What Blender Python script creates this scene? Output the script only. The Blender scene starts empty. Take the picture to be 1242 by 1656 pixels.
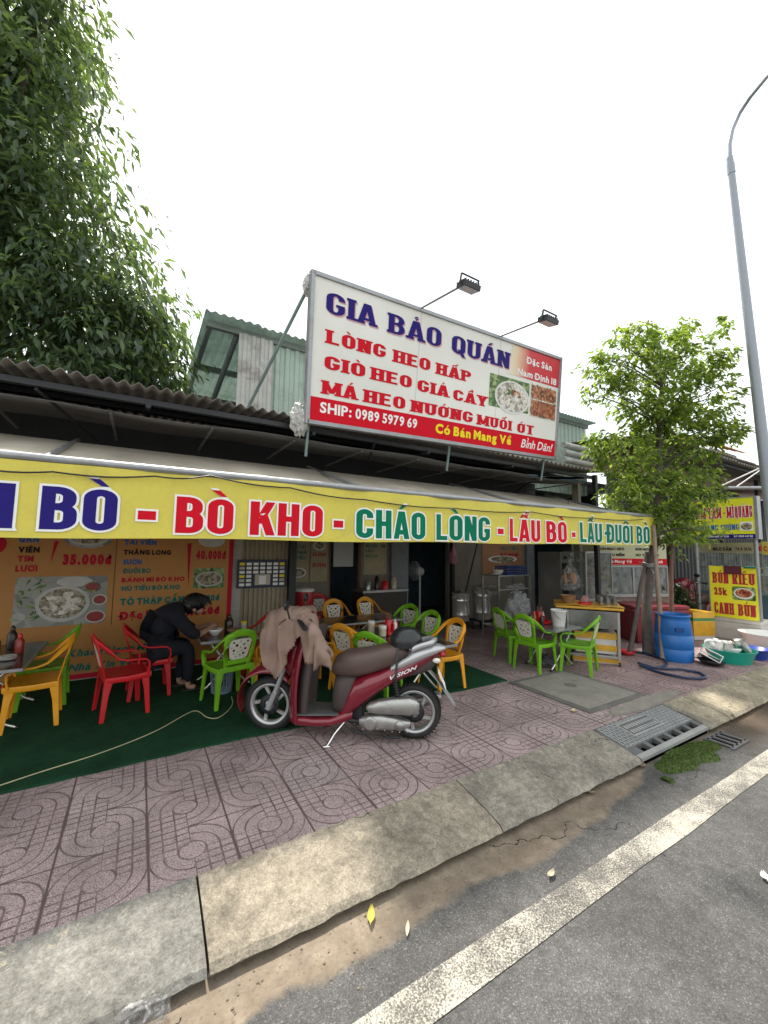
import bpy, math, random
import numpy as np
from mathutils import Vector, Matrix
random.seed(7)
rng = np.random.default_rng(7)
D = bpy.data
scene = bpy.context.scene
COL = scene.collection
R = math.radians

# ---------------------------------------------------------------- camera
F_PX, YAW, PITCH, ROLL, EYE = 655.0, 31.0, 5.0, 0.8, 1.6
_y, _p, _r = R(YAW), R(PITCH), R(ROLL)
FW = Vector((math.sin(_y)*math.cos(_p), math.cos(_y)*math.cos(_p), math.sin(_p)))
_R0 = Vector((math.cos(_y), -math.sin(_y), 0)); _U0 = _R0.cross(FW)
RT = _R0*math.cos(_r) + _U0*math.sin(_r); UP = _U0*math.cos(_r) - _R0*math.sin(_r)
CAM = Vector((0, 0, EYE))
cam = D.objects.new('camera', D.cameras.new('camera')); COL.objects.link(cam)
cam.matrix_world = Matrix(((RT.x, UP.x, -FW.x, 0), (RT.y, UP.y, -FW.y, 0), (RT.z, UP.z, -FW.z, EYE), (0, 0, 0, 1)))
cam.data.sensor_fit = 'VERTICAL'; cam.data.sensor_height = 36.0
cam.data.lens = F_PX/1656*36; cam.data.clip_end = 2000; cam.data.clip_start = 0.02
scene.camera = cam

# ---------------------------------------------------------------- sky, sun, exposure
SUN_EL, SUN_AZ = 64.0, 6.0          # azimuth clockwise from +Y (the sun stands behind the shop)
world = D.worlds.new("World"); scene.world = world; world.use_nodes = True
wn = world.node_tree; wn.nodes.clear()
_o = wn.nodes.new('ShaderNodeOutputWorld'); _b = wn.nodes.new('ShaderNodeBackground')
_s = wn.nodes.new('ShaderNodeTexSky'); _s.sky_type = 'NISHITA'; _s.sun_disc = False
_s.sun_elevation = R(SUN_EL); _s.sun_rotation = R(SUN_AZ); _s.dust_density = 4.0
_tc = wn.nodes.new('ShaderNodeTexCoord'); _nz = wn.nodes.new('ShaderNodeTexNoise')
_nz.inputs['Scale'].default_value = 2.2; _nz.inputs['Detail'].default_value = 6
wn.links.new(_tc.outputs['Generated'], _nz.inputs['Vector'])
_cr = wn.nodes.new('ShaderNodeValToRGB')
_cr.color_ramp.elements[0].position = .3; _cr.color_ramp.elements[0].color = (6.6, 7.1, 7.4, 1)
_cr.color_ramp.elements[1].position = .7; _cr.color_ramp.elements[1].color = (8.4, 8.4, 8.2, 1)
wn.links.new(_nz.outputs['Fac'], _cr.inputs['Fac'])
_mx = wn.nodes.new('ShaderNodeMix'); _mx.data_type = 'RGBA'; _mx.inputs['Factor'].default_value = .86
wn.links.new(_s.outputs[0], _mx.inputs[6]); wn.links.new(_cr.outputs[0], _mx.inputs[7])
wn.links.new(_mx.outputs[2], _b.inputs['Color']); _b.inputs['Strength'].default_value = 0.10
wn.links.new(_b.outputs[0], _o.inputs['Surface'])
sun = D.objects.new('sun', D.lights.new('sun', 'SUN')); COL.objects.link(sun)
sun.data.energy = 3.2; sun.data.angle = R(3.0); sun.data.color = (1, .94, .84)
_az, _el = R(SUN_AZ), R(SUN_EL)
_sd = Vector((math.sin(_az)*math.cos(_el), math.cos(_az)*math.cos(_el), math.sin(_el)))
sun.rotation_euler = _sd.to_track_quat('Z', 'Y').to_euler()
scene.view_settings.view_transform = 'Standard'; scene.view_settings.look = 'None'
scene.view_settings.exposure = 1.08; scene.view_settings.gamma = 1.0; scene.view_settings.use_curve_mapping = False
scene.cycles.max_bounces = 10; scene.cycles.transparent_max_bounces = 16

# ---------------------------------------------------------------- points in the place
def _ray(px, py): return FW + RT*((px-621)/F_PX) + UP*((828-py)/F_PX)
def at_z(px, py, z=0.0):
    d = _ray(px, py); return CAM + d*((z-EYE)/d.z)
def at_y(px, py, y):
    d = _ray(px, py); return CAM + d*(y/d.y)
def at_x(px, py, x):
    d = _ray(px, py); return CAM + d*(x/d.x)

# ---------------------------------------------------------------- mesh builder
class MB:
    def __init__(s): s.v, s.f, s.m, s.s, s.c = [], [], [], [], []
    def cut(s):
        if s.f: s.c.append(len(s.f))
        return s
    def add(s, vs, fs, mat=0, smooth=False):
        b = len(s.v); s.v.extend([tuple(p) for p in vs])
        for q in fs: s.f.append(tuple(b+i for i in q)); s.m.append(mat); s.s.append(smooth)
        return s
    def box(s, c, d, rz=0, mat=0, rx=0, ry=0, taper=1.0):
        rot = Matrix.Rotation(rz, 3, 'Z') @ Matrix.Rotation(ry, 3, 'Y') @ Matrix.Rotation(rx, 3, 'X')
        vs = []
        for z in (-.5, .5):
            k = taper if z > 0 else 1.0
            for x, y in ((-.5, -.5), (.5, -.5), (.5, .5), (-.5, .5)):
                vs.append(Vector(c) + rot @ Vector((x*d[0]*k, y*d[1]*k, z*d[2])))
        return s.add(vs, [(3, 2, 1, 0), (4, 5, 6, 7), (0, 1, 5, 4), (1, 2, 6, 5), (2, 3, 7, 6), (3, 0, 4, 7)], mat)
    def span(s, a, b, mat=0):
        return s.box([(a[i]+b[i])/2 for i in range(3)], [abs(b[i]-a[i]) for i in range(3)], mat=mat)
    def tube(s, pts, r, n=8, mat=0, caps=True, flat=1.0):
        pts = [Vector(p) for p in pts]; k = len(pts)
        rs = r if isinstance(r, (list, tuple)) else [r]*k
        vs = []; prev = None
        for i, p in enumerate(pts):
            t = (pts[min(i+1, k-1)] - pts[max(i-1, 0)])
            if t.length < 1e-9: t = Vector((0, 0, 1))
            t.normalize()
            if prev is None:
                a = Vector((0, 0, 1)) if abs(t.z) < .9 else Vector((1, 0, 0))
                u = t.cross(a).normalized()
            else:
                u = prev - t*prev.dot(t)
                u = u.normalized() if u.length > 1e-6 else t.orthogonal().normalized()
            prev = u; w = t.cross(u)
            for j in range(n):
                an = 2*math.pi*j/n
                vs.append(p + (u*math.cos(an) + w*math.sin(an)*flat)*rs[i])
        fs = [(i*n+j, i*n+(j+1) % n, (i+1)*n+(j+1) % n, (i+1)*n+j) for i in range(k-1) for j in range(n)]
        s.add(vs, fs, mat, True)
        if caps:
            s.add(vs[:n], [tuple(range(n))[::-1]], mat); s.add(vs[-n:], [tuple(range(n))], mat)
        return s
    def sweep(s, pts, w, t, side, mat=0, smooth=False, closed=False):
        """flat bar along pts; side = direction (or per point list) of its width"""
        pts = [Vector(p) for p in pts]; k = len(pts); vs = []
        for i, p in enumerate(pts):
            tg = (pts[(i+1) % k if closed else min(i+1, k-1)] - pts[i-1 if closed else max(i-1, 0)]).normalized()
            sd = Vector(side[i] if isinstance(side[0], (list, tuple, Vector)) else side)
            sd = (sd - tg*sd.dot(tg)).normalized(); nn = tg.cross(sd)
            ww = w[i] if isinstance(w, (list, tuple)) else w
            tt = t[i] if isinstance(t, (list, tuple)) else t
            for a, b in ((-1, -.55), (-.8, -1), (.8, -1), (1, -.55), (1, .55), (.8, 1), (-.8, 1), (-1, .55)):
                vs.append(p + sd*a*ww/2 + nn*b*tt/2)
        n = 8; rng_ = range(k if closed else k-1)
        fs = [(i*n+j, i*n+(j+1) % n, ((i+1) % k)*n+(j+1) % n, ((i+1) % k)*n+j) for i in rng_ for j in range(n)]
        s.add(vs, fs, mat, smooth)
        if not closed: s.add(vs[:n], [tuple(range(n))[::-1]], mat); s.add(vs[-n:], [tuple(range(n))], mat)
        return s
    def lathe(s, prof, c=(0, 0, 0), n=24, mat=0, smooth=True, axis='z', capb=True, capt=True, ell=1.0):
        vs = []
        for r, z in prof:
            for j in range(n):
                a = 2*math.pi*j/n; x, y = r*math.cos(a), r*math.sin(a)*ell
                q = (x, y, z) if axis == 'z' else ((x, z, y) if axis == 'y' else (z, x, y))
                vs.append((c[0]+q[0], c[1]+q[1], c[2]+q[2]))
        k = len(prof)
        s.add(vs, [(i*n+j, i*n+(j+1) % n, (i+1)*n+(j+1) % n, (i+1)*n+j) for i in range(k-1) for j in range(n)], mat, smooth)
        if capb and prof[0][0] > 1e-5: s.add(vs[:n], [tuple(range(n))[::-1]], mat)
        if capt and prof[-1][0] > 1e-5: s.add(vs[-n:], [tuple(range(n))], mat)
        return s
    def prism(s, poly, fn, a, b, mat=0, smooth=False):
        """polygon (2-D) mapped by fn(x, y, depth) between depths a and b"""
        n = len(poly); vs = [fn(x, y, a) for x, y in poly] + [fn(x, y, b) for x, y in poly]
        s.add(vs, [tuple(range(n))[::-1], tuple(range(n, 2*n))], mat)
        return s.add(vs, [(i, (i+1) % n, n+(i+1) % n, n+i) for i in range(n)], mat, smooth)
    def grid(s, fn, nu, nv, mat=0, smooth=True):
        vs = [fn(i/nu, j/nv) for j in range(nv+1) for i in range(nu+1)]
        w = nu+1
        return s.add(vs, [(j*w+i, j*w+i+1, (j+1)*w+i+1, (j+1)*w+i) for j in range(nv) for i in range(nu)], mat, smooth)
    def loft(s, rings, mat=0, caps=True, smooth=True):
        n = len(rings[0]); vs = [p for r_ in rings for p in r_]
        s.add(vs, [(i*n+j, i*n+(j+1) % n, (i+1)*n+(j+1) % n, (i+1)*n+j) for i in range(len(rings)-1) for j in range(n)], mat, smooth)
        if caps: s.add(rings[0], [tuple(range(n))[::-1]], mat, smooth); s.add(rings[-1], [tuple(range(n))], mat, smooth)
        return s
    def ball(s, c, r, n=12, mat=0, jit=0, seed=0):
        rr = random.Random(seed); r = (r, r, r) if not isinstance(r, (tuple, list)) else r
        vs, m = [], n//2
        for i in range(m+1):
            th = math.pi*i/m
            for j in range(n):
                ph = 2*math.pi*j/n; k = 1+jit*(rr.random()-.5)
                vs.append((c[0]+r[0]*math.sin(th)*math.cos(ph)*k, c[1]+r[1]*math.sin(th)*math.sin(ph)*k, c[2]+r[2]*math.cos(th)*k))
        return s.add(vs, [(i*n+j, (i+1)*n+j, (i+1)*n+(j+1) % n, i*n+(j+1) % n) for i in range(m) for j in range(n)], mat, True)

def _mesh(name, mb, mats, off=None):
    me = D.meshes.new(name)
    vs = mb.v if off is None else [(p[0]-off[0], p[1]-off[1], p[2]-off[2]) for p in mb.v]
    me.from_pydata(vs, [], mb.f)
    mats = mats if isinstance(mats, (list, tuple)) else [mats]
    for m in mats: me.materials.append(m)
    me.polygons.foreach_set('material_index', mb.m); me.polygons.foreach_set('use_smooth', mb.s)
    me.validate(); me.update()
    return me

def part(name, mb, mats, parent, label=None, bevel=0, solid=0, w=False, sub=0):
    """a part mesh under `parent`; coordinates local to the thing, or world (w=True)"""
    if mb.c:                       # several pieces: each becomes a part of its own
        ends = sorted(set(mb.c+[len(mb.f)])); a = 0; o = None
        for e in ends:
            if e <= a: continue
            sub_ = MB(); used = {}
            for i in range(a, e):
                sub_.f.append(tuple(used.setdefault(k, len(used)) for k in mb.f[i])); sub_.m.append(mb.m[i]); sub_.s.append(mb.s[i])
            sub_.v = [mb.v[k] for k in used]; a = e
            o = part(name, sub_, mats, parent, label, bevel, solid, w, sub)
        return o
    off = None
    if w:
        p = parent
        while p.parent: p = p.parent
        off = p.location
    o = D.objects.new(name, _mesh(name, mb, mats, off)); COL.objects.link(o); o.parent = parent
    if label: o['label'] = label
    mods(o, bevel, solid, sub)
    return o

def mods(o, bevel=0, solid=0, sub=0):
    if solid:
        q = o.modifiers.new('solid', 'SOLIDIFY'); q.thickness = solid; q.offset = 0
    if bevel:
        q = o.modifiers.new('bevel', 'BEVEL'); q.width = bevel; q.segments = 2; q.limit_method = 'ANGLE'; q.angle_limit = R(40)
    if sub:
        q = o.modifiers.new('sub', 'SUBSURF'); q.levels = sub; q.render_levels = sub

def thing(name, label, cat, loc=(0, 0, 0), rz=0, group=None):
    o = D.objects.new(name, None); COL.objects.link(o); o.empty_display_size = .1
    o.location = loc; o.rotation_euler = (0, 0, rz); o['label'] = label; o['category'] = cat
    if group: o['group'] = group
    bpy.context.view_layer.update() if False else None
    return o

def solo(name, mb, mats, label, cat, loc=None, group=None, kind=None, bevel=0, solid=0, local=False, rz=0):
    """a thing that is one mesh; world coordinates unless local"""
    off = None if (local or loc is None) else loc
    o = D.objects.new(name, _mesh(name, mb, mats, off)); COL.objects.link(o)
    if loc is not None: o.location = loc
    o.rotation_euler = (0, 0, rz)
    o['label'] = label; o['category'] = cat
    if group: o['group'] = group
    if kind: o['kind'] = kind
    mods(o, bevel, solid)
    return o

def struct(name, mb, mats, label, cat, bevel=0, solid=0):
    return solo(name, mb, mats, label, cat, kind='structure', bevel=bevel, solid=solid)

def copy_thing(root, loc, rz, label, group=None):
    r = root.copy(); COL.objects.link(r); r.location = loc; r.rotation_euler = (0, 0, rz); r['label'] = label
    if group: r['group'] = group
    for ch in list(root.children):
        c = ch.copy(); COL.objects.link(c); c.parent = r
        for g in list(ch.children):
            d = g.copy(); COL.objects.link(d); d.parent = c
    return r

# ---------------------------------------------------------------- materials
class NT:
    def __init__(s, name):
        s.mat = D.materials.new(name); s.mat.use_nodes = True; s.t = s.mat.node_tree; s.t.nodes.clear()
        s.out = s.t.nodes.new('ShaderNodeOutputMaterial')
        s.pos = s.t.nodes.new('ShaderNodeNewGeometry').outputs['Position']
    def n(s, typ): return s.t.nodes.new('ShaderNode'+typ)
    def L(s, a, b): s.t.links.new(a, b)
    def put(s, sock, val):
        if hasattr(val, 'is_output'): s.L(val, sock)
        else: sock.default_value = val
    def m(s, op, a, b=0.0, c=0.0):
        q = s.n('Math'); q.operation = op
        for i, x in enumerate((a, b, c)):
            s.put(q.inputs[i], x)
        return q.outputs[0]
    def xyz(s, v=None):
        q = s.n('SeparateXYZ'); s.L(v or s.pos, q.inputs[0]); return q.outputs
    def scale(s, k, v=None):
        q = s.n('Mapping'); q.inputs['Scale'].default_value = k; s.L(v or s.pos, q.inputs['Vector']); return q.outputs[0]
    def noise(s, sc, det=4, rough=.55, v=None, dist=0):
        q = s.n('TexNoise'); q.inputs['Scale'].default_value = sc; q.inputs['Detail'].default_value = det
        q.inputs['Roughness'].default_value = rough; q.inputs['Distortion'].default_value = dist
        s.L(v or s.pos, q.inputs['Vector']); return q.outputs['Fac']
    def voro(s, sc, out='Distance', v=None, feat='F1'):
        q = s.n('TexVoronoi'); q.inputs['Scale'].default_value = sc; q.feature = feat
        s.L(v or s.pos, q.inputs['Vector']); return q.outputs[out]
    def ramp(s, fac, stops, const=False):
        q = s.n('ValToRGB'); e = q.color_ramp.elements
        if const: q.color_ramp.interpolation = 'CONSTANT'
        while len(e) < len(stops): e.new(.5)
        for i, (p, c) in enumerate(stops):
            e[i].position = p; e[i].color = (c, c, c, 1) if isinstance(c, (int, float)) else (*c[:3], 1)
        s.L(fac, q.inputs['Fac']); return q.outputs[0]
    def mix(s, f, a, b, mode='MIX'):
        q = s.n('Mix'); q.data_type = 'RGBA'; q.blend_type = mode
        s.put(q.inputs['Factor'], f)
        for i, x in ((6, a), (7, b)):
            s.put(q.inputs[i], x if hasattr(x, 'is_output') else ((x, x, x, 1) if isinstance(x, (int, float)) else (*x[:3], 1)))
        return q.outputs[2]
    def rng(s, f, lo, hi, a=0.0, b=1.0):
        q = s.n('MapRange'); s.L(f, q.inputs[0])
        for i, x in enumerate((lo, hi, a, b)): q.inputs[i+1].default_value = x
        return q.outputs[0]
    def bump(s, h, strength=.3, dist=.01):
        q = s.n('Bump'); q.inputs['Strength'].default_value = strength; q.inputs['Distance'].default_value = dist
        s.L(h, q.inputs['Height']); return q.outputs[0]
    def bsdf(s, col, rough=.5, metal=0.0, nrm=None, spec=.5, coat=0, alpha=None, trans=0):
        q = s.n('BsdfPrincipled')
        s.put(q.inputs['Base Color'], col if hasattr(col, 'is_output') else (*col[:3], 1))
        s.put(q.inputs['Roughness'], rough); q.inputs['Metallic'].default_value = metal
        q.inputs['Specular IOR Level'].default_value = spec; q.inputs['Coat Weight'].default_value = coat
        q.inputs['Coat Roughness'].default_value = .08
        if alpha is not None: s.put(q.inputs['Alpha'], alpha)
        if trans: q.inputs['Transmission Weight'].default_value = trans
        if nrm is not None: s.L(nrm, q.inputs['Normal'])
        return q.outputs[0]
    def end(s, sh): s.L(sh, s.out.inputs['Surface']); return s.mat

def M(name, col, rough=.5, metal=0.0, var=.18, vs=5.0, bump=0.0, bs=60.0, spec=.5, coat=0, tl=0.0, dirt=None, ds=3.0, da=.5):
    """general surface: colour drifting with two noises, optional dirt stains, bump and translucency"""
    t = NT(name)
    a = t.noise(vs, 5, .6); b = t.noise(vs*9, 3)
    k = t.m('ADD', t.m('MULTIPLY', a, .7), t.m('MULTIPLY', b, .3))
    lo = tuple(c*(1-var) for c in col); hi = tuple(min(1, c*(1+var)) for c in col)
    c = t.ramp(k, [(.3, lo), (.7, hi)])
    if dirt:
        d = t.rng(t.noise(ds, 7, .7, dist=.4), .52, .72)
        c = t.mix(t.m('MULTIPLY', d, da), c, dirt)
    rg = t.rng(a, .3, .7, max(.03, rough-.07), min(1, rough+.08))
    nr = t.bump(t.noise(bs, 4), bump, .004) if bump else None
    sh = t.bsdf(c, rg, metal, nr, spec, coat)
    if tl:
        q = t.n('BsdfTranslucent'); t.L(c, q.inputs['Color'])
        mx = t.n('MixShader'); mx.inputs[0].default_value = tl; t.L(sh, mx.inputs[1]); t.L(q.outputs[0], mx.inputs[2]); sh = mx.outputs[0]
    return t.end(sh)

def glassy(name, tint=(.9, .95, .95), op=.15, rough=.03):
    t = NT(name)
    tr = t.n('BsdfTransparent'); tr.inputs[0].default_value = (*tint, 1)
    gl = t.n('BsdfGlossy'); gl.inputs['Roughness'].default_value = rough
    df = t.n('BsdfDiffuse'); df.inputs[0].default_value = (.7, .72, .72, 1)
    fr = t.n('Fresnel'); fr.inputs[0].default_value = 1.45
    m1 = t.n('MixShader'); t.L(fr.outputs[0], m1.inputs[0]); t.L(tr.outputs[0], m1.inputs[1]); t.L(gl.outputs[0], m1.inputs[2])
    m2 = t.n('MixShader'); t.put(m2.inputs[0], t.m('MULTIPLY', t.rng(t.noise(9, 5), .3, .75), op*2)); t.L(m1.outputs[0], m2.inputs[1]); t.L(df.outputs[0], m2.inputs[2])
    return t.end(m2.outputs[0])

def bagfilm(name, col=(.75, .75, .75), op=.3):
    t = NT(name)
    tr = t.n('BsdfTransparent')
    nr = t.bump(t.noise(14, 5, .6, dist=1.2), .9, .05)
    pr = t.bsdf(col, .18, 0, nr, .7)
    f = t.m('ADD', op, t.m('MULTIPLY', t.rng(t.noise(16, 5, .6, dist=1.5), .5, .62), .4))
    m1 = t.n('MixShader'); t.L(f, m1.inputs[0]); t.L(tr.outputs[0], m1.inputs[1]); t.L(pr, m1.inputs[2])
    return t.end(m1.outputs[0])

def leafmat(name, stops, tl=.45, rough=.45):
    t = NT(name)
    g = t.n('NewGeometry')
    big = t.noise(1.6, 3)
    k = t.m('ADD', t.m('MULTIPLY', g.outputs['Random Per Island'], .62), t.m('MULTIPLY', big, .38))
    c = t.ramp(k, stops)
    sh = t.bsdf(c, rough, 0, None, .4)
    q = t.n('BsdfTranslucent')
    t.L(t.mix(1.0, c, (1.5, 1.55, .6), 'MULTIPLY'), q.inputs['Color'])
    mx = t.n('MixShader'); mx.inputs[0].default_value = tl; t.L(sh, mx.inputs[1]); t.L(q.outputs[0], mx.inputs[2])
    return t.end(mx.outputs[0])

def tile_mat():
    t = NT('terrazzo_tiles'); S = .405
    X, Y, Z = t.xyz()
    U = t.m('DIVIDE', t.m('SUBTRACT', X, .13), S); V = t.m('DIVIDE', t.m('SUBTRACT', Y, 2.26), S)
    fu, fv = t.m('FLOOR', U), t.m('FLOOR', V)
    par = t.m('FLOORED_MODULO', t.m('ADD', fu, fv), 2.0)
    u0 = t.m('SUBTRACT', t.m('SUBTRACT', U, fu), .5); tt = t.m('SUBTRACT', t.m('SUBTRACT', V, fv), .5)
    sgn = t.m('SUBTRACT', 1.0, t.m('MULTIPLY', par, 2.0))
    ss = t.m('MULTIPLY', u0, sgn)
    d = t.m('SQRT', t.m('ADD', t.m('MULTIPLY', ss, ss), t.m('MULTIPLY', tt, tt)))
    arcq = t.m('GREATER_THAN', t.m('MULTIPLY', ss, tt), 0.0)
    As, At = t.m('ABSOLUTE', ss), t.m('ABSOLUTE', tt)
    Rr = t.m('ADD', t.m('MULTIPLY', d, arcq), t.m('MULTIPLY', As, t.m('SUBTRACT', 1.0, arcq)))
    def line(x, r0, w): return t.m('LESS_THAN', t.m('ABSOLUTE', t.m('SUBTRACT', x, r0)), w)
    w = .0115
    g = t.m('MAXIMUM', line(Rr, .165, w), t.m('MAXIMUM', line(Rr, .33, w), line(Rr, .488, w)))
    g = t.m('MAXIMUM', g, t.m('MULTIPLY', line(As, 0, w), t.m('SUBTRACT', 1.0, arcq)))
    hz = t.m('MAXIMUM', t.m('MAXIMUM', line(At, .0, w), line(At, .125, w)), t.m('MAXIMUM', line(At, .25, w), line(At, .375, w)))
    g = t.m('MAXIMUM', g, t.m('MULTIPLY', hz, t.m('SUBTRACT', 1.0, arcq)))
    g = t.m('MULTIPLY', g, t.m('GREATER_THAN', d, .165))
    g = t.m('MAXIMUM', g, line(d, .165, w))
    joint = t.m('MAXIMUM', t.m('GREATER_THAN', t.m('ABSOLUTE', u0), .487), t.m('GREATER_THAN', At, .490))
    wear = t.rng(t.noise(7, 5, .65), .32, .62, .35, 1.0)
    # per tile tint
    cmb = t.n('CombineXYZ'); t.L(fu, cmb.inputs[0]); t.L(fv, cmb.inputs[1])
    wn_ = t.n('TexWhiteNoise'); t.L(cmb.outputs[0], wn_.inputs['Vector'])
    rnd = wn_.outputs['Value']
    base = t.ramp(rnd, [(0, (.325, .24, .238)), (.45, (.38, .285, .28)), (.8, (.41, .315, .305)), (1, (.32, .27, .26))])
    grey = t.m('GREATER_THAN', X, 5.0)
    base = t.mix(t.m('MULTIPLY', t.rng(X, 4.2, 5.6), .55), base, (.30, .155, .13))
    chip = t.voro(330, 'Color'); ch = t.n('SeparateColor'); t.L(chip, ch.inputs[0])
    base = t.mix(t.rng(ch.outputs[0], .66, .72), base, (.50, .42, .41))
    base = t.mix(t.rng(ch.outputs[1], .80, .86), base, (.11, .07, .075))
    base = t.mix(1.0, base, t.ramp(t.noise(2.1, 6, .65), [(.3, .62), (.68, 1.12)]), 'MULTIPLY')
    stain = t.rng(t.noise(5.2, 6, .7, dist=.6), .60, .76)
    base = t.mix(t.m('MULTIPLY', stain, .45), base, (.10, .075, .07))
    gj = t.m('MAXIMUM', t.m('MULTIPLY', g, t.m('MULTIPLY', wear, 1.0)), joint)
    col = t.mix(gj, base, (.10, .068, .068))
    h = t.m('SUBTRACT', t.m('MULTIPLY', t.noise(240, 2), .25), t.m('MULTIPLY', t.m('MAXIMUM', g, joint), .8))
    return t.end(t.bsdf(col, t.rng(rnd, 0, 1, .62, .85), 0, t.bump(h, .55, .004), .35))

def asphalt_mat():
    t = NT('asphalt'); X, Y, Z = t.xyz()
    ag = t.n('SeparateColor'); t.L(t.voro(210, 'Color'), ag.inputs[0])
    c = t.ramp(ag.outputs[0], [(0, (.058, .057, .056)), (.5, (.082, .081, .080)), (.90, (.108, .106, .103)), (1, (.18, .175, .165))])
    c = t.mix(1.0, c, t.ramp(t.noise(1.3, 6, .65), [(.3, .70), (.7, 1.25)]), 'MULTIPLY')
    c = t.mix(1.0, c, t.ramp(t.noise(14, 4, .7), [(.3, .78), (.7, 1.18)]), 'MULTIPLY')
    # sand and dust washed against the kerb
    wob = t.m('ADD', t.m('MULTIPLY', t.noise(1.5, 6, .6), .26), t.m('MULTIPLY', t.noise(18, 3), .06))
    edge = t.m('SUBTRACT', t.m('ADD', Y, wob), 1.80)
    xf = t.rng(X, 2.7, 3.5, 0, .16)
    m1 = t.rng(t.m('SUBTRACT', edge, xf), -.015, .03)
    sand = t.ramp(t.noise(7, 7, .7), [(.3, (.155, .122, .088)), (.55, (.235, .19, .14)), (.75, (.33, .275, .205))])
    sand = t.mix(t.rng(t.noise(60, 3), .55, .75), sand, (.15, .11, .085))
    c = t.mix(t.m('MULTIPLY', m1, t.rng(t.noise(5, 6, .7), .25, .5, .55, .95)), c, sand)
    wv = t.n('VectorMath'); wv.operation = 'ADD'; nv = t.n('TexNoise'); nv.inputs['Scale'].default_value = 5; nv.inputs['Detail'].default_value = 6
    t.L(t.pos, nv.inputs['Vector']); sv = t.n('VectorMath'); sv.operation = 'SCALE'; sv.inputs['Scale'].default_value = .35; t.L(nv.outputs['Color'], sv.inputs[0]); t.L(t.pos, wv.inputs[0]); t.L(sv.outputs[0], wv.inputs[1])
    crack = t.voro(.9, 'Distance', feat='DISTANCE_TO_EDGE', v=wv.outputs[0])
    ck = t.m('MULTIPLY', t.m('LESS_THAN', crack, .003), t.m('GREATER_THAN', t.noise(.9, 2), .58))
    c = t.mix(ck, c, (.02, .02, .02))
    wet = t.m('MULTIPLY', t.rng(X, 4.5, 5.2), t.rng(t.m('ADD', Y, wob), 1.62, 1.75))
    c = t.mix(t.m('MULTIPLY', wet, .6), c, (.09, .055, .03))
    h = t.m('ADD', t.m('MULTIPLY', ag.outputs[1], .7), t.m('MULTIPLY', t.noise(30, 4), .6))
    rg = t.m('SUBTRACT', .88, t.m('MULTIPLY', wet, .55))
    return t.end(t.bsdf(c, rg, 0, t.bump(h, .6, .006), .3))

def kerb_mat():
    t = NT('kerb_concrete'); X, Y, Z = t.xyz()
    k_ = t.m('LESS_THAN', X, .33); k2 = t.m('GREATER_THAN', X, 1.97); k3 = t.m('GREATER_THAN', X, 4.9)
    b = t.mix(k_, (.285, .25, .195), (.20, .195, .175)); b = t.mix(k2, b, (.245, .225, .185)); b = t.mix(k3, b, (.30, .26, .19))
    c = t.mix(1.0, b, t.ramp(t.noise(3.2, 8, .68), [(.30, .55), (.68, 1.3)]), 'MULTIPLY')
    c = t.mix(1.0, c, t.ramp(t.noise(24, 5, .7), [(.3, .66), (.7, 1.3)]), 'MULTIPLY')
    sg = t.n('SeparateColor'); t.L(t.voro(170, 'Color'), sg.inputs[0])
    c = t.mix(1.0, c, t.ramp(sg.outputs[0], [(0, .80), (.5, 1.0), (1, 1.18)]), 'MULTIPLY')
    c = t.mix(1.0, c, t.ramp(t.noise(75, 4, .75), [(.32, .82), (.68, 1.14)]), 'MULTIPLY')
    tar = t.rng(t.noise(2.6, 7, .72, dist=.5), .55, .72)
    c = t.mix(t.m('MULTIPLY', tar, .62), c, (.075, .072, .066))
    pale = t.m('MULTIPLY', t.rng(t.noise(9, 6, .75, dist=1.0), .56, .68), t.rng(Y, 2.0, 2.2))
    c = t.mix(t.m('MULTIPLY', pale, .75), c, (.55, .48, .36))
    wv = t.n('VectorMath'); wv.operation = 'ADD'; nv = t.n('TexNoise'); nv.inputs['Scale'].default_value = 6; nv.inputs['Detail'].default_value = 6
    t.L(t.pos, nv.inputs['Vector']); sv = t.n('VectorMath'); sv.operation = 'SCALE'; sv.inputs['Scale'].default_value = .32; t.L(nv.outputs['Color'], sv.inputs[0]); t.L(t.pos, wv.inputs[0]); t.L(sv.outputs[0], wv.inputs[1])
    crk = t.m('MULTIPLY', t.m('LESS_THAN', t.voro(1.15, feat='DISTANCE_TO_EDGE', v=wv.outputs[0]), .0035), t.m('GREATER_THAN', t.noise(1.3, 2), .58))
    c = t.mix(crk, c, (.04, .035, .03))
    pit = t.rng(t.noise(70, 3), .66, .74)
    c = t.mix(t.m('MULTIPLY', pit, .6), c, (.07, .06, .05))
    h = t.m('ADD', t.noise(26, 7, .7), t.m('MULTIPLY', t.noise(150, 3), .3))
    return t.end(t.bsdf(c, .9, 0, t.bump(h, .5, .012), .25))

def paint_line_mat():
    t = NT('road_paint')
    w = t.noise(120, 4, .65); b = t.noise(4, 6, .65)
    k = t.rng(t.m('ADD', w, t.m('MULTIPLY', b, .75)), .78, .95)
    ag = t.n('SeparateColor'); t.L(t.voro(150, 'Color'), ag.inputs[0])
    wc = t.ramp(t.noise(6, 6, .7), [(.3, (.36, .335, .28)), (.7, (.50, .475, .41))])
    c = t.mix(k, wc, t.ramp(ag.outputs[0], [(0, (.06, .058, .055)), (1, (.16, .15, .135))]))
    return t.end(t.bsdf(c, .8, 0, t.bump(ag.outputs[1], .5, .005), .3))

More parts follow.
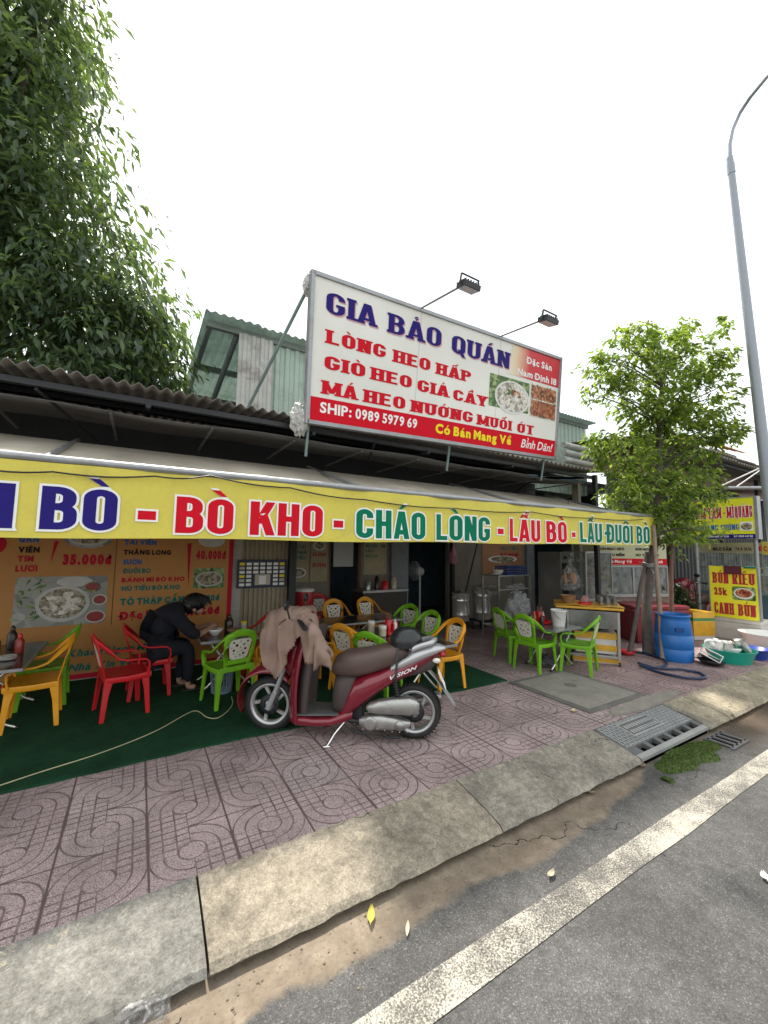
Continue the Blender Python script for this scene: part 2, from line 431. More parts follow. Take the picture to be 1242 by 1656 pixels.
def carpet_mat():
    t = NT('turf_carpet')
    v = t.scale((520, 520, 200))
    f = t.n('TexNoise'); f.inputs['Scale'].default_value = 1; f.inputs['Detail'].default_value = 2; t.L(v, f.inputs['Vector'])
    c = t.ramp(f.outputs['Fac'], [(.3, (.006, .028, .014)), (.55, (.014, .07, .03)), (.8, (.035, .13, .05))])
    c = t.mix(1.0, c, t.ramp(t.noise(2.4, 6, .7), [(.3, .6), (.7, 1.25)]), 'MULTIPLY')
    c = t.mix(t.m('MULTIPLY', t.rng(t.noise(7, 6, .7), .6, .75), .35), c, (.07, .075, .06))
    return t.end(t.bsdf(c, .95, 0, t.bump(f.outputs['Fac'], 1.0, .006), .15))

def stripe_mat(name, c1, c2, freq, axis=0, rough=.6, metal=0, dirt=None):
    """ribbed sheet seen from afar: colour and relief run in ribs along one world axis"""
    t = NT(name); ax = t.xyz()[axis]
    s_ = t.m('SINE', t.m('MULTIPLY', ax, freq*2*math.pi))
    k = t.rng(s_, -1, 1)
    c = t.mix(k, c1, c2)
    c = t.mix(1.0, c, t.ramp(t.noise(2.5, 6, .65), [(.3, .7), (.7, 1.15)]), 'MULTIPLY')
    if dirt: c = t.mix(t.m('MULTIPLY', t.rng(t.noise(1.7, 7, .7), .5, .7), .6), c, dirt)
    return t.end(t.bsdf(c, rough, metal, t.bump(k, .5, .01), .4))

m_asphalt, m_tile, m_kerb, m_paint, m_carpet = asphalt_mat(), tile_mat(), kerb_mat(), paint_line_mat(), carpet_mat()
m_ground = M('bare_ground', (.16, .14, .11), .95, bump=.3)
m_conc = M('concrete_slab', (.24, .225, .19), .9, var=.3, vs=3, bump=.5, bs=40, dirt=(.09, .085, .07), da=.6)
m_iron = M('cast_iron', (.12, .123, .125), .6, .25, var=.3, vs=10, bump=.3, dirt=(.16, .11, .07), da=.5)
m_black = M('black_void', (.004, .004, .004), 1.0, spec=0)
m_galv = M('galvanised_steel', (.34, .35, .36), .45, .6, var=.2, dirt=(.2, .17, .14), da=.4)
m_steel = M('stainless_steel', (.74, .72, .68), .22, .7, var=.06, vs=3)
m_steel_dull = M('worn_stainless', (.40, .40, .38), .36, .8, var=.12, vs=4, dirt=(.2, .17, .14), da=.3)
m_dark_metal = M('dark_metal', (.035, .037, .04), .5, .5)
m_blackpl = M('black_plastic', (.014, .014, .016), .38)
m_white = M('white_plastic', (.72, .72, .70), .4, var=.08)
m_whitewall = M('painted_wall', (.42, .40, .36), .85, var=.15, vs=2, dirt=(.2, .18, .15), da=.5)
m_pillar = M('grey_pillar', (.22, .23, .25), .8, var=.15, dirt=(.15, .14, .13))
m_darkwall = M('dark_blue_wall', (.08, .13, .17), .8, var=.3)
m_roofdark = M('old_fibre_cement', (.17, .155, .14), .9, var=.3, vs=3, bump=.3, dirt=(.05, .05, .045), da=.6)
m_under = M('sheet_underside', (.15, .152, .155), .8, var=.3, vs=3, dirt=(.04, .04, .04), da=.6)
m_green = M('green_tin', (.42, .52, .455), .5, .15, var=.14, vs=2, dirt=(.18, .2, .16), da=.35, tl=.3)
m_greydirty = M('weathered_tin', (.40, .40, .38), .6, .2, var=.2, dirt=(.14, .12, .1), da=.7)
m_tarp = M('cream_tarpaulin', (.43, .39, .315), .75, var=.14, vs=3, bump=.15, bs=25, dirt=(.22, .19, .14), ds=4, da=.6)
m_yelcloth = M('yellow_banner_cloth', (.92, .80, .13), .6, var=.08, vs=4, bump=.55, bs=11, tl=.3, dirt=(.62, .50, .12), ds=3, da=.35)
m_ink_navy = M('navy_ink', (.022, .014, .17), .45, var=.1, spec=.1)
m_ink_red = M('red_ink', (.62, .006, .02), .45, var=.08, spec=.1)
m_ink_dred = M('crimson_ink', (.50, .015, .04), .5, var=.1, spec=.1)
m_ink_green = M('green_ink', (.0, .17, .09), .45, var=.1, spec=.1)
m_ink_white = M('white_ink', (.86, .86, .84), .5, var=.03, spec=.1)
m_ink_yellow = M('yellow_ink', (.90, .72, .03), .5, var=.05, spec=.1)
m_ink_black = M('black_ink', (.02, .02, .022), .5, spec=.1)
m_ink_blue = M('blue_ink', (.02, .13, .42), .5, var=.08, spec=.1)
m_ink_teal = M('teal_ink', (.01, .18, .16), .5, var=.08, spec=.1)
m_wood = M('weathered_wood', (.27, .20, .15), .85, var=.3, vs=9, bump=.4)
m_wood_red = M('brown_pole', (.20, .10, .07), .8, var=.3, vs=9, bump=.3)
m_bark = M('bark', (.12, .10, .085), .9, var=.35, vs=14, bump=.7, bs=35)
m_pole = M('painted_lamp_steel', (.34, .37, .41), .5, .35, var=.1, vs=2)
m_glass = glassy('cabinet_glass')
m_bag = bagfilm('clear_plastic_film', (.6, .6, .6), .10)
# ---------------------------------------------------------------- lettering
_gc = {}
def glyphs(body, off=0.0, space=1.0):
    key = (body, off, space)
    if key not in _gc:
        cu = D.curves.new('txt', 'FONT'); cu.body = body; cu.size = 1; cu.offset = off; cu.space_character = space
        cu.fill_mode = 'FRONT'; cu.resolution_u = 3
        ob = D.objects.new('txt', cu); COL.objects.link(ob)
        dg = bpy.context.evaluated_depsgraph_get()
        me = ob.evaluated_get(dg).to_mesh()
        vs = [(v.co.x, v.co.y) for v in me.vertices]; fs = [tuple(p.vertices) for p in me.polygons]
        ob.evaluated_get(dg).to_mesh_clear()
        D.objects.remove(ob); D.curves.remove(cu)
        out = []
        for q in fs:     # faces all turned the same way
            a = sum(vs[q[i]][0]*vs[q[(i+1) % len(q)]][1]-vs[q[(i+1) % len(q)]][0]*vs[q[i]][1] for i in range(len(q)))
            out.append(q if a > 0 else q[::-1])
        _gc[key] = (vs, out)
    return _gc[key]
_hv = [p[1] for p in glyphs('H')[0]]; CAP = max(_hv)

import unicodedata
_MARK = {'\u0300': [((-.17, .21), (-.03, .21), (.10, .04), (.0, .04))], '\u0301': [((.17, .21), (.03, .21), (-.10, .04), (.0, .04))][::1],
         '\u0302': [((-.21, .03), (-.09, .03), (.03, .17), (-.06, .20)), ((.09, .03), (.21, .03), (.06, .20), (-.03, .17))],
         '\u0309': [((-.09, .13), (-.04, .10), (0, .16), (-.03, .22)), ((-.03, .2201), (0, .16), (.05, .16), (.08, .22)), ((.0801, .22), (.0501, .16), (.02, .12), (.05, .08)), ((.0501, .0801), (.0201, .1201), (-.03, .09), (-.03, .03)), ((-.0301, .03), (-.0301, .07), (.03, .07), (.03, .03))],
         '\u0303': [((-.2, .05), (-.1, .15), (-.06, .1), (-.18, .0)), ((-.1001, .15), (.08, .06), (.08, .0), (-.06, .0999)), ((.0801, .06), (.2, .15), (.18, .08), (.0801, .0))],
         '\u0306': [((-.2, .17), (-.1, .17), (-.04, .09), (-.12, .03)), ((-.12, .0299), (-.04, .0899), (.04, .0899), (.12, .0299)), ((.12, .03), (.04, .09), (.1, .17), (.2, .17))]}
def shape(body, off, grow, gap):
    """outline of a word: one plain glyph per letter, marks drawn as strokes of their own"""
    V, Fc, SL = [], [], []; x = 0
    for ch in body:
        if ch == ' ': x += .24; continue
        d = unicodedata.normalize('NFD', ch); base, marks = d[0], d[1:]
        bar = base in 'Đđ'
        if bar: base = 'D' if base == 'Đ' else 'd'
        v0, _f = glyphs(base, off); a, b = min(p[0] for p in v0), max(p[0] for p in v0); dx = x-a
        vs, fs = glyphs(base, off+grow) if grow else (v0, _f)
        n = len(V); V += [(p[0]+dx, p[1]) for p in vs]; Fc += [tuple(n+i for i in q) for q in fs]
        SL.append((v0, _f, dx)); cx, w = x+(b-a)/2, b-a
        top = max(p[1] for p in v0); k = 1.0 if ch.isupper() else .85; ex = off*.5
        def quads(qs, ox, oy):
            for q in qs:
                ar = sum(q[i][0]*q[(i+1) % 4][1]-q[(i+1) % 4][0]*q[i][1] for i in range(4))
                q = q if ar > 0 else q[::-1]
                mx, my = sum(p[0] for p in q)/4, sum(p[1] for p in q)/4
                g = grow+ex; n = len(V)
                V.extend((ox+p[0]*k+(g if p[0] > mx else -g), oy+p[1]*k+(g if p[1] > my else -g)) for p in q); Fc.append((n, n+1, n+2, n+3))
        circ = '\u0302' in marks or '\u0306' in marks
        for m_ in marks:
            if m_ == '\u0323': quads([((-.05, -.17), (.05, -.17), (.05, -.08), (-.05, -.08))], cx, 0)
            elif m_ == '\u031b': quads([((.0, .0), (.09, -.03), (.13, .14), (.04, .14))], x+w-.07, top-.06)
            elif m_ in _MARK:
                sh = m_ in ('\u0302', '\u0306')
                quads(_MARK[m_], cx+(.17 if circ and not sh else 0), top+(.1 if circ and not sh else 0)+gap)
        if bar: 
            yb = CAP*.42 if base == 'D' else CAP*.82
            quads([((-.09, yb), (.24, yb), (.24, yb+.085), (-.09, yb+.085))], x if base == 'D' else x+w-.22, 0)
        x += w+.075+off*.3
    return V, Fc, SL

def text(mb, body, x0, x1, y0, h, place, depth=.003, mat=0, off=.035, serif=0, shear=0, space=1.0, outline=None, xs=None, gap=.02):
    """flat lettering: body fitted between x0 and x1 on the baseline y0 with cap height h; place(x, y, depth) -> point.
    serif > 0 adds slabs to the stem ends; outline = (extra offset, material) lays a wider rim under the letters"""
    mb.cut()
    vs, fs, SL = shape(body, off, 0, gap)
    gx0, gx1 = min(p[0] for p in vs), max(p[0] for p in vs)
    ky = h/(CAP+2*off); kx = (x1-x0)/(gx1-gx0) if x1 is not None else ky*(xs or 1)
    def put(V, Fc, dp, mt):
        pts = []
        for x, y in V:
            yy = (y+off)*ky
            pts.append(place(x0+(x-gx0)*kx+shear*yy, y0+yy, dp))
        for i, q in enumerate(Fc): pass
        mb.add(pts, Fc, mt)
    def serifs(dp, mt, g):
        for v, f, dx in SL: slabs(put, [(p[0]+dx, p[1]) for p in v], f, off, serif, dp, mt, g)
    if outline:
        V2, F2, _ = shape(body, off, outline[0], gap); put(V2, F2, depth, outline[1])
        if serif: serifs(depth+.0004, outline[1], outline[0])
        depth += .0018
    put(vs, fs, depth, mat)
    if serif: serifs(depth+.0006, mat, 0)

def slabs(put, vs, fs, off, sr, depth, mat, grow=0):
    cnt = {}
    for q in fs:
        for i in range(len(q)):
            a, b = q[i], q[(i+1) % len(q)]; cnt.setdefault((min(a, b), max(a, b)), []).append((a, b))
    V, Fc = [], []
    for k, e in cnt.items():
        if len(e) != 1: continue
        (xa, ya), (xb, yb) = vs[e[0][0]], vs[e[0][1]]
        if abs(ya-yb) > .004 or not .04 < abs(xa-xb) < .62: continue
        x_0, x_1 = min(xa, xb)-sr-grow, max(xa, xb)+sr+grow
        if abs(ya+off) < .012 and xb > xa: yy = (ya-grow, ya+.115+grow)
        elif abs(ya-CAP-off) < .012 and xb < xa: yy = (ya-.115-grow, ya+grow)
        else: continue
        n = len(V); V += [(x_0, yy[0]), (x_1, yy[0]), (x_1, yy[1]), (x_0, yy[1])]; Fc.append((n, n+1, n+2, n+3))
    # neighbouring slabs may cross: each pair lies at its own small height
    for i, q in enumerate(Fc):
        put([V[j] for j in q], [(0, 1, 2, 3)], depth+.0002*(i % 5), mat)

def _round(pts, r, closed=False, n=5):
    out = []; k = len(pts)
    for i, p in enumerate(pts):
        if not closed and i in (0, k-1): out.append(p); continue
        a, b = pts[i-1], pts[(i+1) % k]
        da, db = math.hypot(a[0]-p[0], a[1]-p[1]), math.hypot(b[0]-p[0], b[1]-p[1])
        q = min(r, da*.5 if (closed or i-1 > 0) else da*.98, db*.5 if (closed or i+1 < k-1) else db*.98)
        p0 = (p[0]+(a[0]-p[0])*q/da, p[1]+(a[1]-p[1])*q/da); p1 = (p[0]+(b[0]-p[0])*q/db, p[1]+(b[1]-p[1])*q/db)
        for j in range(n+1):
            t = j/n; c = .5523
            c0 = (p0[0]+(p[0]-p0[0])*c, p0[1]+(p[1]-p0[1])*c); c1 = (p1[0]+(p[0]-p1[0])*c, p1[1]+(p[1]-p1[1])*c)
            out.append(tuple((1-t)**3*p0[m]+3*(1-t)**2*t*c0[m]+3*(1-t)*t*t*c1[m]+t**3*p1[m] for m in (0, 1)))
    return out
def letter(ch, w, t, th):
    """strokes of one capital on a unit cap height: (width, paths, slanted bars, stem ends)"""
    h, v = t/2, th/2; l, r, b, T = h, w-h, v, 1-v; rad = w*.52; P, Q, E = [], [], []
    stem = lambda x, y0=0, y1=1: P.append(([(x, y0), (x, y1)], 0))
    ends = lambda *xs: E.extend((x, y) for x in xs for y in (0, 1))
    if ch == 'I': w = t; stem(h); ends(h)
    elif ch in 'HN': 
        stem(l); stem(r); ends(l, r) if ch == 'H' else E.extend([(l, 0), (l, 1), (r, 1)])
        if ch == 'H': P.append(([(l, .52), (r, .52)], 0))
        else: Q.append((r, 0, l, 1, t*1.05))
    elif ch == 'M': w *= 1.42; r = w-h; stem(l); stem(r); ends(l, r); Q.append((w/2, .12, l, 1, t*.95)); Q.append((w/2, .12, r, 1, t*.95))
    elif ch == 'L': w *= .9; stem(l); P.append(([(l, b), (w, b)], 0)); ends(l)
    elif ch == 'E': w *= .92; stem(l); [P.append(([(l, y), (x, y)], 0)) for y, x in ((b, w), (.52, w*.88), (T, w*.97))]; ends(l)
    elif ch == 'T': stem(w/2); P.append(([(0, T), (w, T)], 0)); E.append((w/2, 0))
    elif ch == 'O': P.append((_round([(l, b), (r, b), (r, T), (l, T)], rad, True), 1))
    elif ch == 'Q': P.append((_round([(l, b), (r, b), (r, T), (l, T)], rad, True), 1)); Q.append((w*.92, -.14, w*.55, .24, t*.8))
    elif ch in 'CG':
        e0 = [(r, .44 if ch == 'G' else .34)]; P.append((_round([(r, .70), (r, T), (l, T), (l, b), (r, b)]+e0, rad), 0))
        if ch == 'G': P.append(([(w*.52, .44), (w, .44)], 0)); 
    elif ch == 'U': P.append((_round([(l, 1), (l, b), (r, b), (r, 1)], rad), 0)); E.extend([(l, 1), (r, 1)])
    elif ch in 'DĐ':
        stem(l); P.append((_round([(l, b), (r, b), (r, T), (l, T)], rad*.8), 0)); ends(l)
        if ch == 'Đ': P.append(([(-.09, .5), (w*.5, .5)], 0))
    elif ch in 'BPR':
        stem(l); E.extend([(l, 1), (l, 0)])
        P.append((_round([(l, .53), (r-(.02 if ch == 'B' else 0), .53), (r-(.02 if ch == 'B' else 0), T), (l, T)], rad*.62), 0))
        if ch == 'B': P.append((_round([(l, b), (r, b), (r, .53), (l, .53)], rad*.62), 0))
        if ch == 'R': Q.append((r, 0, w*.5, .53, t))
    elif ch == 'A': w *= 1.08; r = w-h; Q += [(h*.9, 0, w/2-h*.25, 1, t*.95), (w-h*.9, 0, w/2+h*.25, 1, t*.95)]; P.append(([(w*.25, .24), (w*.75, .24)], 0)); E += [(h*.9, 0), (w-h*.9, 0)]
    elif ch == 'K': w *= 1.05; stem(l); Q += [(l+t*.35, .34, w-h, 1, t*1.05), (w-h*.9, 0, l+t*.95, .60, t*1.05)]; ends(l); E += [(w-h, 0), (w-h, 1)]
    elif ch == 'Y': w *= 1.05; Q += [(w/2, .40, h, 1, t), (w/2, .40, w-h, 1, t)]; stem(w/2, 0, .46); E += [(w/2, 0), (h, 1), (w-h, 1)]
    elif ch == 'S': P.append((_round([(r, .72), (r, T), (l, T), (l, .54), (r, .5), (r, b), (l, b), (l, .28)], rad), 0))
    elif ch == '-': w *= .6; P.append(([(0, .42), (w, .42)], 0))
    return w, P, Q, E
def block(mb, body, x0, x1, y0, h, place, depth=.003, mat=0, w=.50, t=.20, th=None, gap=.10, slab=0, outline=None, mk=1.0, shift=(0, 0)):
    """heavy capitals drawn stroke by stroke; outline = (rim, material) in cap heights; slab adds slab serifs"""
    mb.cut(); th = th or t; items = []; x = 0
    for ch in body:
        if ch == ' ': x += w*.62; continue
        d = unicodedata.normalize('NFD', ch) if ch != 'Đ' else 'Đ'; ww, P, Q, E = letter(d[0], w, t, th)
        items.append((x, ww, P, Q, E, d[1:])); x += ww+gap+(slab if slab else 0)
    tot = x-gap-(slab if slab else 0); kx = (x1-x0)/tot
    def lay(g, dp, mt):
        n = 0
        def quad(pts, cx):
            nonlocal n
            a = sum(pts[i][0]*pts[(i+1) % len(pts)][1]-pts[(i+1) % len(pts)][0]*pts[i][1] for i in range(len(pts)))
            if a < 0: pts = pts[::-1]
            mb.add([place(x0+(cx+p[0]+shift[0])*kx, y0+(p[1]+shift[1])*h, dp+.00012*(n % 9)) for p in pts], [tuple(range(len(pts)))], mt)
        gx = g*h/kx
        for cx, ww, P, Q, E, marks in items:
            for pts, closed in P:
                n += 1; k = len(pts); L_, R_ = [], []
                for i, p in enumerate(pts):
                    a = pts[i-1] if (i or closed) else p; b = pts[(i+1) % k] if (i < k-1 or closed) else p
                    tx, ty = b[0]-a[0], b[1]-a[1]; q = math.hypot(tx, ty); tx, ty = tx/q, ty/q
                    e = (-g if i == 0 else g if i == k-1 else 0) if not closed else 0
                    ox, oy = -ty*(t/2+gx), tx*(th/2+g); ex, ey = tx*e*h/kx, ty*e
                    L_.append((p[0]+ox+ex, p[1]+oy+ey)); R_.append((p[0]-ox+ex, p[1]-oy+ey))
                m = k if closed else k-1
                vs = [place(x0+(cx+p[0]+shift[0])*kx, y0+(p[1]+shift[1])*h, dp+.00012*(n % 9)) for p in L_+R_]
                mb.add(vs, [(i, k+i, k+(i+1) % k, (i+1) % k) for i in range(m)], mt)
            for xb, yb, xt, yt, tt in Q:
                n += 1; g2 = g; tt2 = tt/2+gx; sl = (xt-xb)/(yt-yb)
                quad([(xb-tt2-sl*g2, yb-g2), (xb+tt2-sl*g2, yb-g2), (xt+tt2+sl*g2, yt+g2), (xt-tt2+sl*g2, yt+g2)], cx)
            if slab:
                for ex, ey in E:
                    n += 1; a, b = (0, .12) if ey == 0 else (.88, 1)
                    quad([(ex-t/2-slab-gx, a-g), (ex+t/2+slab+gx, a-g), (ex+t/2+slab+gx, b+g), (ex-t/2-slab-gx, b+g)], cx)
            circ = '\u0302' in marks or '\u0306' in marks
            for m_ in marks:
                sh = m_ in ('\u0302', '\u0306')
                if m_ == '\u0323': qs, ox, oy = [((-.08, -.2), (.08, -.2), (.08, -.07), (-.08, -.07))], cx+ww/2, 0
                elif m_ == '\u031b': qs, ox, oy = [((.0, .0), (.12, -.06), (.2, .17), (.08, .17))], cx+ww-t*.55, .86
                else: qs, ox, oy = _MARK[m_], cx+ww/2+(.15 if circ and not sh else 0), 1.03+(.10 if circ and not sh else 0)
                for q in qs:
                    n += 1; mx, my = sum(p[0] for p in q)/4, sum(p[1] for p in q)/4
                    quad([(ox+p[0]*mk+(gx if p[0] > mx else -gx), oy+p[1]*mk+(g if p[1] > my else -g)) for p in q], 0)
    if outline: lay(outline[0], depth, outline[1]); depth += .002
    lay(0, depth, mat)

def rect(mb, x0, x1, y0, y1, place, depth, mat=0, nx=1):
    for i in range(nx):
        a, b = x0+(x1-x0)*i/nx, x0+(x1-x0)*(i+1)/nx
        mb.add([place(a, y0, depth), place(b, y0, depth), place(b, y1, depth), place(a, y1, depth)], [(0, 1, 2, 3)], mat)
def disc(mb, cx, cy, rx, ry, place, depth, mat=0, n=28):
    mb.add([place(cx+rx*math.cos(2*math.pi*i/n), cy+ry*math.sin(2*math.pi*i/n), depth) for i in range(n)], [tuple(range(n))], mat)
def rrect(mb, x0, x1, y0, y1, r, place, depth, mat=0):
    p = []
    for cx, cy, a0 in ((x1-r, y1-r, 0), (x0+r, y1-r, 90), (x0+r, y0+r, 180), (x1-r, y0+r, 270)):
        for k in range(5):
            a = R(a0+k*22.5); p.append(place(cx+r*math.cos(a), cy+r*math.sin(a), depth))
    mb.add(p, [tuple(range(len(p)))], mat)
def wallplace(y):          # boards facing the street
    return lambda a, b, d: (a, y-d, b)

# ---------------------------------------------------------------- ground, pavement, kerb, road
RZ = -.13
struct('ground', MB().box((60, 40, -.42), (900, 700, .3)), m_ground, 'bare earth under and beyond the street', 'ground')
mb = MB()
mb.add([(-90, -60, RZ), (180, -60, RZ), (180, 1.90, RZ), (-90, 1.90, RZ)], [(0, 1, 2, 3)])
struct('road', mb, m_asphalt, 'worn grey asphalt road with dusty sand along the kerb', 'road')
mb = MB()
NX = 160
def _mk(x, s): return 1.297+.146*s + .004*math.sin(x*9)*(1 if s else -1) + .0015*math.sin(x*31+s)
vs = [(-20+i*.5, _mk(-20+i*.5, s), RZ+.004) for i in range(NX) for s in (0, 1)]
mb.add(vs, [(2*i, 2*i+2, 2*i+3, 2*i+1) for i in range(NX-1)])
struct('road_marking', mb, m_paint, 'worn white edge line painted on the asphalt', 'road line')
mb = MB(); mb.span((-40, 2.26, -.12), (120, 40, 0))
struct('pavement', mb, m_tile, 'pinkish terrazzo pavement with looping grooved pattern', 'pavement')
# sloping kerb blocks with open joints; one block is left out where the drain lies
mb = MB(); x = .33-1.64*16
gaps = [(3.56, 4.78)]
def kerbblock(a, b):
    n = max(2, int((b-a)/.06)); rows = []
    rr = random.Random(int(a*100))
    prof = [(2.262, -.12), (2.262, .006), (2.245, .004), (2.10, -.018), (1.95, -.045), (1.86, -.068), (1.836, -.092), (1.875, -.108), (1.88, RZ-.05)]
    vs = []
    for i in range(n+1):
        xx = a+(b-a)*i/n
        for j, (py, pz) in enumerate(prof):
            q = (rr.random()-.5)*(.009 if j in (5, 6) else .006)
            vs.append((xx, py+(q if 3 < j < 7 else 0), pz+(q*.6 if 2 < j < 7 else 0)))
    m = len(prof)
    mb.add(vs, [(i*m+j, i*m+j+1, (i+1)*m+j+1, (i+1)*m+j) for i in range(n) for j in range(m-1)], 0, False)
    for i in (0, n): mb.add([vs[i*m+j] for j in range(m)], [tuple(range(m))], 0)
while x < 60:
    a, b = x+.005, x+1.64-.005
    if b < 3.56 or a > 4.78: kerbblock(a, b)
    else:
        if a < 3.55: kerbblock(a, 3.555)
        if b > 4.79: kerbblock(4.785, b)
    x += 1.64
struct('kerb', mb, m_kerb, 'sloping stained concrete kerb blocks along the road', 'kerb')
# green turf mat
mb = MB()
n = 60
vs = []
for i in range(n+1):
    xx = -4.5+8.44*i/n
    vs += [(xx, 3.585+.012*math.sin(xx*3)+.005*math.sin(xx*17), .001), (xx, 3.60+.012*math.sin(xx*3), .012), (xx, 4.6, .013), (xx, 6.6, .012)]
mb.add(vs, [(i*4+j, i*4+4+j, i*4+5+j, i*4+1+j) for i in range(n) for j in range(3)])
solo('turf_mat', mb, m_carpet, 'dark green artificial turf mat laid over the pavement under the awning', 'mat', loc=(0, 4.6, 0))
# concrete patch, manhole cover
mb = MB(); mb.box((4.41, 3.0, .006), (1.04, 1.04, .012), mat=1); mb.box((4.41, 3.0, .013), (.9, .9, .012), mat=0)
mb.lathe([(.055, .02), (.07, .024), (.07, .019)], (4.43, 3.07, 0), 20, 1, capt=False)
solo('manhole_cover', mb, [m_conc, M('cover_frame', (.13, .125, .11), .85, var=.3)], 'square grey concrete manhole cover set in the pavement', 'manhole cover', loc=(4.41, 3, 0), bevel=.004)
mb = MB(); nn = 14
vs = [(4.7+.7*math.cos(2*math.pi*i/40)*(1+.12*math.sin(i*1.7)), 2.37+.1*math.sin(2*math.pi*i/40)*(1+.2*math.sin(i*2.3)), .004) for i in range(40)]
mb.add(vs, [tuple(range(40))])
solo('cement_patch', mb, m_conc, 'rough cement patch smeared over tiles above the drain', 'cement patch', loc=(4.7, 2.37, 0))
# cast iron kerb drain
dr = thing('drain_cover', 'patterned cast iron drain cover with a row of slots in the kerb', 'drain cover', (4.17, 2.05, 0))
def dpl(x, t_, d):          # x along the kerb, t down the slope 0..1
    y = 2.255-.42*t_; z = .004-.078*t_
    return (x, y, z+d)
mb = MB(); xs_ = [3.57+1.2*i/40 for i in range(41)]
slots = [(3.70+.175*i, 3.70+.175*i+.12) for i in range(6)]
mb.prism([(3.57, 0), (4.77, 0), (4.77, .68), (3.57, .68)], dpl, -.05, 0)
mb.prism([(3.57, .86), (4.77, .86), (4.77, .97), (3.57, .97)], dpl, -.022, .002, 1)
edges = [3.57]+[e for s_ in slots for e in s_]+[4.77]
for a, b in zip(edges[::2], edges[1::2]): mb.prism([(a, .68), (b, .68), (b, .86), (a, .86)], dpl, -.05, 0)
part('plate', mb, [m_iron, M('lip_iron', (.30, .30, .29), .6, .2, var=.2)], dr, w=True)
mb = MB()
for i in range(34):
    for j in range(9):
        xx, tt = 3.61+i*.0345, .05+j*.072
        if 3.86 < xx < 4.36 and .1 < tt < .48: continue
        s_ = 1 if (i+j) % 2 else -1
        a, b = .012, .024
        mb.prism([(xx-a, tt-s_*b), (xx+a*.3, tt-s_*b*1.2), (xx+a, tt+s_*b), (xx-a*.3, tt+s_*b*1.2)], dpl, 0, .005)
mb.prism([(3.85, .09), (4.37, .09), (4.37, .115), (3.85, .115)], dpl, 0, .006)
mb.prism([(3.85, .47), (4.37, .47), (4.37, .495), (3.85, .495)], dpl, 0, .006)
mb.prism([(3.85, .115), (3.865, .115), (3.865, .47), (3.85, .47)], dpl, 0, .006)
mb.prism([(4.355, .115), (4.37, .115), (4.37, .47), (4.355, .47)], dpl, 0, .006)
for i in range(11):
    for j in range(2):
        xx = 3.90+i*.041; mb.prism([(xx, .18+j*.15), (xx+.022, .18+j*.15), (xx+.026, .27+j*.15), (xx+.004, .27+j*.15)], dpl, 0, .004)
part('tread_pattern', mb, M('worn_iron', (.36, .37, .37), .5, .25, var=.2), dr, w=True)
part('pit', MB().span((3.57, 1.86, -.6), (4.77, 2.25, -.09)), m_black, dr, w=True)
g = thing('gutter_grate', 'small iron grate in the gutter beside the moss', 'grate', (4.74, 1.71, RZ))
mb = MB()
for y in (1.56, 1.66, 1.76): pass
for xx in (4.60, 4.69, 4.78, 4.87): mb.box((xx, 1.70, RZ+.006), (.035, .20, .016))
for yy in (1.60, 1.80): mb.box((4.735, yy, RZ+.0065), (.35, .03, .015))
part('bars', mb, m_iron, g, w=True)
part('hole', MB().box((4.735, 1.70, RZ+.0025), (.31, .19, .003)), m_black, g, w=True)
# moss in the gutter
mb = MB(); rr = random.Random(5)
def mossh(x, y):
    d = ((x-4.07-.6*(y-1.74))/.40)**2+((y-1.74)/.115)**2
    return max(0, 1-d*(.75+.5*math.sin(x*13)*math.sin(y*19+x*5)))
vs = []; 
for j in range(21):
    for i in range(49):
        xx, yy = 3.50+i*.0235, 1.56+j*.0142
        vs.append((xx, yy, RZ-.012+.045*mossh(xx, yy)**.6+rr.random()*.006*(mossh(xx, yy) > 0)))
mb.add(vs, [(j*49+i, j*49+i+1, j*49+50+i, j*49+49+i) for j in range(20) for i in range(48)], 0, True)
for k in range(6500):
    xx, yy = 3.50+rr.random()*1.12, 1.56+rr.random()*.28; h = mossh(xx, yy)
    if h <= .03: continue
    z = RZ-.014+.045*h**.6; a = rr.random()*6.28; s_ = .006+rr.random()*.008
    mb.add([(xx-math.cos(a)*s_*.5, yy-math.sin(a)*s_*.5, z), (xx+math.cos(a)*s_*.5, yy+math.sin(a)*s_*.5, z), (xx+rr.uniform(-.01, .01), yy+rr.uniform(-.01, .01), z+.008+rr.random()*.014)], [(0, 1, 2)], 1)
solo('moss', mb, [M('moss_mat', (.055, .085, .02), .95, var=.5, vs=14, dirt=(.09, .075, .045), ds=9), leafmat('moss_blades', [(0, (.03, .06, .012)), (.5, (.075, .13, .025)), (1, (.14, .19, .05))], .2)],
     'clump of green moss in the gutter below the drain', 'moss', loc=(4.07, 1.74, RZ), kind='stuff')

# ---------------------------------------------------------------- the shop shed
XR = 7.05                           # right end of the shed roof
shed = thing('shop_shed', 'low open-fronted shop shed with dark corrugated roof behind the yellow awning', 'shop', (2, 6, 0))
def sheet(mb, x0, x1, y0, z0, y1, z1, pitch=.076, amp=.014, mat=0, over=1, seed=1):
    """corrugated sheet, ribs running from (y0, z0) to (y1, z1)"""
    n = int((x1-x0)/pitch*6); rr = random.Random(seed)
    lap = [rr.uniform(-.03, .03) for _ in range(int((x1-x0)/.8)+2)]
    vs = []
    for i in range(n+1):
        x = x0+(x1-x0)*i/n; a = amp*math.sin(2*math.pi*x/pitch)
        l = lap[int((x-x0)/.8)]
        vs += [(x, y0+l, z0+a), (x, (y0+y1)/2, (z0+z1)/2+a), (x, y1, z1+a)]
    mb.add(vs, [(i*3+j, i*3+3+j, i*3+4+j, i*3+1+j) for i in range(n) for j in range(2)], mat, True)
mb = MB(); sheet(mb, -5, XR, 4.14, 3.005, 8.6, 3.60, .11, .02, seed=3)
part('roof', mb, m_roofdark, shed, w=True, solid=.006)
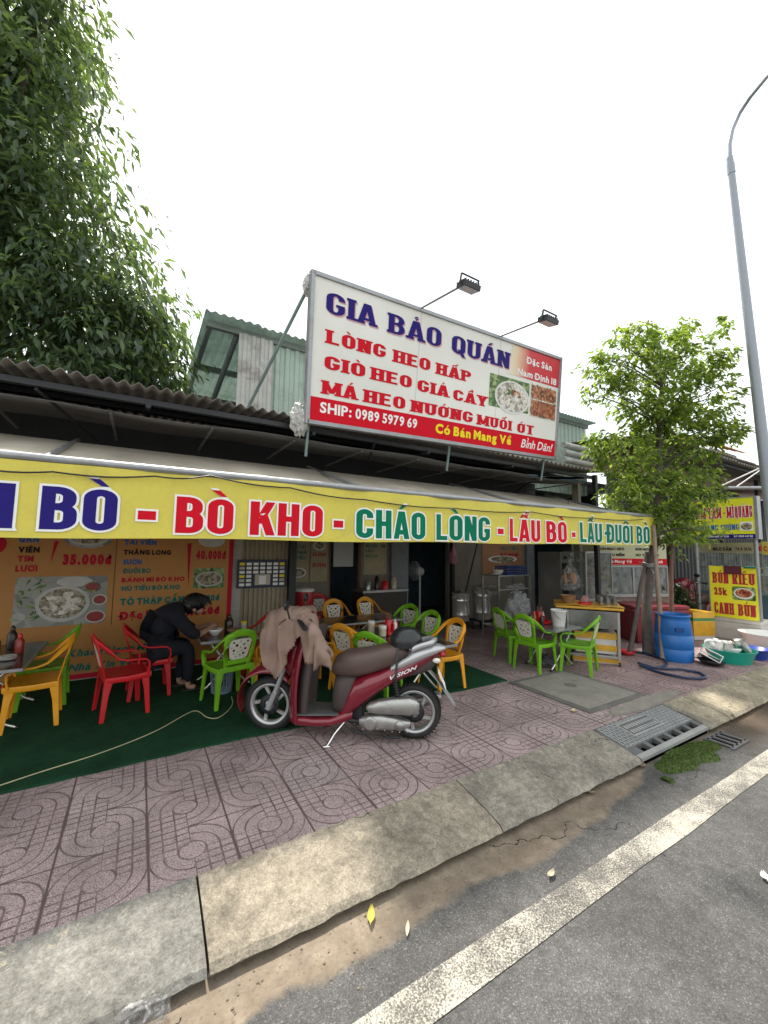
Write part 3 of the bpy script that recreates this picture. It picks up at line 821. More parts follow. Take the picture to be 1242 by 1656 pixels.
mb = MB()
for y, z in ((4.26, 2.93), (4.9, 3.035), (5.7, 3.14)): mb.span((-5, y-.03, z-.05), (XR-.05, y+.03, z)).cut()
part('purlin', mb, m_dark_metal, shed, w=True)
mb = MB()
for x in (-3.2, -1.6, 0., 1.6, 3.2, 4.8, 6.6): mb.tube([(x, 4.2, 2.86), (x, 6.1, 3.12)], .025, 6).cut()
for x in (-.8, 2.4, 5.6): mb.tube([(x, 4.25, 2.86), (x+.5, 5.5, 2.6)], .014, 6).cut()
part('rafter', mb, m_dark_metal, shed, w=True)
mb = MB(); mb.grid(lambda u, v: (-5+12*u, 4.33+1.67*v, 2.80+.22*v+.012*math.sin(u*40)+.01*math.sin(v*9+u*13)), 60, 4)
part('shade_board', MB().span((-5, 5.55, 2.3), (7.0, 5.57, 2.96)), M('painted_shade', (.022, .025, .03), .85, var=.4, vs=3), shed, w=True)  # added near-black board; its colour stands in for the shade under the roof
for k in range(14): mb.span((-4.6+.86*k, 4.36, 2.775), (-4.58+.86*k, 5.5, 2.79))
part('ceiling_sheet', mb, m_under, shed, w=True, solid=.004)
mb = MB()
mb.span((-5, 6.0, 0), (1.26, 6.12, 3.15)).cut()                       # wall behind the big menu
mb.span((1.98, 6.0, 0), (2.06, 9.4, 3.3))                        # return wall
part('wall', mb, m_whitewall, shed, w=True)
mb = MB(); mb.span((2.06, 7.2, 0), (3.12, 7.3, 3.3)).cut(); mb.span((3.80, 7.2, 0), (4.50, 7.3, 3.3)).cut()
mb.span((6.05, 7.2, 0), (8.95, 7.3, 3.3)).cut(); mb.span((7.02, 4.6, 0), (7.10, 4.72, 2.9))
part('back_wall', mb, M('cream_wall', (.23, .21, .165), .85, var=.18, vs=2, dirt=(.14, .12, .1), da=.5), shed, w=True)
mb = MB(); mb.span((4.48, 7.12, 0), (4.90, 7.34, 3.3)).cut(); mb.span((8.62, 7.12, 0), (8.90, 7.34, 3.3))
part('pillar', mb, m_pillar, shed, w=True)
mb = MB(); mb.span((2.0, 9.3, 0), (12, 9.4, 3.3)).cut(); mb.span((11.9, 7.2, 0), (12, 9.4, 3.3)).cut(); mb.span((-5, 6.13, 3.3), (12, 9.4, 3.36))
part('inner_wall', mb, m_darkwall, shed, w=True)
mb = MB()
n = 66
vs = []
for i in range(n+1):
    x = 1.26+.72*i/n; yy = 6.03+(.016 if (i // 3) % 2 else -.012)
    vs += [(x, yy, 0.02), (x, yy, 2.9)]
mb.add(vs, [(2*i, 2*i+2, 2*i+3, 2*i+1) for i in range(n)])
part('shutter', mb, M('beige_shutter', (.36, .31, .22), .6, .1, var=.12, dirt=(.14, .11, .08)), shed, w=True)
mb = MB(); mb.span((1.93, 5.9, 0), (2.03, 6.0, 3.0)).cut(); mb.span((6.04, 7.05, 0), (6.12, 7.14, 3.0)).cut(); mb.span((6.93, 4.2, 0), (7.0, 4.27, 2.95))
part('post', mb, m_dark_metal, shed, w=True)
mb = MB(); mb.span((3.12, 7.22, 0), (3.16, 7.30, 3)).cut(); mb.span((3.76, 7.22, 0), (3.80, 7.3, 3))
part('door_frame', mb, m_wood_red, shed, w=True)
mb = MB(); mb.tube([(6.35, 7.0, .5), (6.85, 7.0, 2.0)], .018, 6)
solo('leaning_rod', mb, m_dark_metal, 'thin dark rod leaning on the cream wall above the steel pots', 'rod', loc=(6.35, 7, .5))

# building behind with green tin walls
gb = thing('tin_building', 'taller green corrugated tin building rising behind the shop roof', 'building', (5, 6.3, 0))
mb = MB()
def vsheet(mb, x0, x1, y, z0, z1, pitch, amp, mat=0):
    n = int((x1-x0)/pitch)
    for i in range(n):
        a = x0+i*pitch; b = a+pitch*.38; c = a+pitch*.5; d = a+pitch*.88
        vs = [(a, y, z0), (b, y, z0), (c, y-amp, z0), (d, y-amp, z0), (a+pitch, y, z0)]
        vs += [(p[0], p[1], z1) for p in vs]
        mb.add(vs, [(j, j+1, j+6, j+5) for j in range(4)], mat)
vsheet(mb, 1.62, 9.95, 6.26, 3.0, 4.86, .16, .022)
part('wall', mb, m_green, gb, w=True)
mb = MB(); vsheet(mb, 1.12, 1.66, 6.20, 3.0, 4.82, .13, .02); part('wall_patch', mb, m_greydirty, gb, 'weathered grey tin patch', w=True)
mb = MB(); sheet(mb, .62, 10.05, 6.02, 4.92, 10.5, 4.96, .12, .016, seed=8)
part('roof', mb, M('green_roof_sheet', (.38, .46, .42), .6, .05, var=.2, dirt=(.16, .2, .18), tl=.5), gb, w=True, solid=.004)
mb = MB()
for y in (6.25, 7.9, 9.6): mb.span((.66, y-.04, 4.80), (10, y+.04, 4.89)).cut()
mb.tube([(.72, 6.3, 4.85), (.72, 10.2, 4.88)], .04, 6).cut()
mb.tube([(1.1, 6.3, 4.8), (.8, 9.5, 3.2)], .045, 6)
part('purlin', mb, M('grey_purlin', (.16, .19, .18), .7), gb, w=True)
mb = MB(); vsheet(mb, .4, 10, 10.4, 2.5, 4.9, .16, .022); part('rear_wall', mb, m_green, gb, w=True)
mb = MB(); mb.span((9.8, 6.3, 3), (9.9, 10.4, 4.86)); part('end_wall', mb, m_green, gb, w=True)
# louvre box beside the billboard
mb = MB()
p0 = at_y(918, 722, 5.6)
for k in range(3): mb.tube([(8.05, 5.6, p0.z+.02-k*.17), (9.3, 5.6, p0.z+.02-k*.17)], .07, 8)
solo('duct_panel', mb, m_greydirty, 'pale ribbed metal panel beside the green wall right of the billboard', 'metal panel', loc=(8.6, 5.6, p0.z-.3))
# awning
aw = thing('awning', 'long cream awning with bright yellow lettered valance across the shop front', 'awning', (3, 3.3, 0))
mb = MB()
def aws(u, v):
    x = -4.2+11.12*u; y = 3.30+1.55*v
    sag = .05*math.sin(math.pi*v)*(1+.4*math.sin(u*37)) + .012*math.sin(u*160)*(1-v)*v*3
    return (x, y, 2.135+.285*(y-3.3)-sag)
mb.grid(aws, 150, 14)
part('canopy_sheet', mb, m_tarp, aw, w=True)
mb = MB(); mb.tube([(-4.2, 3.285, 2.125), (6.95, 3.285, 2.15)], .028, 10)
part('front_bar', mb, m_galv, aw, w=True)
mb = MB()
for x in (-3, -.6, 1.9, 4.4, 6.85): mb.tube([(x, 3.3, 2.10), (x, 5.2, 2.68)], .02, 6).cut()
part('side_arm', mb, m_galv, aw, w=True)
def wav(x, z): return .010*math.sin(x*5.1)+.006*math.sin(x*11.7+1)+.012*(2.1-z)*math.sin(x*2.3)
def vplace(x, z, d): return (x, 3.27-d+wav(x, z), z)
mb = MB()
def vtop(x): return 2.11+.005*(x)
def vbot(x): return 1.638+.0075*x+.006*math.sin(x*3)
mb.grid(lambda u, v: vplace(-4.2+11.14*u, vbot(-4.2+11.14*u)*(1-v)+vtop(-4.2+11.14*u)*v, 0), 200, 6)
val = part('valance', mb, m_yelcloth, aw, w=True)
mb = MB(); pass
def vt(b, x0, x1, mat, z0, h, off=.055):
    block(mb, b, x0, x1, z0, h*.79, vplace, .006, mat, w=.46, t=.175, th=.165, gap=.075, outline=(.055, 3), mk=1.05)
BL_ = 1.684
vt('BÚN', -1.48, -.665, 0, BL_, .345); vt('BÒ', -.54, -.14, 0, BL_, .345)
for a, b in ((-.02, .09), (1.45, 1.545), (3.455, 3.55), (4.815, 4.90)):
    mb.cut(); rect(mb, a-.014, b+.014, 1.755, 1.845, vplace, .006, 3); rect(mb, a, b, 1.769, 1.831, vplace, .0078, 1)
vt('BÒ', .215, .61, 1, BL_, .335); vt('KHO', .735, 1.345, 1, BL_, .335)
vt('CHÁO', 1.675, 2.44, 2, BL_, .335); vt('LÒNG', 2.59, 3.34, 2, BL_, .335)
vt('LẨU', 3.66, 4.20, 1, 1.690, .335); vt('BÒ', 4.315, 4.69, 1, 1.692, .335)
vt('LẨU', 5.0, 5.51, 2, 1.706, .335); vt('ĐUÔI', 5.60, 6.30, 2, 1.708, .335); vt('BÒ', 6.43, 6.765, 2, 1.712, .335)
part('lettering', mb, [m_ink_navy, m_ink_red, m_ink_green, m_ink_white], val, w=True)
# black cable slung along the awning
pts = []
for px, py, sg in ((-60, 752, 0), (85, 763, 0), (250, 770, 0), (340, 769, 0), (470, 789, 0), (590, 808, 0), (735, 822, 0), (860, 828, 0), (960, 838, 0), (1040, 840, 0)):
    pts.append(at_y(px, py, 3.235))
P = []
for a, b in zip(pts, pts[1:]):
    for k in range(6):
        t_ = k/6; q = a.lerp(b, t_); q.z -= .02*math.sin(math.pi*t_); P.append(q)
solo('slung_cable', MB().tube(P+[pts[-1]], .006, 6), m_blackpl, 'thin black cable slung along the top of the yellow valance', 'cable', loc=pts[4])

# ---------------------------------------------------------------- billboard
BO = Vector((1.458, 4.05, 2.93)); BU = Vector((4.1, 0, .12)).normalized(); BV = Vector((0, -.18, 1.56)); BV = (BV-BU*BV.dot(BU)).normalized(); BN = BU.cross(BV)
def bp(u, v, d): return BO+BU*u+BV*v+BN*d
bb = thing('billboard', 'white and red restaurant billboard standing on the eave above the yellow valance', 'billboard', tuple(BO))
mb = MB(); mb.prism([(0.01, 0), (4.13, 0), (4.13, 1.57), (.01, 1.57)], bp, -.06, 0)
m_face = NT('billboard_vinyl')
_x = m_face.xyz()[0]
_sm = m_face.m('MAXIMUM', m_face.m('LESS_THAN', m_face.m('ABSOLUTE', m_face.m('SUBTRACT', _x, 2.83)), .008), m_face.m('LESS_THAN', m_face.m('ABSOLUTE', m_face.m('SUBTRACT', _x, 4.22)), .008))
_c = m_face.mix(m_face.m('MULTIPLY', _sm, .35), (.80, .79, .72), (.3, .3, .3))
_c = m_face.mix(1.0, _c, m_face.ramp(m_face.noise(1.1, 5), [(.3, .90), (.7, 1.04)]), 'MULTIPLY')
m_face = m_face.end(m_face.bsdf(_c, .4, 0, m_face.bump(m_face.noise(2.4, 3), .25, .02), .5))
part('face', mb, m_face, bb, w=True)
mb = MB()
for a, b in (((0, 0), (4.14, 0)), ((0, 1.57), (4.14, 1.57))): mb.sweep([bp(*a, -.03), bp(*b, -.03)], .05, .1, BV).cut()
for a, b in (((0, -.02), (0, 1.59)), ((4.14, -.02), (4.14, 1.59))): mb.sweep([bp(*a, -.03), bp(*b, -.03)], .05, .1, BU).cut()
part('frame', mb, m_galv, bb, w=True)
mb = MB()
rect(mb, .03, 4.115, .025, .275, bp, .003, 0); mb.cut()
t_ = NT('red_cream_fade')           # the printed corner runs from cream to red
_x = t_.xyz()[0]; _f = t_.rng(t_.m('ADD', _x, t_.m('MULTIPLY', t_.noise(2, 3), .2)), 4.45, 5.05)
t_ = t_.end(t_.bsdf(t_.ramp(_f, [(0, (.80, .78, .70)), (.35, (.78, .62, .40)), (.8, (.62, .03, .04)), (1, (.60, .015, .03))]), .45))
mb.add([bp(2.95, 1.11, .003), bp(4.115, 1.11, .003), bp(4.115, 1.545, .003), bp(3.05, 1.545, .003)], [(0, 1, 2, 3)], 1)
part('red_band', mb, [m_ink_red, t_], bb, w=True)
mb = MB()
pink = 4
for b, x0, x1, v0 in (('GIA', .16, .78, 1.195), ('BẢO', .95, 1.74, 1.185), ('QUÁN', 1.92, 2.99, 1.175)):
    block(mb, b, x0+.014, x1+.014, v0-.014, .225, bp, .003, pink, w=.62, t=.22, th=.12, gap=.06, slab=.055)
    block(mb, b, x0, x1, v0, .225, bp, .0062, 0, w=.62, t=.22, th=.12, gap=.06, slab=.055)
for b, x0, x1, v0, h in (('LÒNG', .18, .93, .872, .15), ('HEO', 1.04, 1.59, .858, .148), ('HẤP', 1.69, 2.28, .845, .145),
        ('GIÒ', .17, .67, .595, .148), ('HEO', .75, 1.32, .592, .145), ('GIẢ', 1.41, 1.91, .580, .145), ('CẦY', 1.99, 2.60, .568, .142),
        ('MÁ', .155, .58, .322, .15), ('HEO', .67, 1.24, .318, .148), ('NƯỚNG', 1.33, 2.35, .312, .145), ('MUỐI', 2.435, 3.11, .305, .142), ('ỚT', 3.235, 3.60, .302, .14)):
    block(mb, b, x0, x1, v0, h*.97, bp, .004, 1, w=.74, t=.29, th=.16, gap=.05, slab=.085)
text(mb, 'SHIP:', .14, .52, .115, .115, bp, .005, 2, .03); text(mb, '0989 5979 69', .57, 1.43, .112, .115, bp, .005, 2, .03)
text(mb, 'Có Bán Mang Về', 1.72, 3.12, .095, .125, bp, .005, 3, .05, outline=(.04, 1))
text(mb, 'Bình Dân!', 3.33, 4.03, .09, .125, bp, .005, 2, .012, shear=.28)
text(mb, 'Đặc Sản', 3.34, 3.93, 1.335, .10, bp, .005, 2, .035); text(mb, 'Nam Định 18', 3.17, 4.06, 1.135, .10, bp, .005, 2, .035)
part('lettering', mb, [m_ink_navy, m_ink_red, m_ink_white, m_ink_yellow, M('pink_ink', (.62, .30, .36), .5)], bb, w=True)
def food_mat(name, cols, sc=40):
    t = NT(name); k = t.voro(sc, 'Color'); q = t.n('SeparateColor'); t.L(k, q.inputs[0])
    f = t.m('ADD', t.m('MULTIPLY', q.outputs[0], .6), t.m('MULTIPLY', t.noise(sc*.35, 5, .7, dist=.8), .4))
    return t.end(t.bsdf(t.ramp(f, cols), .45))
m_f_green = food_mat('photo_herbs', [(.2, (.02, .06, .015)), (.5, (.10, .22, .04)), (.75, (.35, .42, .18))], 22)
m_f_white = food_mat('photo_meat', [(.25, (.25, .22, .16)), (.5, (.62, .58, .5)), (.8, (.8, .77, .7))], 26)
m_f_brown = food_mat('photo_grill', [(.2, (.07, .02, .01)), (.5, (.33, .10, .04)), (.8, (.62, .30, .14))], 26)
m_f_soup = food_mat('photo_soup', [(.25, (.10, .075, .045)), (.5, (.28, .23, .15)), (.8, (.5, .45, .35))], 34)
m_f_pale = food_mat('photo_table', [(.2, (.16, .16, .15)), (.6, (.33, .33, .31)), (.9, (.5, .5, .47))], 8)
m_f_red = M('photo_sauce', (.28, .02, .015), .4, var=.3, vs=20)
mb = MB()
rect(mb, 2.63, 3.45, .60, 1.05, bp, .003, 0)
disc(mb, 3.1, .78, .36, .235, bp, .0042, 3); disc(mb, 3.1, .785, .33, .21, bp, .0052, 1)
mb.add([bp(2.98+i*.035, .84+.03*math.sin(i), .0062) for i in range(5)]+[bp(3.1, .90, .0062)], [(0, 1, 2, 3, 4, 5)], 4)
for k in range(9):
    a = k*.7; disc(mb, 3.02+.03*math.cos(a)+.1*(k % 3), .85+.03*math.sin(a*2), .035, .018, bp, .007+.0003*k, 4 if k % 3 else 0)
mb.cut(); rect(mb, 3.485, 4.085, .58, 1.07, bp, .003, 1)
pass
rrect(mb, 3.50, 4.07, .85, 1.05, .03, bp, .0042, 2); rrect(mb, 3.50, 4.075, .595, .83, .03, bp, .0042, 2)
for k in range(14):
    x0 = 3.52+k*.038; mb.add([bp(x0, .61+.05*(k % 2), .0055), bp(x0+.025, .60+.05*(k % 2), .0055), bp(x0+.06, .80, .0055), bp(x0+.035, .81, .0055)], [(0, 1, 2, 3)], 5)
part('food_photo', mb, [m_f_green, m_f_white, m_f_brown, m_white, m_f_brown, food_mat('photo_skewer', [(.2, (.16, .03, .015)), (.8, (.50, .17, .07))], 30)], bb, w=True)
mb = MB(); mb.tube([bp(.05, .8, -.09), bp(4.1, .8, -.09)], .02, 6).cut()
for x in (.05, 1.4, 2.75, 4.1): mb.tube([bp(x, 0, -.09), bp(x, 1.55, -.09)], .022, 6).cut()
mb.tube([bp(-.02, 1.45, -.05), (1.02, 5.1, 3.2)], .022, 6).cut()
for x in (1.4, 2.75, 4.05): mb.tube([bp(x, 1.45, -.09), bp(x, .2, -1.25)], .022, 6).cut()
for x in (.05, 2.05, 4.0): mb.tube([bp(x, .02, -.09), bp(x, -.36, -.13)], .018, 6).cut()
part('support_strut', mb, M('green_grey_steel', (.20, .27, .26), .5, .4), bb, w=True)
# two floodlights on arms
def flood(u0, px, py, label):
    tip = at_y(px, py, 3.22)
    t = thing('floodlight', label, 'floodlight', tuple(bp(u0, 1.59, 0)), group='floodlights on the billboard')
    b = bp(u0, 1.59, -.03)
    part('arm', MB().tube([b, b+(tip-b)*.9, tip+Vector((-.06, .04, .02))], .014, 6), m_galv, t, w=True)
    e = (tip-b).normalized(); side = Vector((1, 0, 0)); dn = Vector((0, .25, -.97)).normalized(); fw = side.cross(dn).normalized()
    mb = MB(); c = tip+Vector((.05, -.03, .0))
    def q(x, y, d): return c+side*x+fw*y+dn*d
    mb.prism([(-.115, -.075), (.115, -.075), (.115, .075), (-.115, .075)], q, .0, .055)
    for k in range(6): mb.prism([(-.10+k*.038, -.065), (-.093+k*.038, -.065), (-.093+k*.038, .065), (-.10+k*.038, .065)], q, -.025, 0)
    part('housing', mb, m_blackpl, t, w=True, bevel=.006)
    part('lens', MB().prism([(-.10, -.062), (.10, -.062), (.10, .062), (-.10, .062)], q, .0555, .06), M('lamp_lens', (.55, .56, .55), .2), t, w=True)
    part('bracket', MB().sweep([q(-.127, 0, .03), q(-.127, 0, -.08), q(.127, 0, -.08), q(.127, 0, .03)], .03, .008, fw), m_dark_metal, t, w=True)
flood(1.40, 750, 460, 'black floodlight on the arm nearer the middle of the billboard top')
flood(2.78, 880, 516, 'black floodlight on the right-hand arm over the red corner of the billboard')

# ---------------------------------------------------------------- street lamp
lp = thing('street_lamp', 'tall tapering grey street lamp pole with curved arm at the right edge', 'street lamp', (8.38, 2.2, 0))
b0, b1 = at_y(1240, 770, 2.2), at_y(1180, 255, 2.2)
ax = (b1-b0)/(b1.z-b0.z); base = b0-ax*b0.z
lp.location = tuple(base)
mb = MB(); mb.tube([base, b0, b0.lerp(b1, .5), b1], [.085, .074, .058, .042], 20)
part('pole', mb, m_pole, lp, w=True)
pts = [at_y(px, py, 2.2-o) for px, py, o in ((1180, 258, 0), (1179, 235, 0), (1184, 210, .02), (1196, 183, .1), (1213, 157, .25), (1242, 122, .5), (1290, 75, .9), (1350, 40, 1.4))]
part('curved_arm', MB().tube(pts, [.034, .033, .031, .029, .028, .027, .026, .026], 14), m_pole, lp, w=True)
part('collar', MB().tube([b1-ax*.25, b1-ax*.10], .050, 16), m_pole, lp, w=True)
mb = MB(); e = pts[-1]; mb.ball(e+Vector((.3, -.15, .05)), (.4, .16, .07), 14)
part('lamp_head', mb, m_pole, lp, w=True)
part('base_plate', MB().box(base+Vector((0, 0, .012)), (.34, .34, .024)), m_galv, lp, w=True)

# ---------------------------------------------------------------- trees
def leafmesh(P, A, Ln, Wd, droop, seed, extra=None):
    """many small folded leaves: P positions, A outward headings"""
    r = np.random.default_rng(seed); n = len(P)
    az = A + r.normal(0, .9, n); el = -droop + r.normal(0, .38, n)
    L = Ln*(.65+.7*r.random(n)); W = Wd*(.7+.6*r.random(n))
    d = np.stack([np.cos(az)*np.cos(el), np.sin(az)*np.cos(el), np.sin(el)], 1)
    up = np.array([0, 0, 1.0]) + r.normal(0, .45, (n, 3))
    s = np.cross(d, up); s /= np.linalg.norm(s, axis=1)[:, None]+1e-9
    nn = np.cross(s, d)
    d2 = d + np.array([0, 0, -.35]); d2 /= np.linalg.norm(d2, axis=1)[:, None]
    m = P + d*(L*.45)[:, None] ; t = m + d2*(L*.55)[:, None]
    w1 = s*(W*.5)[:, None]; up1 = nn*(W*.18)[:, None]
    V = np.stack([P, m-w1+up1, m, m+w1+up1, t], 1).reshape(-1, 3)
    b = np.arange(n)[:, None]*5
    Fc = np.concatenate([b+np.array([0, 2, 1]), b+np.array([0, 3, 2]), b+np.array([1, 2, 4]), b+np.array([2, 3, 4])], 1).reshape(-1, 3)
    return V, Fc
def leafobj(name, V, Fc, mat, parent):
    me = D.meshes.new(name); off = np.array(parent.location)
    V = V-off
    me.vertices.add(len(V)); me.vertices.foreach_set('co', V.ravel().astype(np.float32))
    me.loops.add(len(Fc)*3); me.loops.foreach_set('vertex_index', Fc.ravel().astype(np.int32))
    me.polygons.add(len(Fc)); me.polygons.foreach_set('loop_start', np.arange(0, len(Fc)*3, 3, dtype=np.int32))
    me.materials.append(mat); me.update(calc_edges=True); me.validate()
    o = D.objects.new(name, me); COL.objects.link(o); o.parent = parent
    return o
def crown(blobs, ncl, per, spread, Ln, Wd, droop, seed, shell=.55, keep=None):
    r = np.random.default_rng(seed); P, A, C_ = [], [], []
    vol = np.array([b[3]*b[4]*b[5] for b in blobs]); vol = vol**.8/np.sum(vol**.8)
    for i in range(ncl):
        b = blobs[r.choice(len(blobs), p=vol)]
        v = r.normal(0, 1, 3); v /= np.linalg.norm(v)
        k = shell+(1-shell)*r.random() if r.random() < .72 else r.random()**.5
        c = np.array(b[:3]) + v*np.array(b[3:6])*k
        if keep is not None and not keep(c): continue
        a = math.atan2(v[1], v[0])
        m = max(3, int(per*(.5+r.random())))
        P.append(c+r.normal(0, 1, (m, 3))*np.array(spread)); A.append(np.full(m, a)); C_.append(c)
    return np.concatenate(P), np.concatenate(A), C_

# big tree at the left, behind the roof
bt = thing('tall_tree', 'tall dense dark tree with long drooping leaves rising behind the roof at left', 'tree', (-2.3, 8.6, 0))
blobs = [(-1.55, 7.6, 4.7, 2.05, 1.3, 1.5), (-.75, 7.6, 5.0, 1.3, 1.1, 1.35), (-.2, 7.5, 4.75, .85, .9, 1.15), (-1.7, 7.7, 6.6, 1.75, 1.3, 1.4), (-2.0, 7.8, 8.3, 1.45, 1.3, 1.5), (-2.2, 7.9, 9.9, 1.35, 1.3, 1.3),
         (-2.9, 8, 6.4, 1.6, 1.4, 2.4), (-2.9, 8, 9.4, 1.5, 1.4, 1.9)]
P_, A_, Cc = crown(blobs, 3000, 12, (.14, .14, .13), .2, .06, 1.0, 11, .45)
V_, F_ = leafmesh(P_, A_, .20, .062, .7, 12)
m_leaf_dark = leafmat('mango_leaves', [(0, (.055, .082, .068)), (.4, (.095, .142, .095)), (.75, (.15, .22, .10)), (1, (.30, .36, .13))], .45, .26)
tk = MB(); tk.tube([(-2.3, 8.6, 0), (-2.2, 8.5, 2), (-2.25, 8.3, 3.6), (-2.1, 8.1, 6), (-2.3, 8.0, 9.5)], [.28, .24, .21, .14, .04], 12)
for k in range(46):
    c = Cc[(k*61) % len(Cc)]; z0 = max(2.6, min(8.5, c[2]-1.0-.3*random.random()))
    a = Vector((-2.2, 8.2, z0)); b = Vector(c); mid = a.lerp(b, .5)+Vector((0, 0, .25))
    tk.tube([a, a.lerp(mid, .5)+Vector((0, 0, .1)), mid, b], [.06, .045, .03, .008], 6)
part('trunk', tk, m_bark, bt, w=True)
leafobj('crown', V_, F_, m_leaf_dark, bt)
# young street tree at the right
TX, TY = 6.93, 3.42
st = thing('street_tree', 'young bright green street tree propped by poles beside the blue barrel', 'tree', (TX, TY, 0))
def wr(px, py, dd):          # a point of the crown dd metres nearer (-) or farther (+) than the trunk
    depth = (Vector((TX, TY, 2.5))-CAM).dot(FW)+dd
    return CAM+_ray(px, py)*depth
bl = []
for px, py, rpx, dd in ((1010, 575, 48, 0), (1075, 560, 42, .1), (965, 620, 34, 0), (1040, 640, 62, 0), (1120, 590, 48, .1), (1150, 640, 45, 0), (1080, 690, 62, .1), (1010, 735, 50, -.1), (970, 720, 30, -.1), (1120, 710, 55, .1),
        (1160, 690, 34, .1), (1060, 790, 60, 0), (1010, 800, 34, -.2), (1120, 790, 48, .1), (1080, 845, 46, 0), (1120, 850, 34, .1), (1035, 540, 24, 0), (1105, 535, 22, .1), (1170, 525, 22, .1), (1190, 510, 14, .1), (1090, 880, 24, -.2), (1180, 700, 22, 0), (1165, 580, 26, 0)):
    c = wr(px, py, dd); depth = (c-CAM).dot(FW); rr_ = rpx*1.04/F_PX*depth
    bl.append((c.x, c.y, c.z, rr_*.9, rr_*.9, rr_*.85))
P_, A_, Cc = crown(bl, 1080, 14, (.05, .05, .04), .075, .03, .3, 21, .62)
V_, F_ = leafmesh(P_, A_, .105, .042, .35, 22)
m_leaf_light = leafmat('young_leaves', [(0, (.05, .09, .03)), (.35, (.125, .195, .05)), (.7, (.26, .34, .085)), (1, (.48, .52, .16))], .5, .35)
tk = MB(); trp = [Vector((TX-.02, TY, 0)), wr(1046, 985, .0), wr(1050, 930, 0), wr(1060, 870, 0), wr(1064, 780, 0), wr(1066, 700, 0), wr(1070, 600, 0)]
tk.tube(trp, [.085, .072, .068, .06, .05, .035, .012], 12)
for k in range(60):
    c = Vector(Cc[(k*23) % len(Cc)]); z0 = max(1.9, min(4.4, c.z-.5)); 
    j = max(0, min(len(trp)-2, sum(1 for q in trp if q.z < z0)-1)); q0, q1 = trp[j], trp[j+1]; a = q0.lerp(q1, max(0, min(1, (z0-q0.z)/(q1.z-q0.z+1e-6))))
    tk.tube([a, a.lerp(c, .5)+Vector((0, 0, .06)), c], [.018, .012, .004], 5)
part('trunk', tk, m_bark, st, w=True)
leafobj('crown', V_, F_, m_leaf_light, st)
for (bx, by), (tx_, ty_, dd), mt, lb in ((at_z(1072, 1068)[:2], (1057, 850, -.25), m_wood, 'pale knotty wooden stake in front of the blue barrel'),
        ((7.35, 3.30), (1086, 880, .0), m_wood_red, 'reddish brown pole leaning up from behind the blue barrel'),
        (at_z(1018, 1058)[:2], (1046, 893, .05), m_bark, 'dark thin stake leaning from the steel stand to the street tree')):
    b = Vector((bx, by, 0)); t_ = wr(tx_, ty_, dd)
    solo('tree_stake', MB().tube([b, b.lerp(t_, .35)+Vector((.01, 0, 0)), b.lerp(t_, .7)+Vector((-.006, 0, 0)), t_], [.036, .034, .032, .028], 9), mt, lb, 'stake', loc=tuple(b), group='stakes propping the street tree')
c0 = wr(1050, 915, 0); mb = MB()
for k in range(3): mb.tube([c0+Vector((.1*math.cos(a), .1*math.sin(a), .02*k+.015*math.sin(a*3))) for a in [i*.3142 for i in range(21)]], .008, 5)
mb.tube([c0, wr(1062, 935, -.2), wr(1066, 948, -.2)], .009, 5); mb.tube([c0, wr(1040, 912, 0), wr(1032, 908, 0)], .008, 5)
solo('binding_strap', mb, m_galv, 'grey strap tying the stakes round the tree trunk', 'strap', loc=tuple(c0))
# ---------------------------------------------------------------- plastic armchairs
def holes_panel(poly, holes, t):
    cu = D.curves.new('pan', 'CURVE'); cu.dimensions = '2D'; cu.fill_mode = 'BOTH'; cu.extrude = t/2
    for pts in [poly]+holes:
        sp = cu.splines.new('POLY'); sp.points.add(len(pts)-1); sp.use_cyclic_u = True
        for i, p in enumerate(pts): sp.points[i].co = (p[0], p[1], 0, 1)
    ob = D.objects.new('pan', cu); COL.objects.link(ob); dg = bpy.context.evaluated_depsgraph_get()
    me = ob.evaluated_get(dg).to_mesh(); vs = [tuple(v.co) for v in me.vertices]; fs = [tuple(p.vertices) for p in me.polygons]
    ob.evaluated_get(dg).to_mesh_clear(); D.objects.remove(ob); D.curves.remove(cu)
    return vs, fs
_rr = random.Random(4)
def _blob(x, y, r): 
    e = 1+.35*_rr.random(); a0 = _rr.random()*3
    return [(x+r*math.cos(a)*(e if k % 2 == 0 else e), y+r*math.sin(a)) for k, a in enumerate([a0+i*.6283 for i in range(10)])]
hl = []
for x, y, r in ((-.07, .155, .011), (.0, .165, .007), (.075, .158, .013), (-.035, .125, .014), (.04, .128, .012), (-.085, .105, .007), (.085, .11, .006), (.005, .10, .009), (-.06, .075, .012), (.06, .082, .013), (.025, .065, .008), (-.02, .055, .012), (-.055, .04, .006), (.045, .035, .012), (.01, .022, .010), (-.035, .012, .008), (.055, .0, .006)):
    hl.append(_blob(x, y, r))
PANEL = holes_panel(_round([(-.088, -.02), (.088, -.02), (.122, .185), (-.122, .185)], .035, True), hl, .006)
def backy(z): return -.165-.095*max(0, (z-.36)/.36)**1.0      # the back leans away as it rises
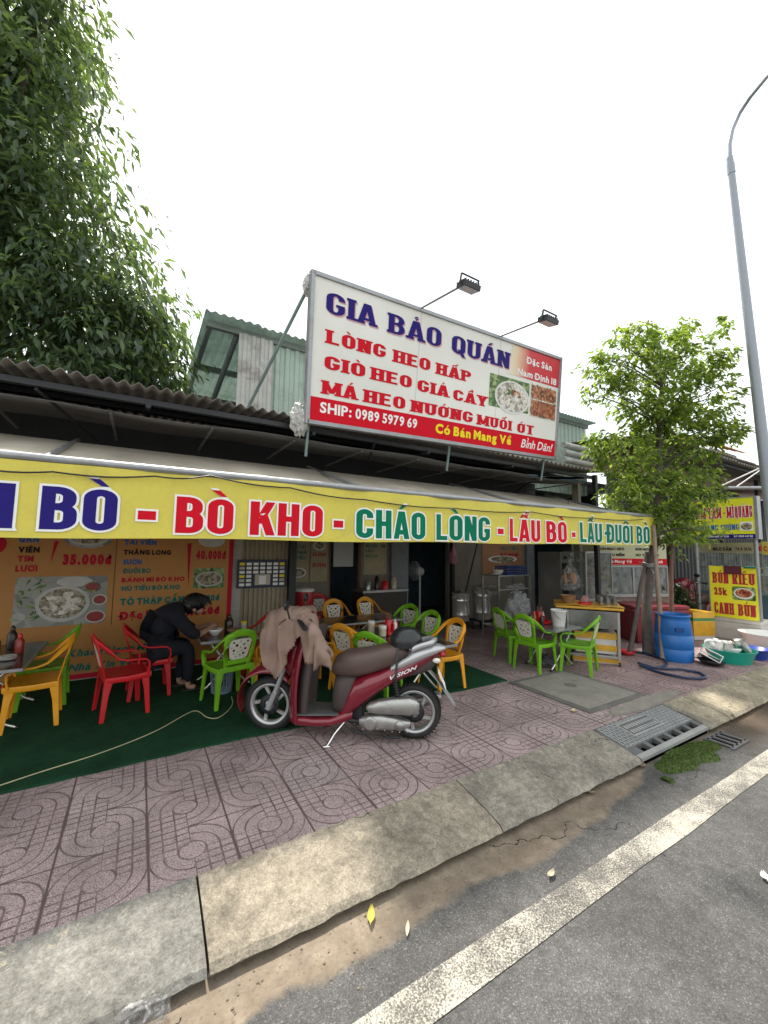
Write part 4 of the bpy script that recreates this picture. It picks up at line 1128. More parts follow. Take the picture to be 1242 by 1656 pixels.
def chair(label, loc, deg, pl, pw):
    """small moulded armchair facing local +Y"""
    t = thing('plastic_chair', label, 'chair', loc, R(deg-90), 'plastic armchairs set round the tables')
    mb = MB()
    def st(u, v):
        x = (u-.5)*.38*(1-.08*(1-v)); y = -.17+.36*v
        z = .375-.012*math.sin(math.pi*v)*math.sin(math.pi*u)+(-.02*max(0, v-.85)/.15 if v > .85 else 0)
        return (x, y, z)
    mb.grid(st, 12, 12); mb.grid(lambda u, v: tuple(a-b for a, b in zip(st(1-u, v), (0, 0, .012))), 12, 12)
    for pts in ([(-.19, .19, .355), (-.06, .20, .348), (.06, .20, .348), (.19, .19, .355)],): mb.sweep(pts, .045, .014, (0, 0, 1), smooth=True)
    for s_ in (-1, 1): mb.sweep([(s_*.185, -.17, .35), (s_*.195, 0, .345), (s_*.19, .19, .35)], .05, .012, (0, 0, 1), smooth=True)
    mb.sweep([(-.175, -.175, .355), (.175, -.175, .355)], .05, .012, (0, 0, 1))
    part('seat', mb, pl, t)
    for sx in (-1, 1):
        for fy in (1, -1):
            mb = MB(); y0, y1 = (.185, .165) if fy > 0 else (-.19, -.165); x0, x1 = sx*.20, sx*.178
            rings = []
            for q, hw in ((0, .017), (.03, .018), (.6, .026), (.88, .040), (1.0, .058)):
                cx, cy, cz = x0+(x1-x0)*q, y0+(y1-y0)*q, .37*q
                rings.append([(cx+sx*.012, cy-fy*hw*1.3+.0, cz), (cx+sx*.012, cy+fy*.012, cz), (cx-sx*hw*1.1, cy+fy*.012, cz), (cx-sx*hw*1.1, cy-fy*.004, cz), (cx-sx*.002, cy-fy*.004, cz), (cx-sx*.002, cy-fy*hw*1.3, cz)])
            mb.loft(rings, smooth=False)
            part('leg', mb, pl, t, bevel=.003)
        mb = MB()
        pts = [(sx*.188, .16, .355), (sx*.196, .172, .42), (sx*.202, .168, .475), (sx*.206, .135, .505), (sx*.210, .07, .513), (sx*.212, -.02, .517), (sx*.209, -.09, .54), (sx*.196, -.15, .60), (sx*.172, -.205, .655), (sx*.135, -.245, .695), (sx*.085, -.258, .716)]
        pts = [tuple(p) for p in pts]
        mb.sweep(pts, [.05, .046, .044, .046, .046, .044, .042, .042, .042, .042, .040], .017, [(1, .15, 0), (1, .1, 0), (1, 0, 0), (1, 0, 0), (1, 0, 0), (1, 0, 0), (1, 0, .1), (.9, .3, .5), (.75, .3, .75), (.5, .2, .85), (.2, .1, 1)], smooth=True)
        part('armrest', mb, pl, t)
    mb = MB()
    fr = []
    for k in range(25):
        a = math.pi*k/24; x = .148*math.cos(a); z = .60+.122*math.sin(a)
        fr.append((x, backy(z), z))
    fr = [(.115, backy(.37), .37), (.128, backy(.45), .45), (.142, backy(.53), .53)]+fr+[(-.142, backy(.53), .53), (-.128, backy(.45), .45), (-.115, backy(.37), .37)]
    mb.sweep(fr, [.04]*3+[.042+.028*math.sin(math.pi*k/24) for k in range(25)]+[.04]*3, .013, [Vector((p[0]*1.2, 0, (p[2]-.5)*.9+.001)) if abs(p[2]) > .58 else Vector((1, 0, 0)) for p in fr], smooth=True)
    mb.sweep([(-.12, backy(.425), .425), (.12, backy(.425), .425)], .045, .012, (0, 0, 1))
    part('back_frame', mb, pl, t)
    vs, fs = PANEL
    q = [(x, backy(y+.47)-.007*math.cos(x*9)+.004+z, y+.47) for x, y, z in vs]
    part('back_panel', MB().add(q, fs), pw, t)
    return t
def plastic(name, c): return M(name, c, .42, var=.14, vs=4, spec=.4, bump=.15, bs=30, dirt=tuple(.6*x+.06 for x in c), ds=6, da=.45)
p_red, p_yel, p_grn = plastic('red_plastic', (.56, .012, .018)), plastic('amber_plastic', (.74, .32, .012)), plastic('lime_plastic', (.17, .43, .012))
p_pan = M('ivory_plastic', (.70, .68, .58), .45, var=.06)
KIND = {'r': ('red', p_red), 'y': ('amber yellow', p_yel), 'g': ('lime green', p_grn)}
src = {}
for k, x, y, dg, lb in (
        ('g', 5.10, 3.40, 112, 'lime green chair with its back to the steel stand, right of the white bucket table'),
        ('g', 4.65, 3.74, 3, 'lime green chair nearer the street of the two left of the white bucket'),
        ('g', 4.78, 4.24, -14, 'lime green chair farther in behind its twin left of the white bucket table'),
        ('r', -.06, 4.72, 12, 'empty bright red chair standing alone between two tables, seen from its side'),
        ('r', .17, 5.16, 3, 'red chair the eating person sits on'),
        ('y', -.73, 4.82, 184, 'amber yellow chair at the far left edge pushed to the metal-edged table'),
        ('g', -.74, 5.36, 183, 'dark-lit green chair behind the leftmost yellow chair'),
        ('g', .87, 4.52, 104, 'lime green chair with its white back to the street, left of the scooter wheel'),
        ('r', 1.30, 5.32, 184, 'red chair facing the eating person across the table'),
        ('y', 1.33, 4.76, 178, 'amber yellow chair behind the draped jacket, left side'),
        ('y', 1.78, 4.5, 2, 'amber yellow chair almost hidden by the jacket, its arm showing at right'),
        ('y', 2.17, 4.22, 24, 'amber yellow chair seen from behind just above the scooter seat'),
        ('g', 2.20, 3.74, 32, 'lime green chair with only its top showing over the scooter seat'),
        ('g', 3.30, 5.02, 196, 'lime green chair at the back end of the table with the red caddy'),
        ('g', 3.20, 4.40, 188, 'lime green chair between another green chair and the yellow one behind the scooter tail'),
        ('y', 3.10, 3.82, 180, 'amber yellow chair standing behind the scooter tail'),
        ('y', 2.72, 5.84, -92, 'amber yellow chair facing the street at the dim middle table, left one'),
        ('y', 3.34, 5.86, -84, 'amber yellow chair facing the street at the dim middle table, right one'),
        ('g', 2.26, 6.62, -90, 'dim green chair against the cream menu wall at the back'),
        ('r', 2.78, 6.62, -90, 'dim red chair by the dark doorway at the back')):
    if k not in src: src[k] = chair(lb, (x, y, .013 if x < 3.9 else 0), dg, KIND[k][1], p_pan); continue
    copy_thing(src[k], (x, y, .013 if x < 3.9 else 0), R(dg-90), lb)

# ---------------------------------------------------------------- tables
m_top = M('dark_table_top', (.05, .05, .052), .16, .3, var=.3, vs=4, spec=.6, dirt=(.12, .11, .1), da=.4)
m_topgrey = M('steel_table_top', (.34, .34, .33), .2, .8, var=.2, dirt=(.2, .18, .15), da=.4)
def table(label, x0, x1, y0, y1, h, top, ztop=.013):
    t = thing('folding_table', label, 'table', ((x0+x1)/2, (y0+y1)/2, ztop if x0 < 3.9 else 0), 0, 'folding tables under the awning')
    w, d = x1-x0, y1-y0
    part('table_top', MB().box((0, 0, h-.012), (w, d, .022)), top, t, bevel=.004)
    mb = MB(); 
    for a, b in (((-w/2, -d/2), (w/2, -d/2)), ((w/2, -d/2), (w/2, d/2)), ((w/2, d/2), (-w/2, d/2)), ((-w/2, d/2), (-w/2, -d/2))):
        mb.sweep([(a[0], a[1], h-.013), (b[0], b[1], h-.013)], .026, .008, (0, 0, 1))
    part('edge_trim', mb, m_galv, t)
    for s_ in (-1, 1):
        mb = MB(); y = s_*d*.32
        mb.tube([(-w*.44, y, .02), (-w*.34, y, .055), (-w*.22, y, .13), (w*.05, y, h*.55), (w*.36, y, h-.025)], .012, 8)
        mb.tube([(w*.44, y+.03, .02), (w*.34, y+.03, .055), (w*.22, y+.03, .13), (-w*.05, y+.03, h*.55), (-w*.36, y+.03, h-.025)], .012, 8)
        for q, yy in ((-w*.44, y), (w*.44, y+.03)): mb.ball((q, yy, .018), .018, 8, 1)
        part('leg_frame', mb, [m_steel, m_blackpl], t)
    return t
table('metal-edged folding table cut by the left edge of the photo', -1.5, -.76, 4.45, 5.55, .56, m_top)
table('dark folding table with the bowls in front of the eating person', .62, 1.22, 4.75, 5.38, .56, m_top)
table('long dark table with the red caddy behind the scooter', 2.38, 3.0, 3.42, 4.62, .56, m_top)
table('dim dark table between the yellow chairs further in', 2.15, 3.35, 5.0, 5.55, .56, m_top)
table('square grey table carrying the white bucket', 4.70, 5.28, 3.45, 4.05, .55, m_topgrey)
m_ceram = M('white_ceramic', (.72, .71, .68), .2, var=.05)
m_choc = M('brown_bowl', (.22, .13, .08), .35, var=.2)
def bowl(label, c, r, mt, group=None, fill=None):
    pr = [(r*.42, 0), (r*.45, r*.12), (r*.62, r*.22), (r*.86, r*.52), (r, r*.84), (r*.97, r*.86), (r*.82, r*.5), (r*.55, r*.27), (0.001, r*.22)]
    mb = MB().lathe(pr, c, 24); ms = [mt]
    if fill: mb.lathe([(r*.9, r*.62), (.001, r*.66)], c, 20, 1, capb=False); ms.append(fill)
    return solo('bowl', mb, ms, label, 'bowl', loc=tuple(c), group=group)
TB = .587
bowl('white soup bowl held under the eating person, chopsticks in it', (.80, 5.04, TB-.01), .085, m_ceram, fill=m_f_soup)
bowl('brown dipping bowl right of the white soup bowl', (.99, 5.02, TB-.01), .07, m_choc)
def bottle(label, c, h, r, mt, capm, group='sauce bottles and jars on the tables', cat='bottle', name='sauce_bottle', neck=.45):
    t = thing(name, label, cat, c, 0, group)
    part('bottle_body' if cat == 'bottle' else 'jar_body', MB().lathe([(r*.95, 0), (r, h*.06), (r, h*.62), (r*neck*1.2, h*.76), (r*neck, h*.82)], (0, 0, 0), 16), mt, t)
    part('cap', MB().lathe([(r*neck*1.15, h*.80), (r*neck*1.15, h*.9), (r*.18, h)] if neck < .8 else [(r*1.02, h*.82), (r*1.02, h)], (0, 0, 0), 16), capm, t)
    return t
m_jar = M('pale_jar', (.50, .46, .36), .2, var=.2); m_sauce = M('chilli_sauce', (.30, .03, .02), .2); m_soy = M('dark_sauce', (.03, .015, .012), .2)
m_redpl = M('red_gloss_plastic', (.62, .015, .02), .3)
bottle('dark sauce bottle behind the brown bowl on the diner\'s table', (.98, 5.22, TB-.01), .2, .05, m_soy, m_soy)
bottle('cream lidded jar at the right end of the diner\'s table', (1.15, 5.2, TB-.01), .1, .035, m_jar, m_ink_yellow, cat='jar', name='jar', neck=.95)
bottle('dark bottle on the metal-edged table at the far left', (-1.06, 5.0, TB-.01), .2, .04, m_soy, m_redpl)
bottle('chilli red bottle on the metal-edged table at left', (-.90, 5.05, TB-.01), .18, .036, m_sauce, m_redpl)
bottle('black bottle with white label behind the others at left', (-1.0, 5.28, TB-.01), .22, .04, m_soy, m_soy)
for i in range(3):
    solo('saucer', MB().lathe([(.04, 0), (.055, .006), (.065, .012), (.05, .008), (.001, .006)], (-.93, 4.82, TB-.01+.012*i), 20), m_ceram, ('lowest', 'middle', 'top')[i]+' saucer of the little stack on the left table', 'saucer', loc=(-.93, 4.82, TB+.012*i), group='stacked saucers')
c = (2.62, 4.30, TB-.01)
bottle('glass jar with white lid left of the red caddy', (2.43, 4.30, TB-.01), .15, .042, m_jar, m_white, cat='jar', name='jar', neck=.95)
bottle('short cream jar with pale lid touching the red caddy', (2.48, 4.12, TB-.01), .12, .043, M('cream_jar', (.6, .55, .4), .3), m_ink_white, cat='jar', name='jar', neck=.95)
def caddy(label, c, k=1.0):
    t = thing('condiment_caddy', label, 'caddy', c, 0, 'red condiment caddies')
    mb = MB(); mb.box((0, 0, .008), (.20*k, .14*k, .016)); mb.box((-.095*k, 0, .05), (.01, .14*k, .10)); mb.box((.0, .065*k, .06), (.20*k, .01, .12)); mb.box((-.03*k, 0, .07), (.01, .13*k, .11)); mb.box((.095*k, 0, .025), (.01, .14*k, .05)); mb.box((0, -.065*k, .02), (.2*k, .01, .04))
    part('tray', mb, m_redpl, t, bevel=.004)
    mb = MB(); mb.lathe([(.035, .02), (.042, .17), (.04, .172)], (-.055*k, .0, 0), 14)
    part('chopstick_holder', mb, m_redpl, t)
    mb = MB()
    for i in range(16):
        a = i*2.4; mb.tube([(-.055*k+.02*math.cos(a), .02*math.sin(a), .06), (-.055*k+.03*math.cos(a), .03*math.sin(a), .21+.02*(i % 3))], .003, 5)
    part('chopstick_bundle', mb, m_wood_red, t)
    part('sauce_bottle', MB().lathe([(.024, .016), (.026, .11), (.01, .14), (.006, .17)], (.03*k, .01, 0), 12), m_ceram, t)
    return t
caddy('red plastic caddy with chopsticks on the long dark table', (2.66, 4.18, TB-.01), 1.15)
caddy('red caddy with chopsticks beside the white bucket', (4.97, 3.86, .55))
bottle('brown sauce bottle left of the caddy by the white bucket', (4.80, 3.86, .55), .19, .03, M('amber_sauce', (.22, .07, .02), .2), m_redpl)
bottle('dark sauce bottle next to the brown one by the white bucket', (4.86, 3.78, .55), .17, .03, m_soy, m_wood_red)
bk = thing('bucket', 'white plastic bucket with wire handle on the grey table', 'bucket', (5.06, 3.66, .55))
part('bucket_body', MB().lathe([(.078, 0), (.105, .2), (.11, .205), (.11, .22), (.103, .22), (.1, .2), (.075, .01), (.001, .01)], n=28), M('white_pail', (.66, .66, .63), .45, var=.08, dirt=(.4, .38, .33), da=.3), bk)
part('handle', MB().tube([(.108*math.cos(a), -.11*math.sin(a)*.75, .19-.11*math.sin(a)) for a in [math.pi*i/12 for i in range(13)]], .003, 6), m_dark_metal, bk)

# ---------------------------------------------------------------- person eating
def skin(name, nodes, edges, mat, parent, sub=2, root=0):
    me = D.meshes.new(name); me.from_pydata([n[:3] for n in nodes], edges, [])
    o = D.objects.new(name, me); COL.objects.link(o)
    sk = o.modifiers.new('skin', 'SKIN'); sk.use_smooth_shade = True
    for i, n in enumerate(nodes):
        r = n[3]; me.skin_vertices[0].data[i].radius = r if isinstance(r, tuple) else (r, r)
    me.skin_vertices[0].data[root].use_root = True
    ss = o.modifiers.new('sub', 'SUBSURF'); ss.levels = sub; ss.render_levels = sub
    dg = bpy.context.evaluated_depsgraph_get(); m2 = D.meshes.new_from_object(o.evaluated_get(dg))
    D.objects.remove(o); D.meshes.remove(me)
    m2.materials.clear(); m2.materials.append(mat)
    for p in m2.polygons: p.use_smooth = True
    o = D.objects.new(name, m2); COL.objects.link(o); o.parent = parent
    return o
m_skin = M('skin', (.42, .24, .16), .5, var=.1); m_hair = M('black_hair', (.006, .006, .007), .35, var=.4, vs=40, bump=.6, bs=90)
m_navy = M('navy_cloth', (.006, .007, .014), .9, var=.3, vs=8, bump=.4, bs=30)
pr = thing('person', 'person in dark navy clothes bent over a bowl of soup on a red chair', 'person', (.17, 5.14, .013))
N, E = [], []
def nd(x, y, z, r, to=None):
    N.append((x, y, z, r)); 
    if to is not None: E.append((to, len(N)-1))
    return len(N)-1
pel = nd(.0, 0, .47, (.12, .14)); sp1 = nd(.07, 0, .60, (.11, .13), pel); sp2 = nd(.15, 0, .74, (.115, .14), sp1); ch = nd(.235, 0, .84, (.09, .13), sp2)
nk = nd(.325, 0, .895, .052, ch); hd = nd(.375, 0, .905, .07, nk); h2 = nd(.425, 0, .885, .078, hd); fc = nd(.468, 0, .845, .06, h2); chin = nd(.455, 0, .79, .036, fc)
hands = []
for s_ in (-1, 1):
    sh = nd(.225, s_*.165, .80, .056, ch); el = nd(.40, s_*.24, .60, .042, sh); fa = nd(.50, s_*.15, .615, .034, el); wr_ = nd(.565, s_*.085, .645, .024, fa); pa = nd(.60, s_*.055, .66, .028, wr_)
    kn = len(N)
    for f, (dy, L_) in enumerate(((-.020, .055), (-.006, .062), (.008, .058), (.020, .045))):
        a = nd(.622, s_*.05+dy, .668+.004*f, .009, pa); b = nd(.622+L_*.5, s_*.045+dy*.9, .660, .0085, a); nd(.622+L_*.75, s_*.04+dy*.8, .635, .0075, b)
    a = nd(.605, s_*.02, .675, .010, pa); nd(.635, s_*.012, .67, .008, a)
    hp = nd(.06, s_*.085, .455, .085, pel); k_ = nd(.36, s_*.11, .47, .062, hp); an = nd(.375 if s_ < 0 else .30, s_*.10, .09, .036, k_); he = nd(.375 if s_ < 0 else .30, s_*.10, .035, .032, an); nd(.46 if s_ < 0 else .385, s_*.11, .025, .030, he)
body = skin('body', N, E, m_skin, pr)
body.data.materials.append(m_navy)
for f_ in body.data.polygons:
    q = f_.center
    if not ((q.x > .315 and q.z > .75 and abs(q.y) < .14) or (q.x > .45 and q.z > .56) or q.z < .10): f_.material_index = 1
def subset(names, grow):
    return None
S, SE = [], []
def sn(x, y, z, r, to=None):
    S.append((x, y, z, r)); 
    if to is not None: SE.append((to, len(S)-1))
    return len(S)-1
a = sn(.01, 0, .50, (.145, .185)); b = sn(.06, 0, .61, (.150, .195), a); c_ = sn(.135, 0, .755, (.155, .20), b); d = sn(.235, 0, .855, (.125, .185), c_); sn(.305, 0, .895, (.082, .09), d)
for s_ in (-1, 1):
    q = sn(.225, s_*.175, .80, .085, d); w_ = sn(.31, s_*.215, .70, .072, q); w_ = sn(.39, s_*.240, .61, .064, w_); sn(.46, s_*.195, .61, .054, w_)
skin('shirt', S, SE, m_navy, pr)
S, SE = [], []
a = sn(.0, 0, .45, (.15, .18))
for s_ in (-1, 1):
    q = sn(.06, s_*.09, .455, .115, a); q = sn(.21, s_*.105, .465, .10, q); q = sn(.36, s_*.11, .465, .085, q); fx = .375 if s_ < 0 else .30
    q = sn(.37+(fx-.37)*.5, s_*.105, .28, .066, q); sn(fx, s_*.10, .09, .058, q)
skin('trousers', S, SE, m_navy, pr)
mb = MB(); mb.ball((.405, 0, .932), (.128, .118, .108), 18, jit=.05); mb.ball((.355, 0, .90), (.098, .108, .098), 16, jit=.06, seed=2)
for k in range(420):
    a = random.random()*6.28; b = random.random()*1.35
    p = Vector((.405+.126*math.sin(b)*math.cos(a), .116*math.sin(b)*math.sin(a), .932+.106*math.cos(b)))
    mb.tube([p, p+Vector((.03+.02*math.cos(a), .02*math.sin(a), -.02)), p+Vector((.055+.02*math.cos(a), .03*math.sin(a), -.065))], [.006, .005, .001], 4)
part('hair', mb, m_hair, pr)
mb = MB()
for s_ in (-1, 1): mb.ball((.505, s_*.028, .868), (.009, .012, .007), 8).cut()
part('eye', mb, m_black, pr)
mb = MB(); mb.ball((.525, 0, .835), (.016, .012, .016), 8)
part('nose', mb, m_skin, pr); mb = MB()
for s_ in (-1, 1): mb.ball((.40, s_*.088, .865), (.022, .010, .03), 8).cut()
part('ear', mb, m_skin, pr)
mb = MB()
for s_ in (-1, 1):
    fx = .375 if s_ < 0 else .30
    mb.box((fx+.05, s_*.105, .006), (.21, .08, .014)).cut()
part('sandal', mb, m_dark_metal, pr, bevel=.005)
mb = MB(); mb.tube([(.83, 5.10, .70), (.79, 5.05, .60)], .0035, 6); mb.tube([(.835, 5.085, .70), (.80, 5.04, .60)], .0035, 6)
solo('chopsticks', mb, m_wood_red, 'pair of chopsticks the eating person dips into the white bowl', 'chopsticks', loc=(.8, 5.05, .6))

# ---------------------------------------------------------------- scooter
SX = Vector((1.07, -.79, 0)).normalized()
sc = thing('scooter', 'dark red motor scooter parked on its side stand in front of the tables', 'scooter', (1.03, 3.71, 0), math.atan2(SX.y, SX.x))
m_red = M('wine_red_paint', (.20, .008, .022), .24, .1, var=.06, coat=.7, dirt=(.12, .07, .06), ds=4, da=.2)
m_seat = M('brown_vinyl', (.095, .062, .052), .45, var=.15, vs=6, bump=.2, bs=120, dirt=(.16, .12, .10), da=.3)
m_brownpl = M('brown_matte_plastic', (.060, .044, .042), .55, var=.15, dirt=(.12, .1, .09), da=.3)
m_greypl = M('grey_floor_plastic', (.10, .10, .10), .7, var=.2, dirt=(.17, .15, .13), da=.5, bump=.4, bs=200)
m_silver = M('silver_paint', (.48, .48, .49), .32, .5, var=.08, dirt=(.3, .27, .24), da=.3)
m_engine = M('worn_aluminium', (.42, .42, .40), .36, .8, var=.2, vs=12, bump=.2, bs=50, dirt=(.12, .10, .08), da=.6)
m_tyre = M('tyre_rubber', (.018, .018, .018), .8, var=.3, dirt=(.09, .08, .07), da=.4)
m_rim = M('rim_silver', (.52, .52, .52), .35, .7, var=.12, dirt=(.25, .22, .19), da=.5)
m_chrome = M('chrome', (.75, .75, .76), .1, 1.0, var=.05)
def wheel(cx, r, wt, nspoke, twist):
    t = D.objects.new('wheel', None)
    mb = MB(); prof = []
    k = 14
    for i in range(k+1):
        a = -math.pi*.5+2*math.pi*i/k*.0
    ring = [(r-.052, -wt*.36), (r-.04, -wt*.48), (r-.018, -wt*.46), (r-.005, -wt*.25), (r, 0), (r-.005, wt*.25), (r-.018, wt*.46), (r-.04, wt*.48), (r-.052, wt*.36)]
    mb.lathe(ring, (cx, 0, r), 48, axis='y', capb=False, capt=False)
    mb.lathe([(r-.052, -wt*.36), (r-.052, wt*.36)][::-1], (cx, 0, r), 48, axis='y', capb=False, capt=False)
    for i in range(44):
        a = 2*math.pi*i/44
        for s_ in (-1, 1):
            p = [(cx+(r+.0015)*math.cos(a+da), s_*y, r+(r+.0015)*math.sin(a+da)) for da, y in ((0, .004), (.05, wt*.22), (.075, wt*.40))]
            mb.sweep(p, .012, .004, (math.cos(a), 0, math.sin(a)), 0)
    ty = part('wheel', mb, m_tyre, sc)
    mb = MB(); ri = r-.05
    mb.lathe([(ri, -wt*.38), (ri+.006, -wt*.42), (ri-.004, -wt*.44), (ri-.022, -wt*.36), (ri-.026, -wt*.1), (ri-.026, wt*.1), (ri-.022, wt*.36), (ri-.004, wt*.44), (ri+.006, wt*.42), (ri, wt*.38)], (cx, 0, r), 48, axis='y', capb=False, capt=False)
    for i in range(nspoke):
        a = 2*math.pi*i/nspoke+.3
        p = [(cx+q*math.cos(a+tw), 0, r+q*math.sin(a+tw)) for q, tw in ((.03, 0), (.08, twist*.5), (ri-.018, twist))]
        mb.sweep(p, [.036, .026, .034], .026, [(-math.sin(a), 0, math.cos(a))]*3)
    mb.lathe([(.001, -.045), (.034, -.045), (.036, -.03), (.036, .03), (.034, .045), (.001, .045)], (cx, 0, r), 20, axis='y')
    part('rim', mb, m_rim, ty)
    mb = MB(); mb.lathe([(.045, -.040), (.085, -.040), (.085, -.035), (.045, -.035)], (cx, 0, r), 32, axis='y', capb=False, capt=False)
    for i in range(10):
        a = i*.628; mb.tube([(cx+.05*math.cos(a), -.0375, r+.05*math.sin(a)), (cx+.082*math.cos(a+.15), -.0375, r+.082*math.sin(a+.15))], .005, 5)
    part('brake_disc', mb, m_dark_metal, ty)
wheel(.055, .222, .085, 5, .35)
wheel(1.315, .222, .095, 5, .6)
def rib(profile, mat_, name, parent=sc, n=18, **kw):
    """solid lofted along x: profile rows (x, zlow, zhigh, halfwidth, squareness)"""
    rings = []
    for x, z0, z1, hw, sq in profile:
        rg = []
        for j in range(n):
            a = 2*math.pi*j/n; c_, s_ = math.cos(a), math.sin(a); e = 2/sq
            rg.append((x, hw*math.copysign(abs(c_)**e, c_), (z0+z1)/2+(z1-z0)/2*math.copysign(abs(s_)**e, s_)))
        rings.append(rg)
    return part(name, MB().loft(rings), mat_, parent, **kw)
# front fender
mb = MB()
def fend(u, v):
    a = R(200-150*u); rr_ = .262+.05*math.sin(math.pi*min(1, u*1.05))*(.6+.4*u); y = (v-.5)*2
    w = .075*(.55+.45*math.sin(math.pi*min(1, .15+u*.75)))
    return (.055+rr_*math.cos(a)*1.0, w*y, .235+(rr_-.055*abs(y)**2.2)*math.sin(a)*1.08)
mb.grid(fend, 26, 10); part('front_fender', mb, m_red, sc, solid=.004)
mb = MB()
for s_ in (-1, 1):
    mb.tube([(.06, s_*.07, .20), (.115, s_*.068, .34), (.19, s_*.055, .55)], [.026, .022, .02], 10)
    mb.box((.085, s_*.075, .27), (.04, .03, .17), ry=.42)
part('fork', mb, m_galv, sc, bevel=.004)
# leg shield: red outer shell and brown inner panel, widths follow the real shield
def shield(x_front, zs, name, mt, thick, wf, xo):
    rings = []
    for z in zs:
        u = (z-zs[0])/(zs[-1]-zs[0]); hw = wf(u); xf = xo(u); rg = []
        for j in range(13):
            y = -1+2*j/12; rg.append((xf+.10*abs(y)**2.2, hw*y, z))
        for j in range(13):
            y = 1-2*j/12; rg.append((xf+thick+.085*abs(y)**2.2, hw*y*.97, z))
        rings.append(rg)
    return part(name, MB().loft(rings), mt, sc)
zs = [.12, .2, .3, .4, .5, .6, .7, .8, .9, .96]
shield(0, zs, 'leg_shield', m_red, .03, lambda u: .115+.075*math.sin(math.pi*min(1, .25+u*.62)), lambda u: .235-.035*math.sin(math.pi*u)*1.3+.10*u)
shield(0, zs[1:-1], 'inner_panel', m_brownpl, .055, lambda u: .10+.06*math.sin(math.pi*min(1, .3+u*.6)), lambda u: .285-.02*math.sin(math.pi*u)+.10*u)
rib([(.02, .84, .86, .01, 2), (.06, .80, .93, .07, 2.4), (.14, .80, 1.0, .13, 2.6), (.24, .82, 1.05, .14, 2.6), (.34, .88, 1.04, .12, 2.4), (.42, .93, 1.02, .06, 2)], m_red, 'handlebar_cowl')
part('headlight', MB().ball((.045, 0, .885), (.05, .085, .05), 16), M('headlight_glass', (.6, .62, .63), .08, .3), sc)
rib([(.16, .58, .60, .02, 2), (.18, .5, .80, .09, 2.5), (.26, .45, .86, .11, 2.6), (.34, .5, .84, .09, 2.5)], m_red, 'front_apron')
mb = MB(); mb.tube([(.44, -.36, .95), (.36, -.22, .97), (.24, 0, .97), (.28, .22, .985), (.30, .36, .98)], .014, 8)
for s_ in (-1, 1): mb.tube([(.30, .24, .985), (.315, .38, .98)] if s_ > 0 else [(.37, -.24, .968), (.45, -.38, .948)], .021, 10, 1)
part('handlebar', mb, [m_dark_metal, m_blackpl], sc)
mb = MB()
for s_ in (-1, 1): mb.sweep([(.24, s_*.22, .985), (.215, s_*.30, .965), (.24, s_*.37, .955)], .018, .008, (0, 0, 1)).cut()
part('brake_lever', mb, m_chrome, sc)
for s_ in (-1, 1):
    mb = MB(); mb.tube([(.27, s_*.22, .99), (.26, s_*.26, 1.08)], .007, 6); mb.ball((.262, s_*.285, 1.11), (.016, .062, .042), 14)
    part('mirror', mb, m_blackpl, sc)
# floor and belly
rib([(.27, .10, .20, .10, 4), (.33, .10, .185, .165, 5), (.48, .105, .175, .175, 5), (.62, .115, .185, .175, 5), (.72, .13, .22, .15, 4), (.80, .15, .24, .11, 3)], m_red, 'belly_cover')
mb = MB(); mb.grid(lambda u, v: (.315+.39*u, (v-.5)*.31*(1-.12*u), .188+.012*u+.0*v), 14, 10); part('floorboard', mb, m_greypl, sc, solid=.008)
rib([(.615, .20, .40, .05, 3), (.64, .19, .50, .10, 3), (.70, .18, .53, .125, 3), (.78, .20, .53, .12, 3), (.84, .28, .52, .08, 3)], m_brownpl, 'seat_front_panel')
# red side bodywork: swept up to the tail
rib([(.70, .16, .22, .10, 3), (.76, .17, .40, .135, 3), (.82, .22, .50, .150, 3), (.92, .30, .535, .155, 2.8), (1.02, .38, .565, .155, 2.8), (1.14, .455, .62, .145, 2.7), (1.27, .52, .675, .125, 2.6), (1.40, .61, .72, .095, 2.4), (1.52, .69, .745, .055, 2.2), (1.58, .725, .745, .02, 2)], m_red, 'side_cover', n=24)
rib([(1.12, .565, .61, .140, 3), (1.2, .585, .68, .150, 3), (1.30, .625, .735, .150, 2.8), (1.38, .66, .765, .138, 2.6), (1.46, .69, .785, .115, 2.4), (1.53, .715, .78, .075, 2.2), (1.575, .735, .765, .03, 2)], m_silver, 'rear_cowl', n=22)
mb = MB(); mb.tube([(1.28, -.10, .745), (1.37, -.11, .785), (1.45, -.10, .808), (1.49, 0, .815), (1.45, .10, .808), (1.37, .11, .785), (1.28, .10, .745)], .022, 10)
part('grab_rail', mb, m_silver, sc)
rib([(.60, .52, .56, .05, 2.6), (.63, .505, .645, .115, 3), (.72, .50, .70, .145, 3.2), (.84, .50, .715, .15, 3.2), (.95, .53, .735, .145, 3.2), (1.06, .565, .765, .135, 3), (1.17, .60, .78, .12, 2.8), (1.25, .65, .765, .09, 2.4), (1.28, .69, .73, .04, 2)], m_seat, 'seat', n=24)
rib([(1.24, .50, .56, .06, 3), (1.36, .53, .64, .075, 3), (1.46, .57, .69, .06, 3), (1.52, .66, .70, .04, 2.5)], m_brownpl, 'under_tail')
mb = MB(); mb.ball((1.55, 0, .705), (.035, .085, .03), 14); part('tail_light', mb, M('tail_lens', (.35, .01, .01), .1), sc)
mb = MB()
for s_ in (-1, 1): mb.ball((1.50, s_*.095, .665), (.035, .02, .022), 10).cut()
part('rear_indicator', mb, M('indicator_lens', (.75, .70, .62), .12), sc)
mb = MB(); mb.sweep([(1.42, 0, .58), (1.50, 0, .50), (1.56, 0, .42), (1.64, 0, .31), (1.655, 0, .285)], [.10, .13, .15, .14, .10], .012, (0, 1, 0)); part('mudguard', mb, M('grey_mudguard', (.30, .31, .32), .4, var=.15), sc)
